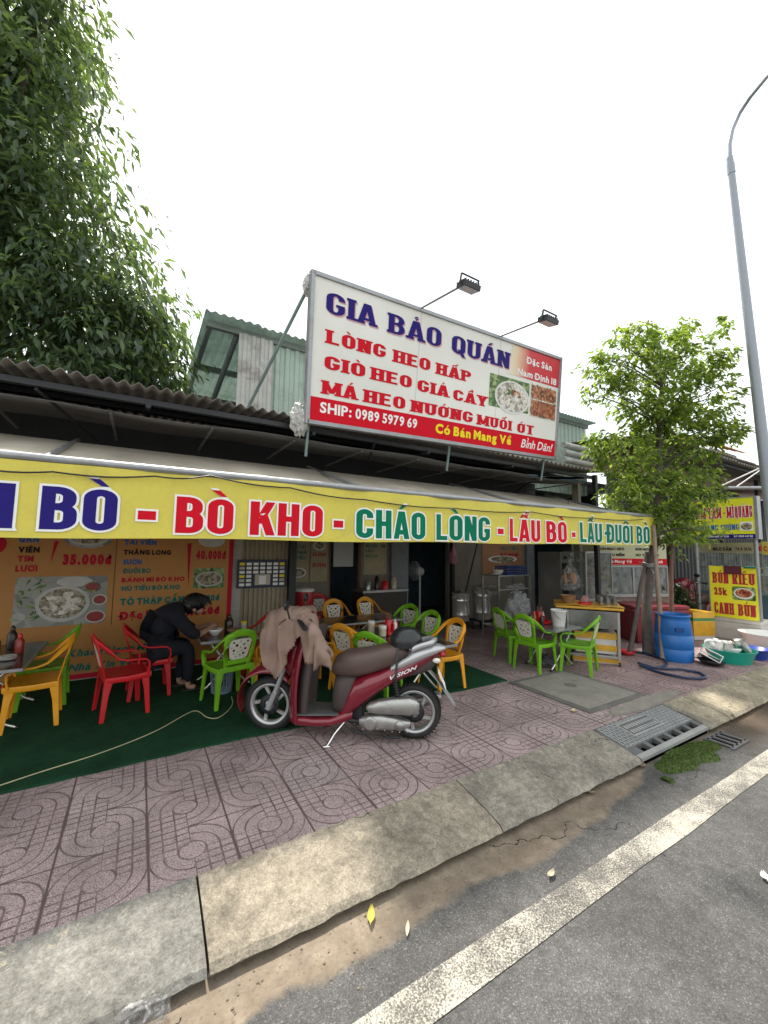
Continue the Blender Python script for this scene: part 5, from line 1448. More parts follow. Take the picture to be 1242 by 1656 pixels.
mb = MB(); mb.sweep([(1.515, 0, .565), (1.578, 0, .43)], .19, .004, (0, 1, 0)); part('number_plate', mb, m_ink_white, sc)
# engine side: air cleaner, belt case, cylinder, swing arm, shock, exhaust on the far side
def pod(rows, name, y0, y1, mt):
    rings = []
    for x, z0, z1, k in rows:
        rg = []; ym, hw = (y0+y1)/2, abs(y1-y0)/2*k
        for j in range(16):
            a = 2*math.pi*j/16; c_, s_ = math.cos(a), math.sin(a)
            rg.append((x, ym+hw*math.copysign(abs(c_)**.6, c_), (z0+z1)/2+(z1-z0)/2*math.copysign(abs(s_)**.7, s_)))
        rings.append(rg)
    return part(name, MB().loft(rings), mt, sc)
ac = pod([(.92, .26, .29, .3), (.95, .24, .315, .8), (1.03, .235, .345, 1), (1.15, .235, .365, 1), (1.28, .235, .378, 1), (1.335, .25, .36, .85), (1.36, .28, .33, .3)], 'air_cleaner', -.075, -.185, m_engine)
bc = pod([(.86, .13, .18, .3), (.90, .105, .20, .85), (.96, .10, .22, 1), (1.04, .10, .228, 1), (1.14, .105, .215, 1), (1.24, .115, .195, .95), (1.285, .135, .18, .5)], 'belt_case', -.06, -.165, m_engine)
mb = MB(); mb.lathe([(.055, -.163), (.055, -.172), (.04, -.176), (.001, -.176)], (.955, 0, .16), 20, axis='y'); mb.lathe([(.04, -.158), (.04, -.17), (.001, -.172)], (1.2, 0, .155), 18, axis='y')
for k in range(7): mb.ball((.90+.06*k, -.166, .115+.008*math.sin(k)), .007, 6)
part('case_boss', mb, m_steel_dull, bc)
mb = MB(); mb.box((.80, 0, .20), (.16, .14, .12)); mb.box((.73, 0, .21), (.05, .11, .10)); mb.tube([(.76, -.09, .15), (.95, -.05, .12), (1.3, -.05, .2)], .02, 8); mb.box((1.02, 0, .12), (.40, .09, .06))
for k in range(6): mb.box((.745+.016*k, -.075, .21), (.006, .02, .1))
part('engine_block', mb, m_dark_metal, sc, bevel=.004)
mb = MB(); mb.tube([(1.135, -.12, .55), (1.20, -.12, .30)], .012, 8)
for k in range(9): mb.lathe([(.02, 0), (.026, .006), (.02, .012)], (1.14+.045*k/8, -.12, .53-.17*k/8), 12, capb=False, capt=False)
part('shock_absorber', mb, m_blackpl, sc)
mb = MB(); mb.tube([(.95, .12, .17), (1.1, .13, .19), (1.2, .13, .22), (1.55, .13, .30)], [.02, .03, .05, .055], 14); part('exhaust', mb, m_steel_dull, sc)
mb = MB(); mb.tube([(.735, -.10, .14), (.66, -.16, .06), (.625, -.27, .012)], .011, 8); mb.tube([(.60, -.275, .008), (.65, -.265, .010)], .010, 6); part('side_stand', mb, m_chrome, sc)
mb = MB(); mb.tube([(.80, -.12, .10), (.86, -.17, .085), (.95, -.17, .085)], .009, 6); mb.tube([(1.02, -.10, .09), (1.1, -.14, .05), (1.2, -.15, .06)], .01, 6); part('foot_bracket', mb, m_dark_metal, sc)
# lettering on the side cover: laid just proud of the bulging panel
dgp = bpy.context.evaluated_depsgraph_get()
from mathutils.bvhtree import BVHTree
_sd = [o for o in sc.children if o.name.startswith('side_cover')][0]
_bv = BVHTree.FromPolygons([tuple(v.co) for v in _sd.data.vertices], [tuple(p.vertices) for p in _sd.data.polygons])
def onside(x, z, d):
    hit = _bv.ray_cast(Vector((x, -1, z)), Vector((0, 1, 0)))
    y = hit[0].y if hit[0] is not None else -.15
    return (x, y-d-.002, z)
mb = MB()
text(mb, 'VISION', 1.10, 1.325, .50, .032, lambda x, z, d: onside(x, z+(x-1.10)*.40, d), .002, 0, .03, shear=.4)
part('lettering', mb, m_ink_white, sc)
# jacket over the handlebar: a cloth sheet sagging over the bars
def sw(x, y, z): return Vector((1.03, 3.71, 0))+SX*x+Vector((-SX.y, SX.x, 0))*y+Vector((0, 0, z))
mj = M('taupe_jacket', (.25, .17, .13), .75, var=.16, vs=9, bump=.8, bs=22)
mj2 = M('taupe_lining', (.15, .10, .075), .8, var=.15)
mb = MB()
def folds(u, v): return .016*math.sin(u*15+v*4)+.011*math.sin(u*31+v*9+1)+.008*math.sin(v*23+u*6)
def sleeve(pts, rs, fl, seed, n=16, k=22):
    pts = [Vector(p) for p in pts]; out = []; r2 = []
    for i in range(k+1):
        q = i/k*(len(pts)-1); j = min(int(q), len(pts)-2); f = q-j
        p0, p1, p2, p3 = pts[max(j-1, 0)], pts[j], pts[j+1], pts[min(j+2, len(pts)-1)]
        out.append(.5*((2*p1)+(p2-p0)*f+(2*p0-5*p1+4*p2-p3)*f*f+(3*p1-p0-3*p2+p3)*f**3)); r2.append(rs[j]*(1-f)+rs[j+1]*f)
    b = MB().tube([tuple(p) for p in out], r2, n, flat=fl)
    vs = []
    for i, p in enumerate(b.v[:(k+1)*n]):
        c = out[i//n]; a = 2*math.pi*(i % n)/n; d = (Vector(p)-c); s_ = i//n
        g = 1+.16*math.sin(s_*1.35+3*math.sin(a+seed)+seed)+.10*math.sin(5*a+s_*.4+seed)+.06*math.sin(9*a-s_*.8)
        vs.append(tuple(sw(*(c+d*g))))
    mb.add(vs, b.f[:k*n]+[tuple(range(n))[::-1], tuple(range(k*n, k*n+n))], 0, True)
# the cloth is let fall over cowl, bars and mirrors and keeps the folds it settles into
def drape(x0, x1, y0, y1, nx, ny, keepf, z0=1.10, slack=1.14, steps=150, seed=1):
    r = np.random.default_rng(seed)
    gx, gy = np.meshgrid(np.linspace(x0, x1, nx), np.linspace(y0, y1, ny), indexing='ij')
    P = np.stack([gx, gy, np.full_like(gx, z0)], -1)+r.normal(0, .004, (nx, ny, 3)); V = np.zeros_like(P)
    lx, ly = (x1-x0)/(nx-1)*slack, (y1-y0)/(ny-1)*slack; ld = math.hypot(lx, ly)
    ell = [((.22, 0, .93), (.235, .165, .135)), ((.30, 0, .60), (.15, .20, .40)), ((.055, 0, .24), (.24, .10, .29))]
    caps = [((.50, -.30, .90), (.28, 0, .985), .055), ((.28, 0, .985), (.30, .38, .985), .04), ((.05, -.11, .86), (.34, -.15, .92), .03)]
    def con(a, b, l):
        dlt = P[b]-P[a]; q = np.linalg.norm(dlt, axis=-1, keepdims=True)+1e-9; k = dlt*(.5*(q-l)/q); P[a] += k; P[b] -= k
    S_ = slice
    for st in range(steps):
        V[..., 2] -= 9.8/60*.9; V *= .96; fr = .35 if st < 12 else .12; O = P.copy(); P += V/60
        for it in range(10):
            for o in (0, 1):
                m = (nx-o)//2; con(S_(o, o+2*m-1, 2), S_(o+1, o+2*m, 2), lx) if m else None
                m = (ny-o)//2; con((S_(None), S_(o, o+2*m-1, 2)), (S_(None), S_(o+1, o+2*m, 2)), ly) if m else None
                m = (nx-o)//2; con((S_(o, o+2*m-1, 2), S_(0, ny-1)), (S_(o+1, o+2*m, 2), S_(1, ny)), ld); con((S_(o, o+2*m-1, 2), S_(1, ny)), (S_(o+1, o+2*m, 2), S_(0, ny-1)), ld)
            hit = np.zeros(P.shape[:2], bool)
            for cc, rr_ in ell:
                q = (P-np.array(cc))/np.array(rr_); L = np.linalg.norm(q, axis=-1); h = L < 1; hit |= h
                P[h] = (np.array(cc)+q/np.maximum(L, 1e-6)[..., None]*np.array(rr_))[h]; P[h] = O[h]+(P[h]-O[h])*fr
            for a_, b_, rr_ in caps:
                a_, b_ = np.array(a_), np.array(b_); t = np.clip(((P-a_)@(b_-a_))/((b_-a_)@(b_-a_)), 0, 1)
                q = P-(a_+t[..., None]*(b_-a_)); L = np.linalg.norm(q, axis=-1); h = L < rr_; hit |= h
                P[h] = ((a_+t[..., None]*(b_-a_))+q/np.maximum(L, 1e-6)[..., None]*rr_)[h]; P[h] = O[h]+(P[h]-O[h])*fr
        V = (P-O)*60; V[hit] *= .25
        sp = np.linalg.norm(V, axis=-1, keepdims=True); V *= np.minimum(1, 3/np.maximum(sp, 1e-6))
    uu, vv = np.meshgrid(np.linspace(0, 1, nx), np.linspace(0, 1, ny), indexing='ij')
    hang = np.clip((.97-P[..., 2])/.25, 0, 1)*(P[..., 1] < 0)
    w1 = np.sin(uu*30+2.2*np.sin(vv*7+seed)+seed)+.6*np.sin(uu*53-vv*9)+.5*np.sin(vv*31+uu*14)
    P[..., 1] -= (.022*hang+.004)*w1*.8+.012*hang; P[..., 0] += hang*(.016*np.sin(uu*25+vv*11)+(uu-.45)*.16*(1-vv*.6)); P[..., 2] += .007*(1-hang)*w1+.012*hang*np.sin(uu*21+seed)
    vs = [tuple(sw(*p)) for p in P.reshape(-1, 3)]
    fs = [(i*ny+j, (i+1)*ny+j, (i+1)*ny+j+1, i*ny+j+1) for i in range(nx-1) for j in range(ny-1) if keepf((i+.5)/(nx-1), (j+.5)/(ny-1))]
    mb.add(vs, fs, 0, True)
# v = 0 is the near hem; the open front of the jacket leaves a gap between the two hanging halves
drape(-.02, .70, -.64, .38, 50, 70, lambda u, v: not (.40-.10*max(0, .36-v)/.36 < u < .512 and v < .36) and not (u <= .40 and v < .17+.6*abs(u-.14)) and not (u > .5 and v < .17+.2*abs(u-.75)), 1.10, 1.16)
drape(.26, .66, -.46, .14, 34, 50, lambda u, v: not (u < .58 and v < .47) and not v < .33+.25*abs(u-.8), 1.17, 1.2, 140, 5)
solo('draped_jacket', mb, [mj, mj2], 'crumpled taupe rain jacket draped over the scooter handlebar', 'jacket', loc=tuple(sw(.3, -.1, .9)), solid=.007)
hp = thing('helmet', 'black half-face helmet resting on the rear of the scooter seat', 'helmet', tuple(sw(1.24, 0, .755)))
mb = MB(); o_ = sw(1.24, 0, .755)
rg = [(.128, -.02), (.131, .02), (.126, .06), (.108, .098), (.075, .126), (.035, .139), (.001, .142)]
b = MB().lathe(rg, n=28); mb.add([tuple(SX*p[0]*1.08+Vector((-SX.y, SX.x, 0))*p[1]*.94+Vector((0, 0, p[2]+.02))) for p in b.v], b.f, 0, True)
part('shell', mb, M('satin_black_shell', (.018, .02, .022), .25, var=.2), hp)
mb = MB(); pts = []
for i in range(13):
    a = R(-75+150*i/12); pts.append(tuple(SX*(.145*math.cos(a))+Vector((-SX.y, SX.x, 0))*(.125*math.sin(a))+Vector((0, 0, .028-.014*math.cos(a)))))
mb.sweep(pts, .045, .008, (0, 0, 1)); part('peak', mb, m_blackpl, hp)
mb = MB(); s0 = Vector((-SX.y, SX.x, 0))
mb.sweep([tuple(SX*-.06-s0*.115+Vector((0, 0, .01))), tuple(SX*-.07-s0*.155+Vector((0, 0, -.10))), tuple(SX*-.075-s0*.175+Vector((0, 0, -.2))), tuple(SX*-.068-s0*.172+Vector((0, 0, -.30)))], .018, .004, SX)
mb.sweep([tuple(SX*.06-s0*.115+Vector((0, 0, .01))), tuple(SX*.02-s0*.150+Vector((0, 0, -.04))), tuple(SX*-.07-s0*.158+Vector((0, 0, -.10)))], .016, .004, (0, 0, 1))
part('strap', mb, m_blackpl, hp)
# ---------------------------------------------------------------- big menu banner on the left wall
WY = 5.985
wp = wallplace(WY)
mbn = thing('menu_banner', 'large orange menu banner with soup photographs on the wall behind the diner', 'menu banner', (-.5, WY, 0))
m_orange = M('orange_vinyl', (.50, .225, .055), .55, var=.10, vs=1.5, dirt=(.35, .17, .05), ds=1.2, da=.5)
mb = MB(); rect(mb, -2.6, 1.08, .03, 2.35, wp, .004, 0); rect(mb, 1.08, 1.14, .03, 2.35, wp, .004, 1); rect(mb, -2.6, 1.08, .03, .085, wp, .0055, 1)
rect(mb, -.242, -.232, .62, 2.3, wp, .006, 2)
part('sheet', mb, [m_orange, m_ink_dred, M('brown_rule', (.16, .08, .03), .6)], mbn, w=True)
mb = MB()
def mt(b, x0, x1, z0, h, k, off=.065, **kw): text(mb, b, x0, x1, z0, h, wp, .007, k, off, **kw)
NV, RD, GR, BK, BLU, TL = range(6)
mt('GÂN', -1.15, -.98, 1.60, .075, BLU); mt('VIÊN', -1.15, -.965, 1.485, .068, BK); mt('TIM', -1.15, -1.01, 1.385, .068, RD); mt('LƯỠI', -1.16, -.97, 1.275, .068, RD)
mt('35.000đ', -.75, -.28, 1.345, .125, RD, .08); mt('40.000đ', .66, 1.04, 1.405, .12, RD, .07)
mt('TÁI VIÊN', -.16, .19, 1.59, .062, BLU); mt('THĂNG LONG', -.16, .36, 1.465, .062, BK); mt('SƯỜN', -.155, .04, 1.345, .062, BLU); mt('ĐUÔI BÒ', -.155, .145, 1.235, .06, TL)
mt('BÁNH MÌ BÒ KHO', -.16, .54, 1.125, .058, RD); mt('HỦ TIẾU BÒ KHO', -.155, .49, 1.02, .058, GR); mt('TÔ THẬP CẨM: 60.000đ', -.16, .98, .845, .085, GR, .07); mt('Đặc Biệt: 80.000đ', -.17, .99, .665, .105, RD, .09)
mt('Khách Ngon Miệng', -.64, .35, .285, .085, GR, .035, shear=.25); mt('Nhà Xin Vui vẻ', -.62, .20, .12, .085, GR, .035, shear=.25)
mb.cut(); mb.add([wp(-.84, 1.62, .007), wp(-.80, 1.62, .007), wp(-.86, 1.36, .007)], [(0, 2, 1)], RD); mb.cut(); mb.add([wp(.55, 1.62, .007), wp(.60, 1.62, .007), wp(.585, 1.0, .007)], [(0, 2, 1)], RD)
mb.cut(); disc(mb, -1.36, 1.58, .11, .11, wp, .0065, RD)
part('lettering', mb, [m_ink_navy, m_ink_dred, m_ink_teal, m_ink_black, m_ink_blue, m_ink_teal], mbn, w=True)
mb = MB()
rrect(mb, -1.15, -.30, .655, 1.215, .05, wp, .006, 5)
for k in range(26):
    x, z = -1.12+.2*random.random(), .68+.46*random.random(); a = random.random()*3
    mb.add([wp(x, z, .0065), wp(x+.09*math.cos(a), z+.09*math.sin(a), .0065), wp(x+.1*math.cos(a+.3), z+.1*math.sin(a+.3), .0066)], [(0, 1, 2)], 4)
disc(mb, -.62, 1.15, .17, .06, wp, .0069, 3); disc(mb, -.45, 1.08, .085, .06, wp, .0072, 6); disc(mb, -.45, 1.085, .07, .045, wp, .0075, 2)
disc(mb, -.715, .90, .25, .205, wp, .0080, 3); disc(mb, -.715, .905, .215, .17, wp, .0086, 0)
for k in range(16):
    a = k*2.4; rr_ = .04+.1*((k*7) % 10)/10; disc(mb, -.715+rr_*1.3*math.cos(a), .90+rr_*math.sin(a), .05, .035, wp, .0090+.0002*k, 1, 12)
disc(mb, -.37, .93, .075, .065, wp, .0080, 3); disc(mb, -.37, .93, .06, .05, wp, .0084, 2); disc(mb, -.40, .735, .10, .075, wp, .0080, 3); disc(mb, -.40, .735, .085, .06, wp, .0084, 2)
mb.cut(); disc(mb, -.52, 1.66, .24, .12, wp, .0070, 5); disc(mb, -.52, 1.66, .20, .09, wp, .0076, 3); disc(mb, -.52, 1.665, .17, .07, wp, .0082, 0)
mb.cut(); rrect(mb, .645, 1.03, 1.015, 1.29, .03, wp, .006, 4); disc(mb, .84, 1.14, .17, .10, wp, .0068, 3); disc(mb, .84, 1.145, .15, .085, wp, .0074, 0)
mb.cut(); disc(mb, .85, 1.66, .17, .09, wp, .0070, 3)
part('food_photo', mb, [m_f_soup, m_f_white, m_f_red, M('photo_bowl', (.52, .52, .50), .5), m_f_green, m_f_pale, m_f_green], mbn, w=True)
# QR poster is left blank; dark timetable board on the shutter
wq = wallplace(5.95)
cb = thing('notice_board', 'navy board of small white labels hung on the beige shutter', 'notice board', (1.55, 5.95, 1.0))
mb = MB(); mb.span((1.20, 5.955, 1.0), (1.90, 5.99, 1.40)); part('panel', mb, M('navy_board', (.02, .03, .07), .5), cb, w=True)
mb = MB(); 
for i in range(7):
    for j in range(6):
        if 2 <= i <= 4 and j < 3: continue
        x, z = 1.225+i*.095, 1.03+j*.058; rect(mb, x, x+.07, z, z+.038, wq, .002, (i+j) % 3 if i in (0, 6) else 0)
rect(mb, 1.44, 1.66, 1.04, 1.19, wq, .002, 1); rect(mb, 1.5, 1.6, 1.05, 1.17, wq, .0035, 0)
part('label_card', mb, [m_ink_white, m_jar, m_ink_yellow], cb, w=True)

# ---------------------------------------------------------------- posters and goods at the back wall
wb = wallplace(7.19)
def poster(label, x0, x1, z0, z1, bg, lines, extra=None):
    t = thing('menu_poster', label, 'poster', ((x0+x1)/2, 7.19, z0), 0, 'posters on the back wall')
    mb = MB(); rect(mb, x0, x1, z0, z1, wb, .004, 0); part('sheet', mb, bg, t, w=True)
    mb = MB()
    for b, a, c, z, h, k in lines: text(mb, b, x0+(x1-x0)*a, x0+(x1-x0)*c, z, h, wb, .006, k, .04)
    if extra: extra(mb, x0, x1, z0, z1)
    part('lettering', mb, [m_ink_dred, m_ink_teal, m_ink_black, m_ink_white, m_f_soup, m_ink_blue], t, w=True)
m_cream = M('cream_paper', (.40, .34, .20), .6, var=.12, dirt=(.25, .2, .12)); m_paper = M('white_paper', (.50, .51, .50), .7, var=.06)
def ph(zc): 
    def f(mb, x0, x1, z0, z1): disc(mb, (x0+x1)/2, zc, (x1-x0)*.36, .09, wb, .006, 3); disc(mb, (x0+x1)/2, zc, (x1-x0)*.30, .07, wb, .0075, 4)
    return f
poster('cream menu poster above the red water jug', 2.30, 2.72, .95, 2.3, m_cream, [('BÒ', .1, .5, 1.72, .09, 0), ('PHỞ TÁI', .1, .8, 1.56, .06, 1), ('PHỞ NẠM', .1, .85, 1.46, .06, 1), ('HỦ TIẾU', .1, .8, 1.36, .06, 1)], ph(1.12))
poster('narrow cream poster with bowl photo beside the dark doorway', 2.74, 3.08, .95, 2.3, m_cream, [('25.000đ', .1, .9, 1.42, .07, 0), ('30.000đ', .1, .9, 1.22, .07, 0)], ph(1.62))
poster('cream price list hung over the back counter left of the grey pillar', 3.86, 4.40, 1.05, 2.3, m_cream, [('BÁNH MÌ', .08, .6, 1.80, .06, 1), ('BÒ KHO', .08, .55, 1.70, .06, 1), ('35k', .72, .95, 1.80, .06, 2), ('40k', .72, .95, 1.70, .06, 2), ('MÌ GÓI', .08, .55, 1.6, .06, 1), ('35k', .72, .95, 1.6, .06, 2), ('LẨU', .08, .4, 1.5, .06, 1), ('HỘT GÀ', .08, .6, 1.4, .05, 1)])
poster('orange menu sheet on the cream wall above the steel shelf', 7.1, 8.5, 1.0, 2.3, M('orange_paper', (.42, .20, .10), .6, var=.15), [('BÚN BÒ', .45, .9, 1.75, .09, 0), ('HỦ TIẾU', .45, .9, 1.58, .08, 1), ('BÁNH MÌ', .45, .9, 1.42, .08, 0), ('CƠM', .45, .75, 1.26, .08, 1)], ph(1.35))
solo('hung_sheet', MB().box((3.40, 7.16, 1.62), (.42, .004, .80)), m_paper, 'white handwritten sheet hanging in the dark doorway', 'paper sheet', loc=(3.4, 7.16, 1.2))
jg = thing('water_jug', 'red insulated water jug on a stand under the cream menu poster', 'water jug', (2.33, 6.35, 0))
part('jug_body', MB().lathe([(.14, .50), (.15, .52), (.16, .86), (.155, .88)], n=24), M('red_jug', (.40, .012, .02), .35), jg)
part('lid', MB().lathe([(.165, .88), (.165, .91), (.12, .935), (.001, .94)], n=24), m_white, jg)
mb = MB()
for a in range(4): mb.tube([(.13*math.cos(a*1.571+.7), .13*math.sin(a*1.571+.7), .5), (.17*math.cos(a*1.571+.7), .17*math.sin(a*1.571+.7), 0)], .012, 6).cut()
part('stand_leg', mb, m_dark_metal, jg)
fn = thing('standing_fan', 'white standing fan turned sideways in the dark doorway', 'fan', (5.55, 7.6, 0))
part('pole', MB().tube([(0, 0, .02), (0, 0, .98)], .022, 10), m_white, fn)
part('base', MB().lathe([(.2, 0), (.2, .03), (.06, .05), (.03, .08)], n=24), m_white, fn)
part('motor', MB().ball((0, 0, 1.06), (.11, .09, .10), 14), m_white, fn)
mb = MB()
for q in (.05, .1, .15, .19, .22):
    for xx in (-.12, -.20): mb.lathe([(q-.004, 0), (q+.004, 0)], (0, 0, 0), 2) if False else mb.tube([(xx+.03*(q/.22) if xx < -.15 else xx-.02*(q/.22), q*math.cos(a), 1.08+q*math.sin(a)) for a in [i*.2618 for i in range(25)]], .004, 4)
for i in range(24):
    a = i*.2618; mb.tube([(-.12, .03*math.cos(a), 1.08+.03*math.sin(a)), (-.14, .22*math.cos(a), 1.08+.22*math.sin(a)), (-.20, .03*math.cos(a), 1.08+.03*math.sin(a))], .003, 4)
part('cage', mb, m_white, fn)
mb = MB()
for i in range(3):
    a = i*2.094; mb.add([(-.15, .02*math.cos(a), 1.08+.02*math.sin(a)), (-.13, .2*math.cos(a+.35), 1.08+.2*math.sin(a+.35)), (-.16, .2*math.cos(a-.3), 1.08+.2*math.sin(a-.3))], [(0, 1, 2)])
part('blade', mb, m_greydirty, fn, solid=.004)
mb = MB()
mb.loft([[(6.05+.09*k*math.cos(a)*(1+.3*math.sin(3*a+z*9)), 7.02+.06*k*math.sin(a), z) for a in [i*.524 for i in range(12)]] for z, k in ((1.25, .5), (1.33, 1.1), (1.45, 1.0), (1.55, .7), (1.66, .3), (1.8, .2))])
solo('pink_bag', mb, M('pink_film', (.45, .16, .22), .4, var=.3), 'pink plastic bag hanging on the dark post by the doorway', 'bag', loc=(6.05, 7.02, 1.25))
# dim counter with kitchen clutter at the back
ct = thing('back_counter', 'dim counter cluttered with kitchenware below the price list', 'counter', (4.05, 6.85, 0))
part('counter_top', MB().box((0, 0, .78), (1.0, .5, .04)), m_steel_dull, ct); part('cupboard', MB().box((0, 0, .38), (.96, .46, .76)), M('dark_cupboard', (.05, .04, .035), .7), ct)
for i, (dx, r, h, mt_, lb) in enumerate(((-.3, .06, .2, m_steel_dull, 'steel canister at the left on the dim back counter'), (-.1, .045, .26, m_soy, 'dark tall bottle on the dim back counter'), (.08, .07, .16, m_redpl, 'red tin in the middle of the dim back counter'), (.28, .06, .22, m_jar, 'pale jar at the right on the dim back counter'))):
    solo('kitchen_canister', MB().lathe([(r, 0), (r, h*.8), (r*.6, h*.88), (r*.6, h), (.001, h)], (4.05+dx, 6.8, .80), 16), mt_, lb, 'canister', loc=(4.05+dx, 6.8, .8), group='canisters on the back counter')
# two tall soup pots on burners
for px, y, r, h, lb in ((745, 6.3, .175, .54, 'shorter left one of two tall steel soup pots'), (779, 6.25, .18, .64, 'taller right one of two tall steel soup pots')):
    c = at_y(px, 1006, y)
    t = thing('soup_pot', lb, 'pot', (c.x, y, .17), 0, 'steel soup pots on burners')
    part('pot_body', MB().lathe([(r*.97, 0), (r, .02), (r, h*.2), (r*1.012, h*.205), (r, h*.22), (r, h*.72), (r*1.012, h*.725), (r, h*.74), (r, h-.03), (r*1.04, h-.02), (r*1.04, h)], n=36), m_steel, t)
    part('lid', MB().lathe([(r*1.03, h), (r*.9, h+.015), (.04, h+.03), (.03, h+.055), (.001, h+.06)], n=28), m_steel_dull, t)
    mb = MB()
    for s_ in (-1, 1): mb.tube([(s_*r, -.05, h*.86), (s_*(r+.04), -.04, h*.86), (s_*(r+.04), .04, h*.86), (s_*r, .05, h*.86)], .008, 6).cut()
    part('handle', mb, m_steel, t)
    b = thing('gas_burner', 'low black gas burner under the '+lb.split(' one')[0]+' soup pot', 'burner', (c.x, y, 0), 0, 'burners under the soup pots')
    mb = MB(); mb.box((0, 0, .15), (.42, .36, .03)); 
    for dx in (-.18, .18):
        for dy in (-.15, .15): mb.box((dx, dy, .07), (.03, .03, .14))
    part('frame', mb, m_dark_metal, b); part('front_panel', MB().box((0, -.17, .10), (.38, .02, .07)), m_blackpl, b)
# steel shelf
s0, s1 = at_y(806, 931, 5.3), at_y(856, 934, 5.3)
sh = thing('steel_shelf', 'open steel shelf with a blue crate on top', 'shelf', (s0.x, 5.3, 0)); W_ = s1.x-s0.x
ZT = s0.z
for i, (z, nm) in enumerate(((ZT, 'shelf_board'), (ZT-.25, 'shelf_board'), (.2, 'shelf_board'))): part(nm, MB().box((W_/2, .2, z-.01), (W_, .4, .02)), m_steel_dull, sh)
for dx in (0, W_):
    for dy in (0, .4): part('post', MB().box((dx, dy, ZT/2), (.028, .028, ZT)), m_steel_dull, sh)
cr = thing('crate', 'blue plastic crate on top of the steel shelf', 'crate', (s0.x+W_*.66, 5.5, ZT))
mb = MB(); w_, d_, h_ = W_*.62, .3, .16
for z in (.02, .07, .12, .155): 
    for y in (-d_/2, d_/2): mb.box((0, y, z), (w_, .012, .018))
    for x in (-w_/2, w_/2): mb.box((x, 0, z), (.012, d_-.012, .018))
mb.box((0, 0, .006), (w_-.02, d_-.02, .01))
for k in range(9):
    for y in (-d_/2+.001, d_/2-.001): mb.box((-w_/2+w_*k/8, y, .08), (.012, .015, .155))
part('crate_body', mb, M('blue_crate', (.015, .06, .22), .5, var=.15), cr)
bowl('white bowl at the left end of the steel shelf', (s0.x+.12, 5.42, ZT+.01), .10, m_ceram); 
for i in range(3): solo('plate', MB().lathe([(.05, 0), (.08, .006), (.12, .018), (.08, .011), (.001, .008)], (s0.x-.02+.02*i, 5.36, ZT+.012+.009*i+.003), 20), m_ceram, ('lowest', 'middle', 'top')[i]+' plate in the stack beside the bowl on the steel shelf', 'plate', loc=(s0.x, 5.36, ZT+.012*i+.01), group='plates on the steel shelf')
def lump(label, name, c, r, mt, seed, cat='bag', n=20):
    rr = random.Random(seed); ph_ = [rr.random()*6 for _ in range(6)]; mb = MB(); vs = []; m = n
    for i in range(m+1):
        th = math.pi*i/m
        for j in range(n*2):
            p_ = math.pi*j/n; k = 1+.12*math.sin(3*p_+ph_[0]+th*2)+.09*math.sin(7*p_+ph_[1]-th*5)+.07*math.sin(11*th+ph_[2]+p_*2)+.05*math.sin(13*p_+9*th+ph_[3])
            vs.append((c[0]+r[0]*k*math.sin(th)*math.cos(p_), c[1]+r[1]*k*math.sin(th)*math.sin(p_), c[2]+r[2]*k*math.cos(th)))
    w = n*2
    mb.add(vs, [(i*w+j, (i+1)*w+j, (i+1)*w+(j+1) % w, i*w+(j+1) % w) for i in range(m) for j in range(w)], 0, True)
    return solo(name, mb, mt, label, cat, loc=tuple(c))
m_bagw = bagfilm('milky_film', (.55, .56, .57), .5)
c = at_y(836, 983, 5.0); lump('big crumpled clear plastic bag in front of the steel shelf', 'plastic_bag', c, (.24, .16, .26), m_bagw, 3)
c = at_y(833, 950, 5.45); lump('flat plastic bag lying on the middle board of the steel shelf', 'plastic_bag', c, (.24, .1, .07), m_bagw, 4)
c = at_y(795, 955, 5.8); lump('dark crumpled bag behind the tall soup pot', 'plastic_bag', c, (.18, .1, .09), m_greydirty, 5)
c = at_y(866, 1000, 4.7); lump('white crumpled tissue bag behind the red caddy', 'plastic_bag', c, (.10, .07, .05), m_white, 6)
c = at_z(884, 1070, .06); lump('dark plastic bag on the ground under the grey table', 'plastic_bag', c, (.13, .12, .09), bagfilm('dark_film', (.10, .10, .11), .6), 8)
# bread bag hanging beside the glass cabinet
hb = thing('bread_bag', 'clear plastic bag of baguettes hanging left of the glass cabinet', 'bag', tuple(at_y(922, 958, 4.3)))
c = at_y(922, 934, 4.3); mb = MB()
for k in range(11):
    a = k*.57; x, y = .13*math.cos(a)*((k % 3)+1)/3, .07*math.sin(a)
    mb.tube([(c.x+x-.03*math.cos(a), c.y+y, c.z-.11+.02*(k % 4)), (c.x+x, c.y+y, c.z-.02+.015*(k % 3)), (c.x+x+.05*math.cos(k), c.y+y, c.z+.09)], [.02, .042, .018], 8)
part('bread', mb, M('bread_crust', (.36, .17, .06), .7, var=.3, vs=12), hb, w=True)
mb = MB()
mb.loft([[(c.x+k*math.cos(a)*(1+.08*math.sin(5*a+z*20)+.05*math.sin(9*a-z*13)), c.y+.55*k*math.sin(a), c.z+z) for a in [i*.2244 for i in range(28)]] for z, k in ((-.22, .02), (-.21, .14), (-.15, .215), (-.05, .22), (.05, .19), (.14, .13), (.22, .06), (.28, .03), (.34, .045))])
part('film', mb, m_bag, hb, w=True)
part('hook', MB().tube([(c.x, c.y, c.z+.3), (c.x, c.y, c.z+.6), (c.x, c.y, 2.45)], .004, 5), m_dark_metal, hb, w=True)
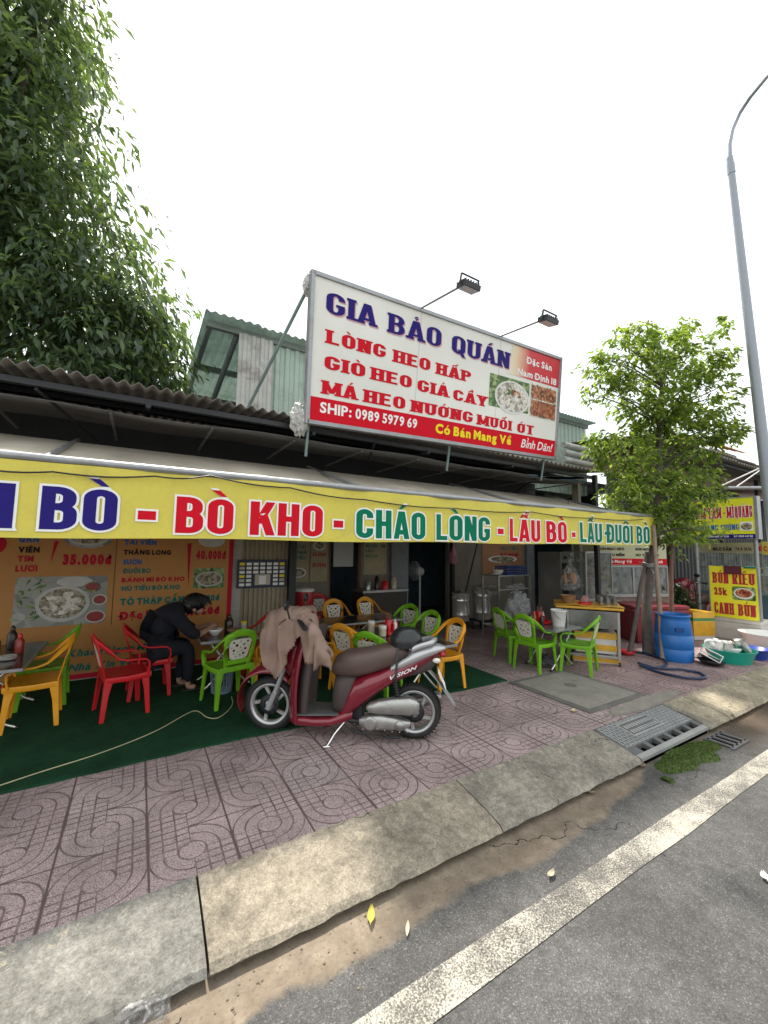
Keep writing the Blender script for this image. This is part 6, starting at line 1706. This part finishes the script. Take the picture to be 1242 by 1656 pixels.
# bain-marie cabinet and glass case
k0, k1 = at_y(946, 893, 4.45), at_y(990, 967, 4.45)
gc = thing('glass_case', 'aluminium framed glass case standing behind the yellow-topped stand', 'glass case', (k0.x, 4.45, k1.z))
w_, h_ = k1.x-k0.x, k0.z-k1.z; mb = MB()
for x in (0, w_):
    for y in (0, .45): mb.box((x, y, h_/2), (.03, .03, h_))
for z in (0, h_):
    for y in (0, .45): mb.box((w_/2, y, z), (w_-.03, .032, .032))
    for x in (0, w_): mb.box((x, .225, z), (.032, .42, .032))
part('frame', mb, m_galv, gc)
mb = MB()
mb.box((w_/2, 0, h_/2), (w_-.03, .005, h_-.03)); mb.box((0, .225, h_/2), (.005, .42, h_-.03)); mb.box((w_, .225, h_/2), (.005, .42, h_-.03))
part('pane', mb, m_glass, gc)
mb = MB(); mb.box((w_/2, .25, h_*.62), (w_-.05, .36, .012)); mb.box((w_/2, .22, h_*.80), (w_*.7, .3, .012), mat=0); part('inner_shelf', mb, m_steel_dull, gc)
mb = MB(); mb.box((w_/2-.02, .2, -.03-.36), (w_+.1, .6, .66)); mb.box((w_/2, .2, -.035), (w_+.16, .66, .03)); part('counter', mb, m_steel_dull, gc)
e0 = at_y(906, 893, 4.8); e1 = at_y(946, 970, 4.8)
ov = thing('steam_cabinet', 'old black and steel cooking cabinet behind the bread bag', 'cabinet', (e0.x, 4.8, 0))
mb = MB(); mb.span((0, 0, .0), (e1.x-e0.x, .5, e0.z)); part('cabinet_body', mb, m_steel_dull, ov)
mb = MB(); mb.span((.04, -.012, .75), (e1.x-e0.x-.04, -.002, e0.z-.2)); mb.span((.03, -.012, .1), (e1.x-e0.x-.03, -.002, .68)); part('door', mb, M('black_enamel', (.015, .016, .018), .3), ov)
mb = MB()
for k in range(3): mb.lathe([(.028, -.03), (.03, -.012), (.001, -.03)][:2], ((.12+.17*k), 0, e0.z-.1), 14, axis='y')
part('knob', mb, m_blackpl, ov)
# stand with the yellow board
A_s = Vector((5.80, 3.25, 0)); q1 = Vector((-.61, .79, 0)).normalized(); q2 = Vector((q1.y, -q1.x, 0)); LS, WS, HS = .64, .56, .77
sd = thing('steel_stand', 'wheeled stainless stand with dented side tray and yellow tape top', 'stand', tuple(A_s), math.atan2(q2.y, q2.x))
# local x = q2 (away to the right), local y = q1
mb = MB()
for x in (0, WS):
    for y in (0, LS): mb.box((x, y, (HS-.06)/2+.05), (.035, .035, HS-.11))
mb.box((WS/2, 0, .115), (WS-.036, .028, .028)); mb.box((0, LS/2, .115), (.028, LS-.036, .028)); mb.box((WS, LS/2, .115), (.028, LS-.036, .028)); mb.box((WS/2, LS, .115), (WS-.036, .028, .028))
part('frame', mb, m_steel_dull, sd, bevel=.003)
mb = MB(); mb.box((0-.02, LS/2, HS-.15), (.012, LS-.02, .24)); mb.box((WS/2, -.02, HS-.15), (WS-.02, .012, .24)); mb.box((WS+.02, LS/2, HS-.15), (.012, LS-.02, .24)); mb.box((WS/2, LS/2, HS-.26), (WS, LS, .012))
part('tray', mb, M('dark_stainless', (.22, .22, .21), .3, .8, var=.2, vs=4), sd, bevel=.003)
mb = MB()
for k in range(5): mb.box((.08+.1*k, -.029, HS-.15), (.05, .006, .12))
part('vent_panel', mb, m_steel_dull, sd)
mb = MB()
for x in (0, WS):
    for y in (0, LS): mb.lathe([(.024, -.012), (.026, 0), (.024, .012)], (x, y, .027), 14, axis='y').cut()
part('wheel', mb, m_blackpl, sd)
m_tape = M('yellow_tape', (.66, .36, .03), .35, var=.2, vs=8, dirt=(.35, .2, .05), ds=6, da=.5)
mb = MB(); mb.grid(lambda u, v: (-.06+(WS+.12)*u, -.08+(LS+.26)*v, HS+.035+.006*math.sin(u*9)+.008*math.sin(v*11)), 10, 14); mb.box((WS/2, LS/2+.05, HS+.01), (WS+.10, LS+.24, .036))
part('top_board', mb, m_tape, sd, bevel=.008)
def onst(x, y, z=0): return A_s+q2*x+q1*y+Vector((0, 0, HS+.045+z))
bk_ = at_z(930, 972, HS+.05)
mb = MB(); mb.lathe([(.085, 0), (.115, .10), (.12, .105), (.11, .10), (.08, .01), (.001, .01)], tuple(onst(.25, .62)), 22); 
solo('basket', mb, M('tan_basket', (.30, .17, .08), .6, bump=.6, bs=120), 'tan round basket on the yellow board', 'basket', loc=tuple(onst(.25, .62)))
solo('red_tray', MB().lathe([(.11, 0), (.13, .022), (.12, .022), (.10, .006), (.001, .006)], tuple(onst(.18, .40, -.002)), 22, ell=.7), m_redpl, 'small red tray beside the tan basket on the yellow board', 'tray', loc=tuple(onst(.18, .40)))
lump('knotted clear bag with red sauce on the red tray', 'sauce_bag', onst(.18, .40, .06), (.06, .05, .05), bagfilm('sauce_film', (.6, .3, .28), .5), 9)
m_gl = glassy('drinking_glass', (.96, .97, .97), .10)
first = None
for i in range(12):
    x, y = .10+.115*(i % 4), .02+.085*(i//4); p = onst(x, y)
    if first is None:
        first = solo('drinking_glass', MB().lathe([(.026, 0), (.034, .11), (.0325, .11), (.0245, .008), (.001, .008)], (0, 0, 0), 16), m_gl, 'clear tumbler in the cluster on the yellow board', 'glass', loc=tuple(p), group='tumblers on the yellow board', local=True)
    else:
        o = first.copy(); COL.objects.link(o); o.location = p
# foam boxes
m_foam = M('white_foam', (.60, .58, .53), .8, var=.1, vs=8, bump=.3, bs=150, dirt=(.35, .29, .2), da=.5)
def foambox(label, c, d, rz, bands, tape=m_tape, lid=True):
    t = thing('foam_box', label, 'foam box', c, rz, 'taped foam boxes')
    w_, dp, h = d
    part('box_body', MB().box((0, 0, h*.40), (w_*.97, dp*.97, h*.80)), m_foam, t, bevel=.012)
    part('lid', MB().box((0, 0, h*.9), (w_, dp, h*.19)), m_foam, t, bevel=.012)
    mb = MB()
    for z, hh in bands:
        mb.box((0, 0, z*h), (w_*1.006, dp*1.006, hh*h)).cut()
    part('tape_band', mb, tape, t)
    return t
cen = A_s+q2*(WS*.48)+q1*(LS*.45); an = math.atan2(q2.y, q2.x)
foambox('taped foam box lying at the bottom under the steel stand', (cen.x, cen.y, .0), (.44, .60, .11), an, ((.45, .5),))
foambox('foam box with yellow bands on top of another under the steel stand', (cen.x, cen.y, .135), (.40, .54, .30), an, ((.28, .26), (.84, .30)))
foambox('foam box wrapped in yellow and green tape between red bin and yellow sign', (8.98, 3.60, 0), (.42, .38, .50), -.45, ((.30, .28), (.58, .30), (.90, .22)))
solo('green_tape_strip', MB().box((8.98, 3.60, .37), (.432, .392, .045), rz=-.45), M('green_tape', (.03, .22, .06), .4), 'green tape strip round the banded foam box', 'tape', loc=(9.05, 3.62, .36))
foambox('plain white foam block under the yellow soup sign', (9.62, 3.14, 0), (.42, .74, .40), 0, ((.5, .01),), m_foam)
lump('dark sack slumped under the stand', 'sack', A_s+q2*.3+q1*.1+Vector((0, 0, .5)), (.10, .09, .09), m_greydirty, 12)
# red bin with lid
rb = thing('red_bin', 'big dark red lidded ice bin behind the tree trunk', 'ice bin', (8.08, 3.95, 0), -.46)
m_bin = M('dark_red_plastic', (.22, .018, .028), .45, var=.15, dirt=(.2, .1, .08), da=.4)
mb = MB(); mb.box((0, 0, .29), (.95, .6, .58), taper=1.06); part('bin_body', mb, m_bin, rb, bevel=.02)
mb = MB(); mb.box((0, 0, .545), (1.04, .68, .05)); mb.box((0, 0, .61), (1.02, .66, .06)); part('lid', mb, m_bin, rb, bevel=.015)
mb = MB(); mb.box((-.2, -.33, .52), (.12, .03, .05)); mb.box((.2, -.33, .52), (.12, .03, .05)); part('latch', mb, m_bin, rb, bevel=.005)
# blue barrel
bl_ = thing('blue_barrel', 'blue plastic water barrel by the street tree', 'barrel', (6.93, 3.07, 0))
m_blue = M('blue_plastic', (.012, .13, .42), .42, var=.12, dirt=(.10, .16, .25), da=.4)
part('barrel_body', MB().lathe([(.225, 0), (.24, .03), (.246, .17), (.242, .175), (.242, .19), (.246, .195), (.242, .37), (.237, .375), (.236, .39), (.24, .395), (.22, .58), (.21, .635), (.222, .64), (.228, .66), (.22, .67), (.207, .67), (.20, .63), (.22, .40), (.225, .05), (.001, .05)], n=40), m_blue, bl_)
a0 = math.atan2(-3.06, -6.98)+.35
mb = MB(); mb.box((0.241*math.cos(a0), .241*math.sin(a0), .47), (.03, .11, .05), rz=a0); part('grip', mb, M('dark_blue', (.006, .05, .2), .5), bl_)
# washing-up corner at the right
tb = thing('green_tub', 'wide teal tub piled with dishes at the end of the pavement', 'tub', (7.58, 2.62, 0))
part('tub_body', MB().lathe([(.24, 0), (.29, .14), (.315, .175), (.32, .185), (.31, .185), (.28, .15), (.23, .02), (.001, .02)], n=36), M('teal_plastic', (.01, .34, .24), .4, var=.08), tb)
def dish(kind, label, c, mt_, r=.1, h=.1, tilt=(0, 0)):
    mb = MB()
    if kind == 'pot': mb.lathe([(r*.95, 0), (r, .01), (r, h), (r*1.05, h+.004), (r*.97, h), (r*.95, .015), (.001, .012)], n=22)
    elif kind == 'plate': mb.lathe([(r*.5, 0), (r*.7, .006), (r, .02), (r*.7, .012), (.001, .01)], n=22)
    else: mb.lathe([(r*.45, 0), (r*.8, h*.45), (r, h), (r*.97, h), (r*.75, h*.45), (r*.4, .01), (.001, .01)], n=22)
    rot = Matrix.Rotation(tilt[0], 3, 'X') @ Matrix.Rotation(tilt[1], 3, 'Y')
    mb.v = [tuple(rot @ Vector(p)) for p in mb.v]
    return solo(kind if kind != 'bowl' else 'mixing_bowl', mb, mt_, label, kind, loc=c, local=True, group='dishes in the washing tubs')
dish('pot', 'upright steel pot at the centre of the teal tub', (7.55, 2.66, .13), m_steel, .12, .14)
dish('bowl', 'steel bowl tilted on the left rim of the teal tub', (7.42, 2.78, .16), m_steel, .13, .07, (.7, -.4))
dish('plate', 'white plate leaning at the front right of the teal tub', (7.62, 2.43, .17), m_ceram, .12, 0, (.9, .5))
dish('plate', 'white plate leaning behind the front one in the teal tub', (7.72, 2.48, .18), m_ceram, .12, 0, (1.0, .7))
dish('bowl', 'white bowl half sunk at the front of the teal tub', (7.45, 2.52, .14), m_ceram, .10, .06, (-.3, .2))
dish('pot', 'steel strainer pot lying on its side at the right of the teal tub', (7.80, 2.62, .20), m_steel_dull, .10, .12, (1.2, .6))
dish('bowl', 'grey bowl behind the steel pot of the teal tub', (7.70, 2.80, .15), m_steel_dull, .13, .07, (.3, .6))
solo('blue_basin', MB().lathe([(.14, 0), (.19, .15), (.2, .155), (.185, .15), (.13, .015), (.001, .015)], (8.12, 2.50, 0), 28), M('royal_blue_plastic', (.02, .06, .34), .4), 'royal blue basin behind the teal tub', 'basin', loc=(8.12, 2.5, 0))
solo('white_basin', MB().lathe([(.26, 0), (.38, .26), (.40, .27), (.37, .26), (.25, .02), (.001, .02)], (9.05, 2.58, 0), 32), m_white, 'large white basin at the right edge below the yellow sign', 'basin', loc=(9.05, 2.58, 0))
cr2 = thing('wire_crate', 'pale square dish rack tipped against the teal tub', 'dish rack', (7.12, 2.72, .06)); cr2.rotation_euler = (.5, .35, .5)
mb = MB()
for z in (0, .10):
    for a, b in (((-.15, -.12), (.15, -.12)), ((.15, -.12), (.15, .12)), ((.15, .12), (-.15, .12)), ((-.15, .12), (-.15, -.12))): mb.tube([(*a, z), (*b, z)], .008, 6)
for x, y in ((-.15, -.12), (.15, -.12), (.15, .12), (-.15, .12)): mb.tube([(x, y, 0), (x, y, .10)], .007, 6)
part('frame', mb, m_white, cr2)
mb = MB(); mb.box((0, 0, .0), (.28, .22, .006)); part('tray', mb, m_steel_dull, cr2)
dish('bowl', 'dark wok lying on the pavement under the dish rack', (7.05, 2.66, .01), m_dark_metal, .17, .06, (.05, .1))
dish('bowl', 'red bowl on the ground behind the steel stand wheel', (6.55, 3.55, .005), m_redpl, .12, .06)
hz = [at_z(px, py, .018) for px, py in ((1010, 1052), (1040, 1056), (1070, 1066), (1078, 1074), (1060, 1080), (1035, 1076), (1050, 1082), (1085, 1092), (1120, 1098), (1140, 1096), (1132, 1089), (1105, 1084), (1075, 1082), (1050, 1078), (1030, 1072))]
P = []
for i in range(len(hz)-1):
    p0, p1, p2, p3 = hz[max(i-1, 0)], hz[i], hz[i+1], hz[min(i+2, len(hz)-1)]
    for k in range(6):
        f = k/6; P.append(.5*((2*p1)+(p2-p0)*f+(2*p0-5*p1+4*p2-p3)*f*f+(3*p1-p0-3*p2+p3)*f**3)+Vector((0, 0, .004*(i % 3))))
solo('water_hose', MB().tube(P, .016, 8), M('navy_hose', (.012, .03, .085), .4), 'blue water hose looped on the pavement in front of the barrel', 'hose', loc=tuple(hz[5]))
# yellow soup sign
X0 = 9.39
def xpl(a, b, d): return (X0-d+.05*(b-.4)*.0, 3.49-a, b)
sg = thing('soup_sign', 'yellow BÚN RIÊU signboard standing on the white foam block', 'sign', (9.42, 3.14, .40))
mb = MB(); mb.span((X0, 2.79, .40), (X0+.06, 3.49, 1.335)); part('panel', mb, M('lemon_panel', (.80, .74, .03), .4, var=.06), sg, w=True)
mb = MB(); mb.span((X0-.004, 2.765, .39), (X0+.075, 2.79, 1.34)).cut(); mb.span((X0-.004, 3.49, .39), (X0+.075, 3.51, 1.34)); part('frame', mb, m_galv, sg, w=True)
mb = MB()
block(mb, 'BÚN', .05, .29, 1.02, .20, xpl, .004, 0, w=.54, t=.24, th=.10, gap=.05, slab=.06); block(mb, 'RIÊU', .35, .665, 1.02, .20, xpl, .004, 0, w=.54, t=.24, th=.10, gap=.05, slab=.06)
text(mb, '25k', .06, .265, .80, .14, xpl, .004, 0, .07)
block(mb, 'CANH', .05, .345, .46, .205, xpl, .004, 0, w=.54, t=.24, th=.10, gap=.05, slab=.06); block(mb, 'BÚN', .41, .655, .46, .205, xpl, .004, 0, w=.54, t=.24, th=.10, gap=.05, slab=.06)
part('lettering', mb, [M('maroon_ink', (.42, .02, .03), .5)], sg, w=True)
mb = MB(); rrect(mb, .335, .67, .74, .98, .03, xpl, .003, 0); disc(mb, .50, .86, .145, .10, xpl, .0045, 1); disc(mb, .50, .865, .12, .075, xpl, .006, 2)
for k in range(4): mb.add([xpl(.43+.04*k, .85, .0075), xpl(.46+.04*k, .85, .0075), xpl(.475+.04*k, .91, .0075), xpl(.445+.04*k, .91, .0075)], [(0, 1, 2, 3)], 3)
part('food_photo', mb, [m_f_green, m_ceram, m_f_brown, m_f_red], sg, w=True)
solo('maroon_cloth', MB().box((X0-.012, 3.13, 1.275), (.012, .26, .15)), M('maroon_paper', (.10, .012, .025), .7), 'dark maroon card taped over the top of the yellow soup sign', 'card', loc=(X0, 3.13, 1.2))
solo('green_clip', MB().box((X0-.01, 2.88, 1.335), (.05, .17, .035)), M('dark_green_plastic', (.01, .13, .10), .5), 'small green clip on the top right of the yellow soup sign', 'clip', loc=(X0, 2.88, 1.32), bevel=.006)
# neighbour's hanging sign and stall
X1 = 10.0
def xp2(a, b, d): return (X1-d, 4.02-a, b)
ns = thing('rice_shop_sign', 'bright yellow box sign for broken rice hanging above the neighbouring stall', 'sign', (10.05, 3.48, 1.87))
mb = MB(); mb.span((X1, 2.95, 1.865), (X1+.16, 4.02, 2.66)); part('panel', mb, M('yellow_lightbox', (.78, .76, .02), .4, var=.05), ns, w=True)
mb = MB(); mb.span((X1-.006, 2.90, 1.855), (X1+.17, 2.95, 2.68)); mb.span((X1-.006, 4.02, 1.855), (X1+.17, 4.06, 2.68)); mb.span((X1-.006, 2.95, 2.66), (X1+.17, 4.02, 2.685)); mb.tube([(X1+.08, 2.98, 1.86), (X1+.08, 2.98, 0)], .035, 8); mb.tube([(X1+.08, 3.95, 1.86), (X1+.08, 3.95, 0)], .035, 8); part('frame', mb, m_galv, ns, w=True)
mb = MB(); rect(mb, .0, 1.07, 1.867, 1.955, xp2, .003, 1)
def nb(b, x0, x1, z, h): block(mb, b, x0, x1, z, h, xp2, .005, 0, w=.50, t=.20, th=.10, gap=.09, slab=.05, outline=(.03, 3))
nb('CƠM', .05, .30, 2.28, .22); nb('TẤM', .34, .56, 2.28, .22); rect(mb, .595, .625, 2.37, 2.39, xp2, .005, 0); nb('MÌ', .65, .76, 2.28, .22); nb('QUẢNG', .78, 1.045, 2.28, .22)
block(mb, 'HOÀNG', .17, .50, 2.04, .11, xp2, .004, 2, w=.6, t=.22, th=.14, gap=.08, slab=.05); block(mb, 'CƯỜNG', .54, .83, 2.04, .11, xp2, .004, 2, w=.6, t=.22, th=.14, gap=.08, slab=.05)
text(mb, 'SẢU, P. TÂN SƠN NHÌ, TP. HCM', .12, .66, 1.895, .035, xp2, .005, 3, .03); text(mb, 'ĐT: 0909 447 103', .74, 1.03, 1.895, .035, xp2, .005, 3, .03)
rect(mb, .85, 1.04, 2.02, 2.19, xp2, .004, 3); disc(mb, .945, 2.10, .085, .07, xp2, .0055, 4)
part('lettering', mb, [m_ink_dred, m_ink_navy, m_ink_blue, m_ink_white, m_f_soup], ns, w=True)
X2 = 10.6
def xp3(a, b, d): return (X2-d, 4.15-a, b)
stl = thing('drink_stall', 'neighbouring glass drinks stall with lettered boards below the broken rice sign', 'stall', (11.2, 3.6, 0))
mb = MB(); mb.span((X2, 2.6, 0), (X2+.9, 4.2, .75)); part('counter', mb, m_darkwall, stl, w=True)
mb = MB(); mb.span((X2, 2.6, 1.58), (X2+.9, 4.2, 1.80)); part('fascia', mb, [M('grey_cream_board', (.36, .34, .27), .6)], stl, w=True)
mb = MB(); text(mb, 'MILO DẦM', .30, .62, 1.63, .07, xp3, .004, 0, .06); text(mb, 'TRÀ SỮA', .68, .95, 1.64, .06, xp3, .004, 0, .03); mb.cut(); rect(mb, 1.10, 1.55, 1.56, 1.82, xp3, .003, 1); text(mb, 'MÌ CƠM TẤM', 1.02, 1.55, 1.63, .10, xp3, .006, 2, .05)
part('lettering', mb, [m_ink_black, M('mustard_board', (.50, .42, .08), .5), m_ink_dred], stl, w=True)
mb = MB(); 
for y in (2.62, 3.4, 4.18): mb.span((X2, y-.015, .75), (X2+.03, y+.015, 1.58))
mb.span((X2-.01, 2.6, 1.28), (X2+.02, 4.2, 1.30)); part('frame', mb, m_galv, stl, w=True)
part('pane', MB().span((X2+.012, 2.63, .76), (X2+.016, 4.17, 1.57)), m_glass, stl, w=True)
mb = MB(); mb.span((X2+.1, 2.65, 1.14), (X2+.8, 4.15, 1.16)); 
for k in range(9): mb.lathe([(.05, 0), (.05, .12), (.03, .16)], (X2+.2, 2.75+.15*k, 1.16), 10)
part('goods', mb, [m_white], stl, w=True)
solo('stall_menu_flag', MB().box((10.45, 2.66, .95), (.02, .3, .55), rx=.35), M('orange_flag', (.55, .36, .04), .5), 'small yellow board hanging crooked at the right edge by the drinks stall', 'board', loc=(10.45, 2.66, .95))
# neighbour's shed, roofs
nbz = at_y(1205, 746, 4.3).z
nh = thing('neighbour_shed', 'dark shed with sagging corrugated roof beyond the street tree', 'shed', (16, 5.4, 0))
mb = MB(); vsheet(mb, 9.0, 30, 5.2, 0, 3.4, .2, .03); part('wall', mb, M('dark_tin', (.045, .047, .05), .6, .2, var=.3, dirt=(.1, .08, .06)), nh, w=True)
mb = MB(); sheet(mb, 9.3, 30, 4.3, nbz, 9.0, nbz+.55, .14, .025, seed=12); part('roof', mb, m_roofdark, nh, w=True, solid=.006)
mb = MB(); sheet(mb, 9.8, 30, 3.35, nbz-.62, 5.2, nbz-.25, .14, .025, seed=14); part('porch_roof', mb, m_roofdark, nh, w=True, solid=.006)
mb = MB()
for x in (9.8, 12.5, 15, 18): mb.span((x, 4.32, 0), (x+.07, 4.39, nbz-.02)).cut()
part('post', mb, m_dark_metal, nh, w=True)
mb = MB(); mb.span((9.3, 4.5, nbz-.14), (30, 4.56, nbz-.05)).cut(); mb.span((9.8, 3.5, nbz-.70), (30, 3.55, nbz-.63)); part('beam', mb, m_dark_metal, nh, w=True)
th_ = thing('tiled_house', 'distant house gable with orange tiled roof above the dark shed', 'house', (24, 9, 0))
zt = at_y(1190, 712, 8.0).z
mb = MB(); mb.grid(lambda u, v: (22.4+3.1*u, 7.6+2.8*v, zt-.75+1.3*v+.02*math.sin(v*60)+.02*math.sin(u*70)), 70, 40); part('roof', mb, M('orange_tiles', (.42, .16, .07), .7, var=.25, vs=6), th_, w=True)
part('wall', MB().span((22.6, 8.0, 0), (25.3, 10.2, zt-.8)), m_whitewall, th_, w=True)
mb = MB(); r0 = at_y(1168, 785, 3.2); r1 = at_y(1262, 742, 2.5); mb.tube([r0, r1], .014, 6); r2 = at_y(1190, 788, 3.1); mb.tube([r2, at_y(1262, 738, 2.55)], .012, 6)
solo('awning_rods', mb, m_white, 'pair of thin white rods bracing an awning at the right edge', 'rods', loc=tuple(r0))
mb = MB(); mb.tube([at_y(1172, 789, 3.1), at_y(1290, 789, 2.4)], .03, 10)
solo('awning_tube', mb, m_galv, 'pale horizontal awning tube above the broken rice sign', 'tube', loc=tuple(r2))
# drinks fridge with menu fascia beside the shop
fr = thing('display_counter', 'glass display counter with cream menu fascia behind the street tree', 'display counter', (8.32, 4.55, 0), -.36)
fp = lambda a, b, d: (a, -.3-d, b)
mb = MB(); mb.box((0, 0, .36), (1.55, .58, .72)); part('counter', mb, M('pinkish_panel', (.28, .20, .17), .6, var=.2, dirt=(.18, .14, .11)), fr)
mb = MB(); mb.box((0, -.02, .75), (1.66, .66, .05)); part('ledge', mb, m_greydirty, fr)
mb = MB()
for x in (-.76, 0, .76): mb.box((x, -.28, 1.03), (.035, .03, .52))
mb.box((0, -.28, 1.30), (1.55, .032, .03)); part('frame', mb, m_galv, fr)
part('pane', MB().box((0, -.28, 1.03), (1.5, .005, .5)), m_glass, fr)
mb = MB(); mb.box((0, .1, 1.62), (1.6, .7, .60)); part('fascia', mb, M('pale_yellow_board', (.55, .55, .36), .55, var=.08), fr)
fq = lambda a, b, d: (a, -.25-d, b)
mb = MB(); rect(mb, -.8, .8, 1.33, 1.45, fq, .004, 1)
for j, b in enumerate(('CƠM SƯỜN BÌ CHẢ', 'CƠM BÒ KHO TRỨNG', 'BÚN MỌC HEO', 'HỦ TIẾU MỀM')): text(mb, b, -.72, -.15, 1.84-.115*j, .05, fq, .004, 0, .05); text(mb, b[::1], .1, .62, 1.84-.115*j, .05, fq, .004, 0, .05)
text(mb, 'Có Bán Mang Về', -.72, .0, 1.365, .06, fq, .006, 2, .03, shear=.2); text(mb, 'Bánh', .5, .7, 1.365, .06, fq, .006, 2, .03, shear=.2)
part('lettering', mb, [m_ink_black, m_ink_red, m_ink_white], fr)
mb = MB(); 
for k in range(7): mb.box((-.6+.2*k, .05, .92), (.12, .2, .26+.05*(k % 3)))
part('goods', mb, M('shelf_goods', (.20, .17, .13), .6, var=.5, vs=9), fr)
solo('taped_notice', MB().box((7.72, 4.50, 1.12), (.10, .004, .24), rz=-.36), m_paper, 'small white notice taped to the left of the glass display counter', 'notice', loc=(7.72, 4.5, 1))
# a parked scooter and bushy plant in the gloom beyond
copy_thing(sc, (9.75, 4.25, 0), -.2, 'dim parked motorbike half hidden behind the brown stake and yellow sign', None)
pl = thing('potted_plant', 'dark bushy plant beside the taped foam box', 'plant', (9.35, 4.15, 0))
part('pot', MB().lathe([(.13, 0), (.18, .28), (.19, .30), (.17, .29)], n=20), m_wood_red, pl)
P_, A_, _c = crown([(9.35, 4.15, .62, .36, .3, .34)], 90, 12, (.06, .06, .05), .1, .05, .3, 31)
V_, F_ = leafmesh(P_, A_, .12, .05, .3, 32); leafobj('foliage', V_, F_, leafmat('shade_leaves', [(0, (.012, .03, .01)), (1, (.05, .09, .03))], .3), pl)
lump('crumpled torn plastic film round the bottom left corner of the billboard', 'torn_wrapping', bp(-.05, .03, -.08), (.10, .07, .17), bagfilm('torn_film', (.6, .6, .57), .7), 21, 'plastic wrap')
lump('scrap of plastic film at the top left corner of the billboard', 'torn_wrapping', bp(-.02, 1.47, -.09), (.06, .06, .12), bagfilm('torn_scrap', (.6, .6, .57), .7), 22, 'plastic wrap')
# waste basket, wire, litter
c = at_z(358, 1120, 0); c.z = .013
wbk = MB()
for k in range(22):
    a = k*.2856; wbk.tube([(c.x+.10*math.cos(a), c.y+.10*math.sin(a), c.z), (c.x+.125*math.cos(a+.25), c.y+.125*math.sin(a+.25), c.z+.26)], .005, 4); wbk.tube([(c.x+.10*math.cos(a), c.y+.10*math.sin(a), c.z), (c.x+.125*math.cos(a-.25), c.y+.125*math.sin(a-.25), c.z+.26)], .005, 4)
wbk.lathe([(.128, .25), (.132, .27), (.122, .27)], tuple(c), 24, capb=False, capt=False); wbk.lathe([(.10, 0), (.102, .02), (.001, .02)], tuple(c), 24)
solo('waste_basket', wbk, M('grey_blue_plastic', (.20, .26, .32), .5), 'grey blue lattice waste basket under the white-backed green chair', 'waste basket', loc=tuple(c))
P = [at_z(px, py, .02) for px, py in ((-60, 1288), (0, 1270), (70, 1247), (150, 1222), (215, 1198), (260, 1178), (295, 1158), (312, 1150), (322, 1151), (335, 1160), (352, 1161), (368, 1150), (376, 1138), (374, 1125))]
Q = []
for i in range(len(P)-1):
    p0, p1, p2, p3 = P[max(i-1, 0)], P[i], P[i+1], P[min(i+2, len(P)-1)]
    for k in range(5):
        f = k/5; Q.append(.5*((2*p1)+(p2-p0)*f+(2*p0-5*p1+4*p2-p3)*f*f+(3*p1-p0-3*p2+p3)*f**3))
solo('pale_wire', MB().tube(Q, .0045, 5), M('pale_rope', (.46, .42, .25), .7), 'thin pale cord trailing across the green turf mat', 'cord', loc=tuple(P[3]))
def litter(label, px, py, l, w_, ang, col, name='fallen_leaf', cat='leaf', curl=.02, z=RZ):
    p = at_z(px, py, z); mb = MB()
    def f(u, v):
        x = (u-.5)*l; hw = w_*math.sin(math.pi*min(.97, max(.03, u)))**.8
        y = (v-.5)*hw
        return (p.x+x*math.cos(ang)-y*math.sin(ang), p.y+x*math.sin(ang)+y*math.cos(ang), z+.008+curl*(abs(v-.5)*1.2+(u-.5)**2*2))
    mb.grid(f, 10, 4); solo(name, mb, M(name+label[:6], col, .6, var=.2), label, cat, loc=tuple(p), group='litter on the road')
litter('yellow green fallen leaf in the sandy gutter', 600, 1487, .10, .035, 1.0, (.45, .40, .07))
litter('pale husk lying between gutter and white line', 891, 1419, .07, .03, .2, (.50, .44, .32), 'dry_husk', 'husk')
litter('thin cream stick in the sand below the yellow leaf', 659, 1505, .08, .018, .9, (.55, .48, .36), 'cream_stick', 'stick', .004)
litter('white paper scrap at the right edge on the asphalt', 1238, 1424, .07, .04, .6, (.7, .69, .66), 'paper_scrap', 'paper', .02)
litter('tan dry leaf at the foot of the kerb by the moss', 1038, 1240, .09, .05, .4, (.42, .33, .22), 'dry_leaf')
litter('small brown leaf in the gutter before the drain', 955, 1285, .07, .03, 2.1, (.30, .22, .14), 'dry_leaf')
litter('yellowish leaf on the pavement by the manhole cover', 928, 1152, .08, .05, .3, (.55, .45, .25), 'dry_leaf', z=0)
c = at_z(225, 1650, RZ+.03); lump('crumpled clear plastic bag in the gutter at the bottom edge', 'plastic_bag', c, (.09, .045, .05), m_bag, 15)
for i in range(26):
    x, y = random.uniform(.2, 3.4), 1.83-abs(random.gauss(0, .10))
    pass
mb = MB(); rr = random.Random(3)
for i in range(420):
    x = rr.uniform(-1.5, 6.5); y = 1.84-abs(rr.gauss(0, .16)); s_ = rr.uniform(.002, .007)
    mb.ball((x, y, RZ+s_*.4), (s_, s_*.8, s_*.6), 6, 0, .5, i)
solo('gutter_grit', mb, M('grit', (.24, .19, .14), .9, var=.4, vs=30), 'loose grit and pebbles strewn along the sandy gutter', 'grit', kind='stuff')
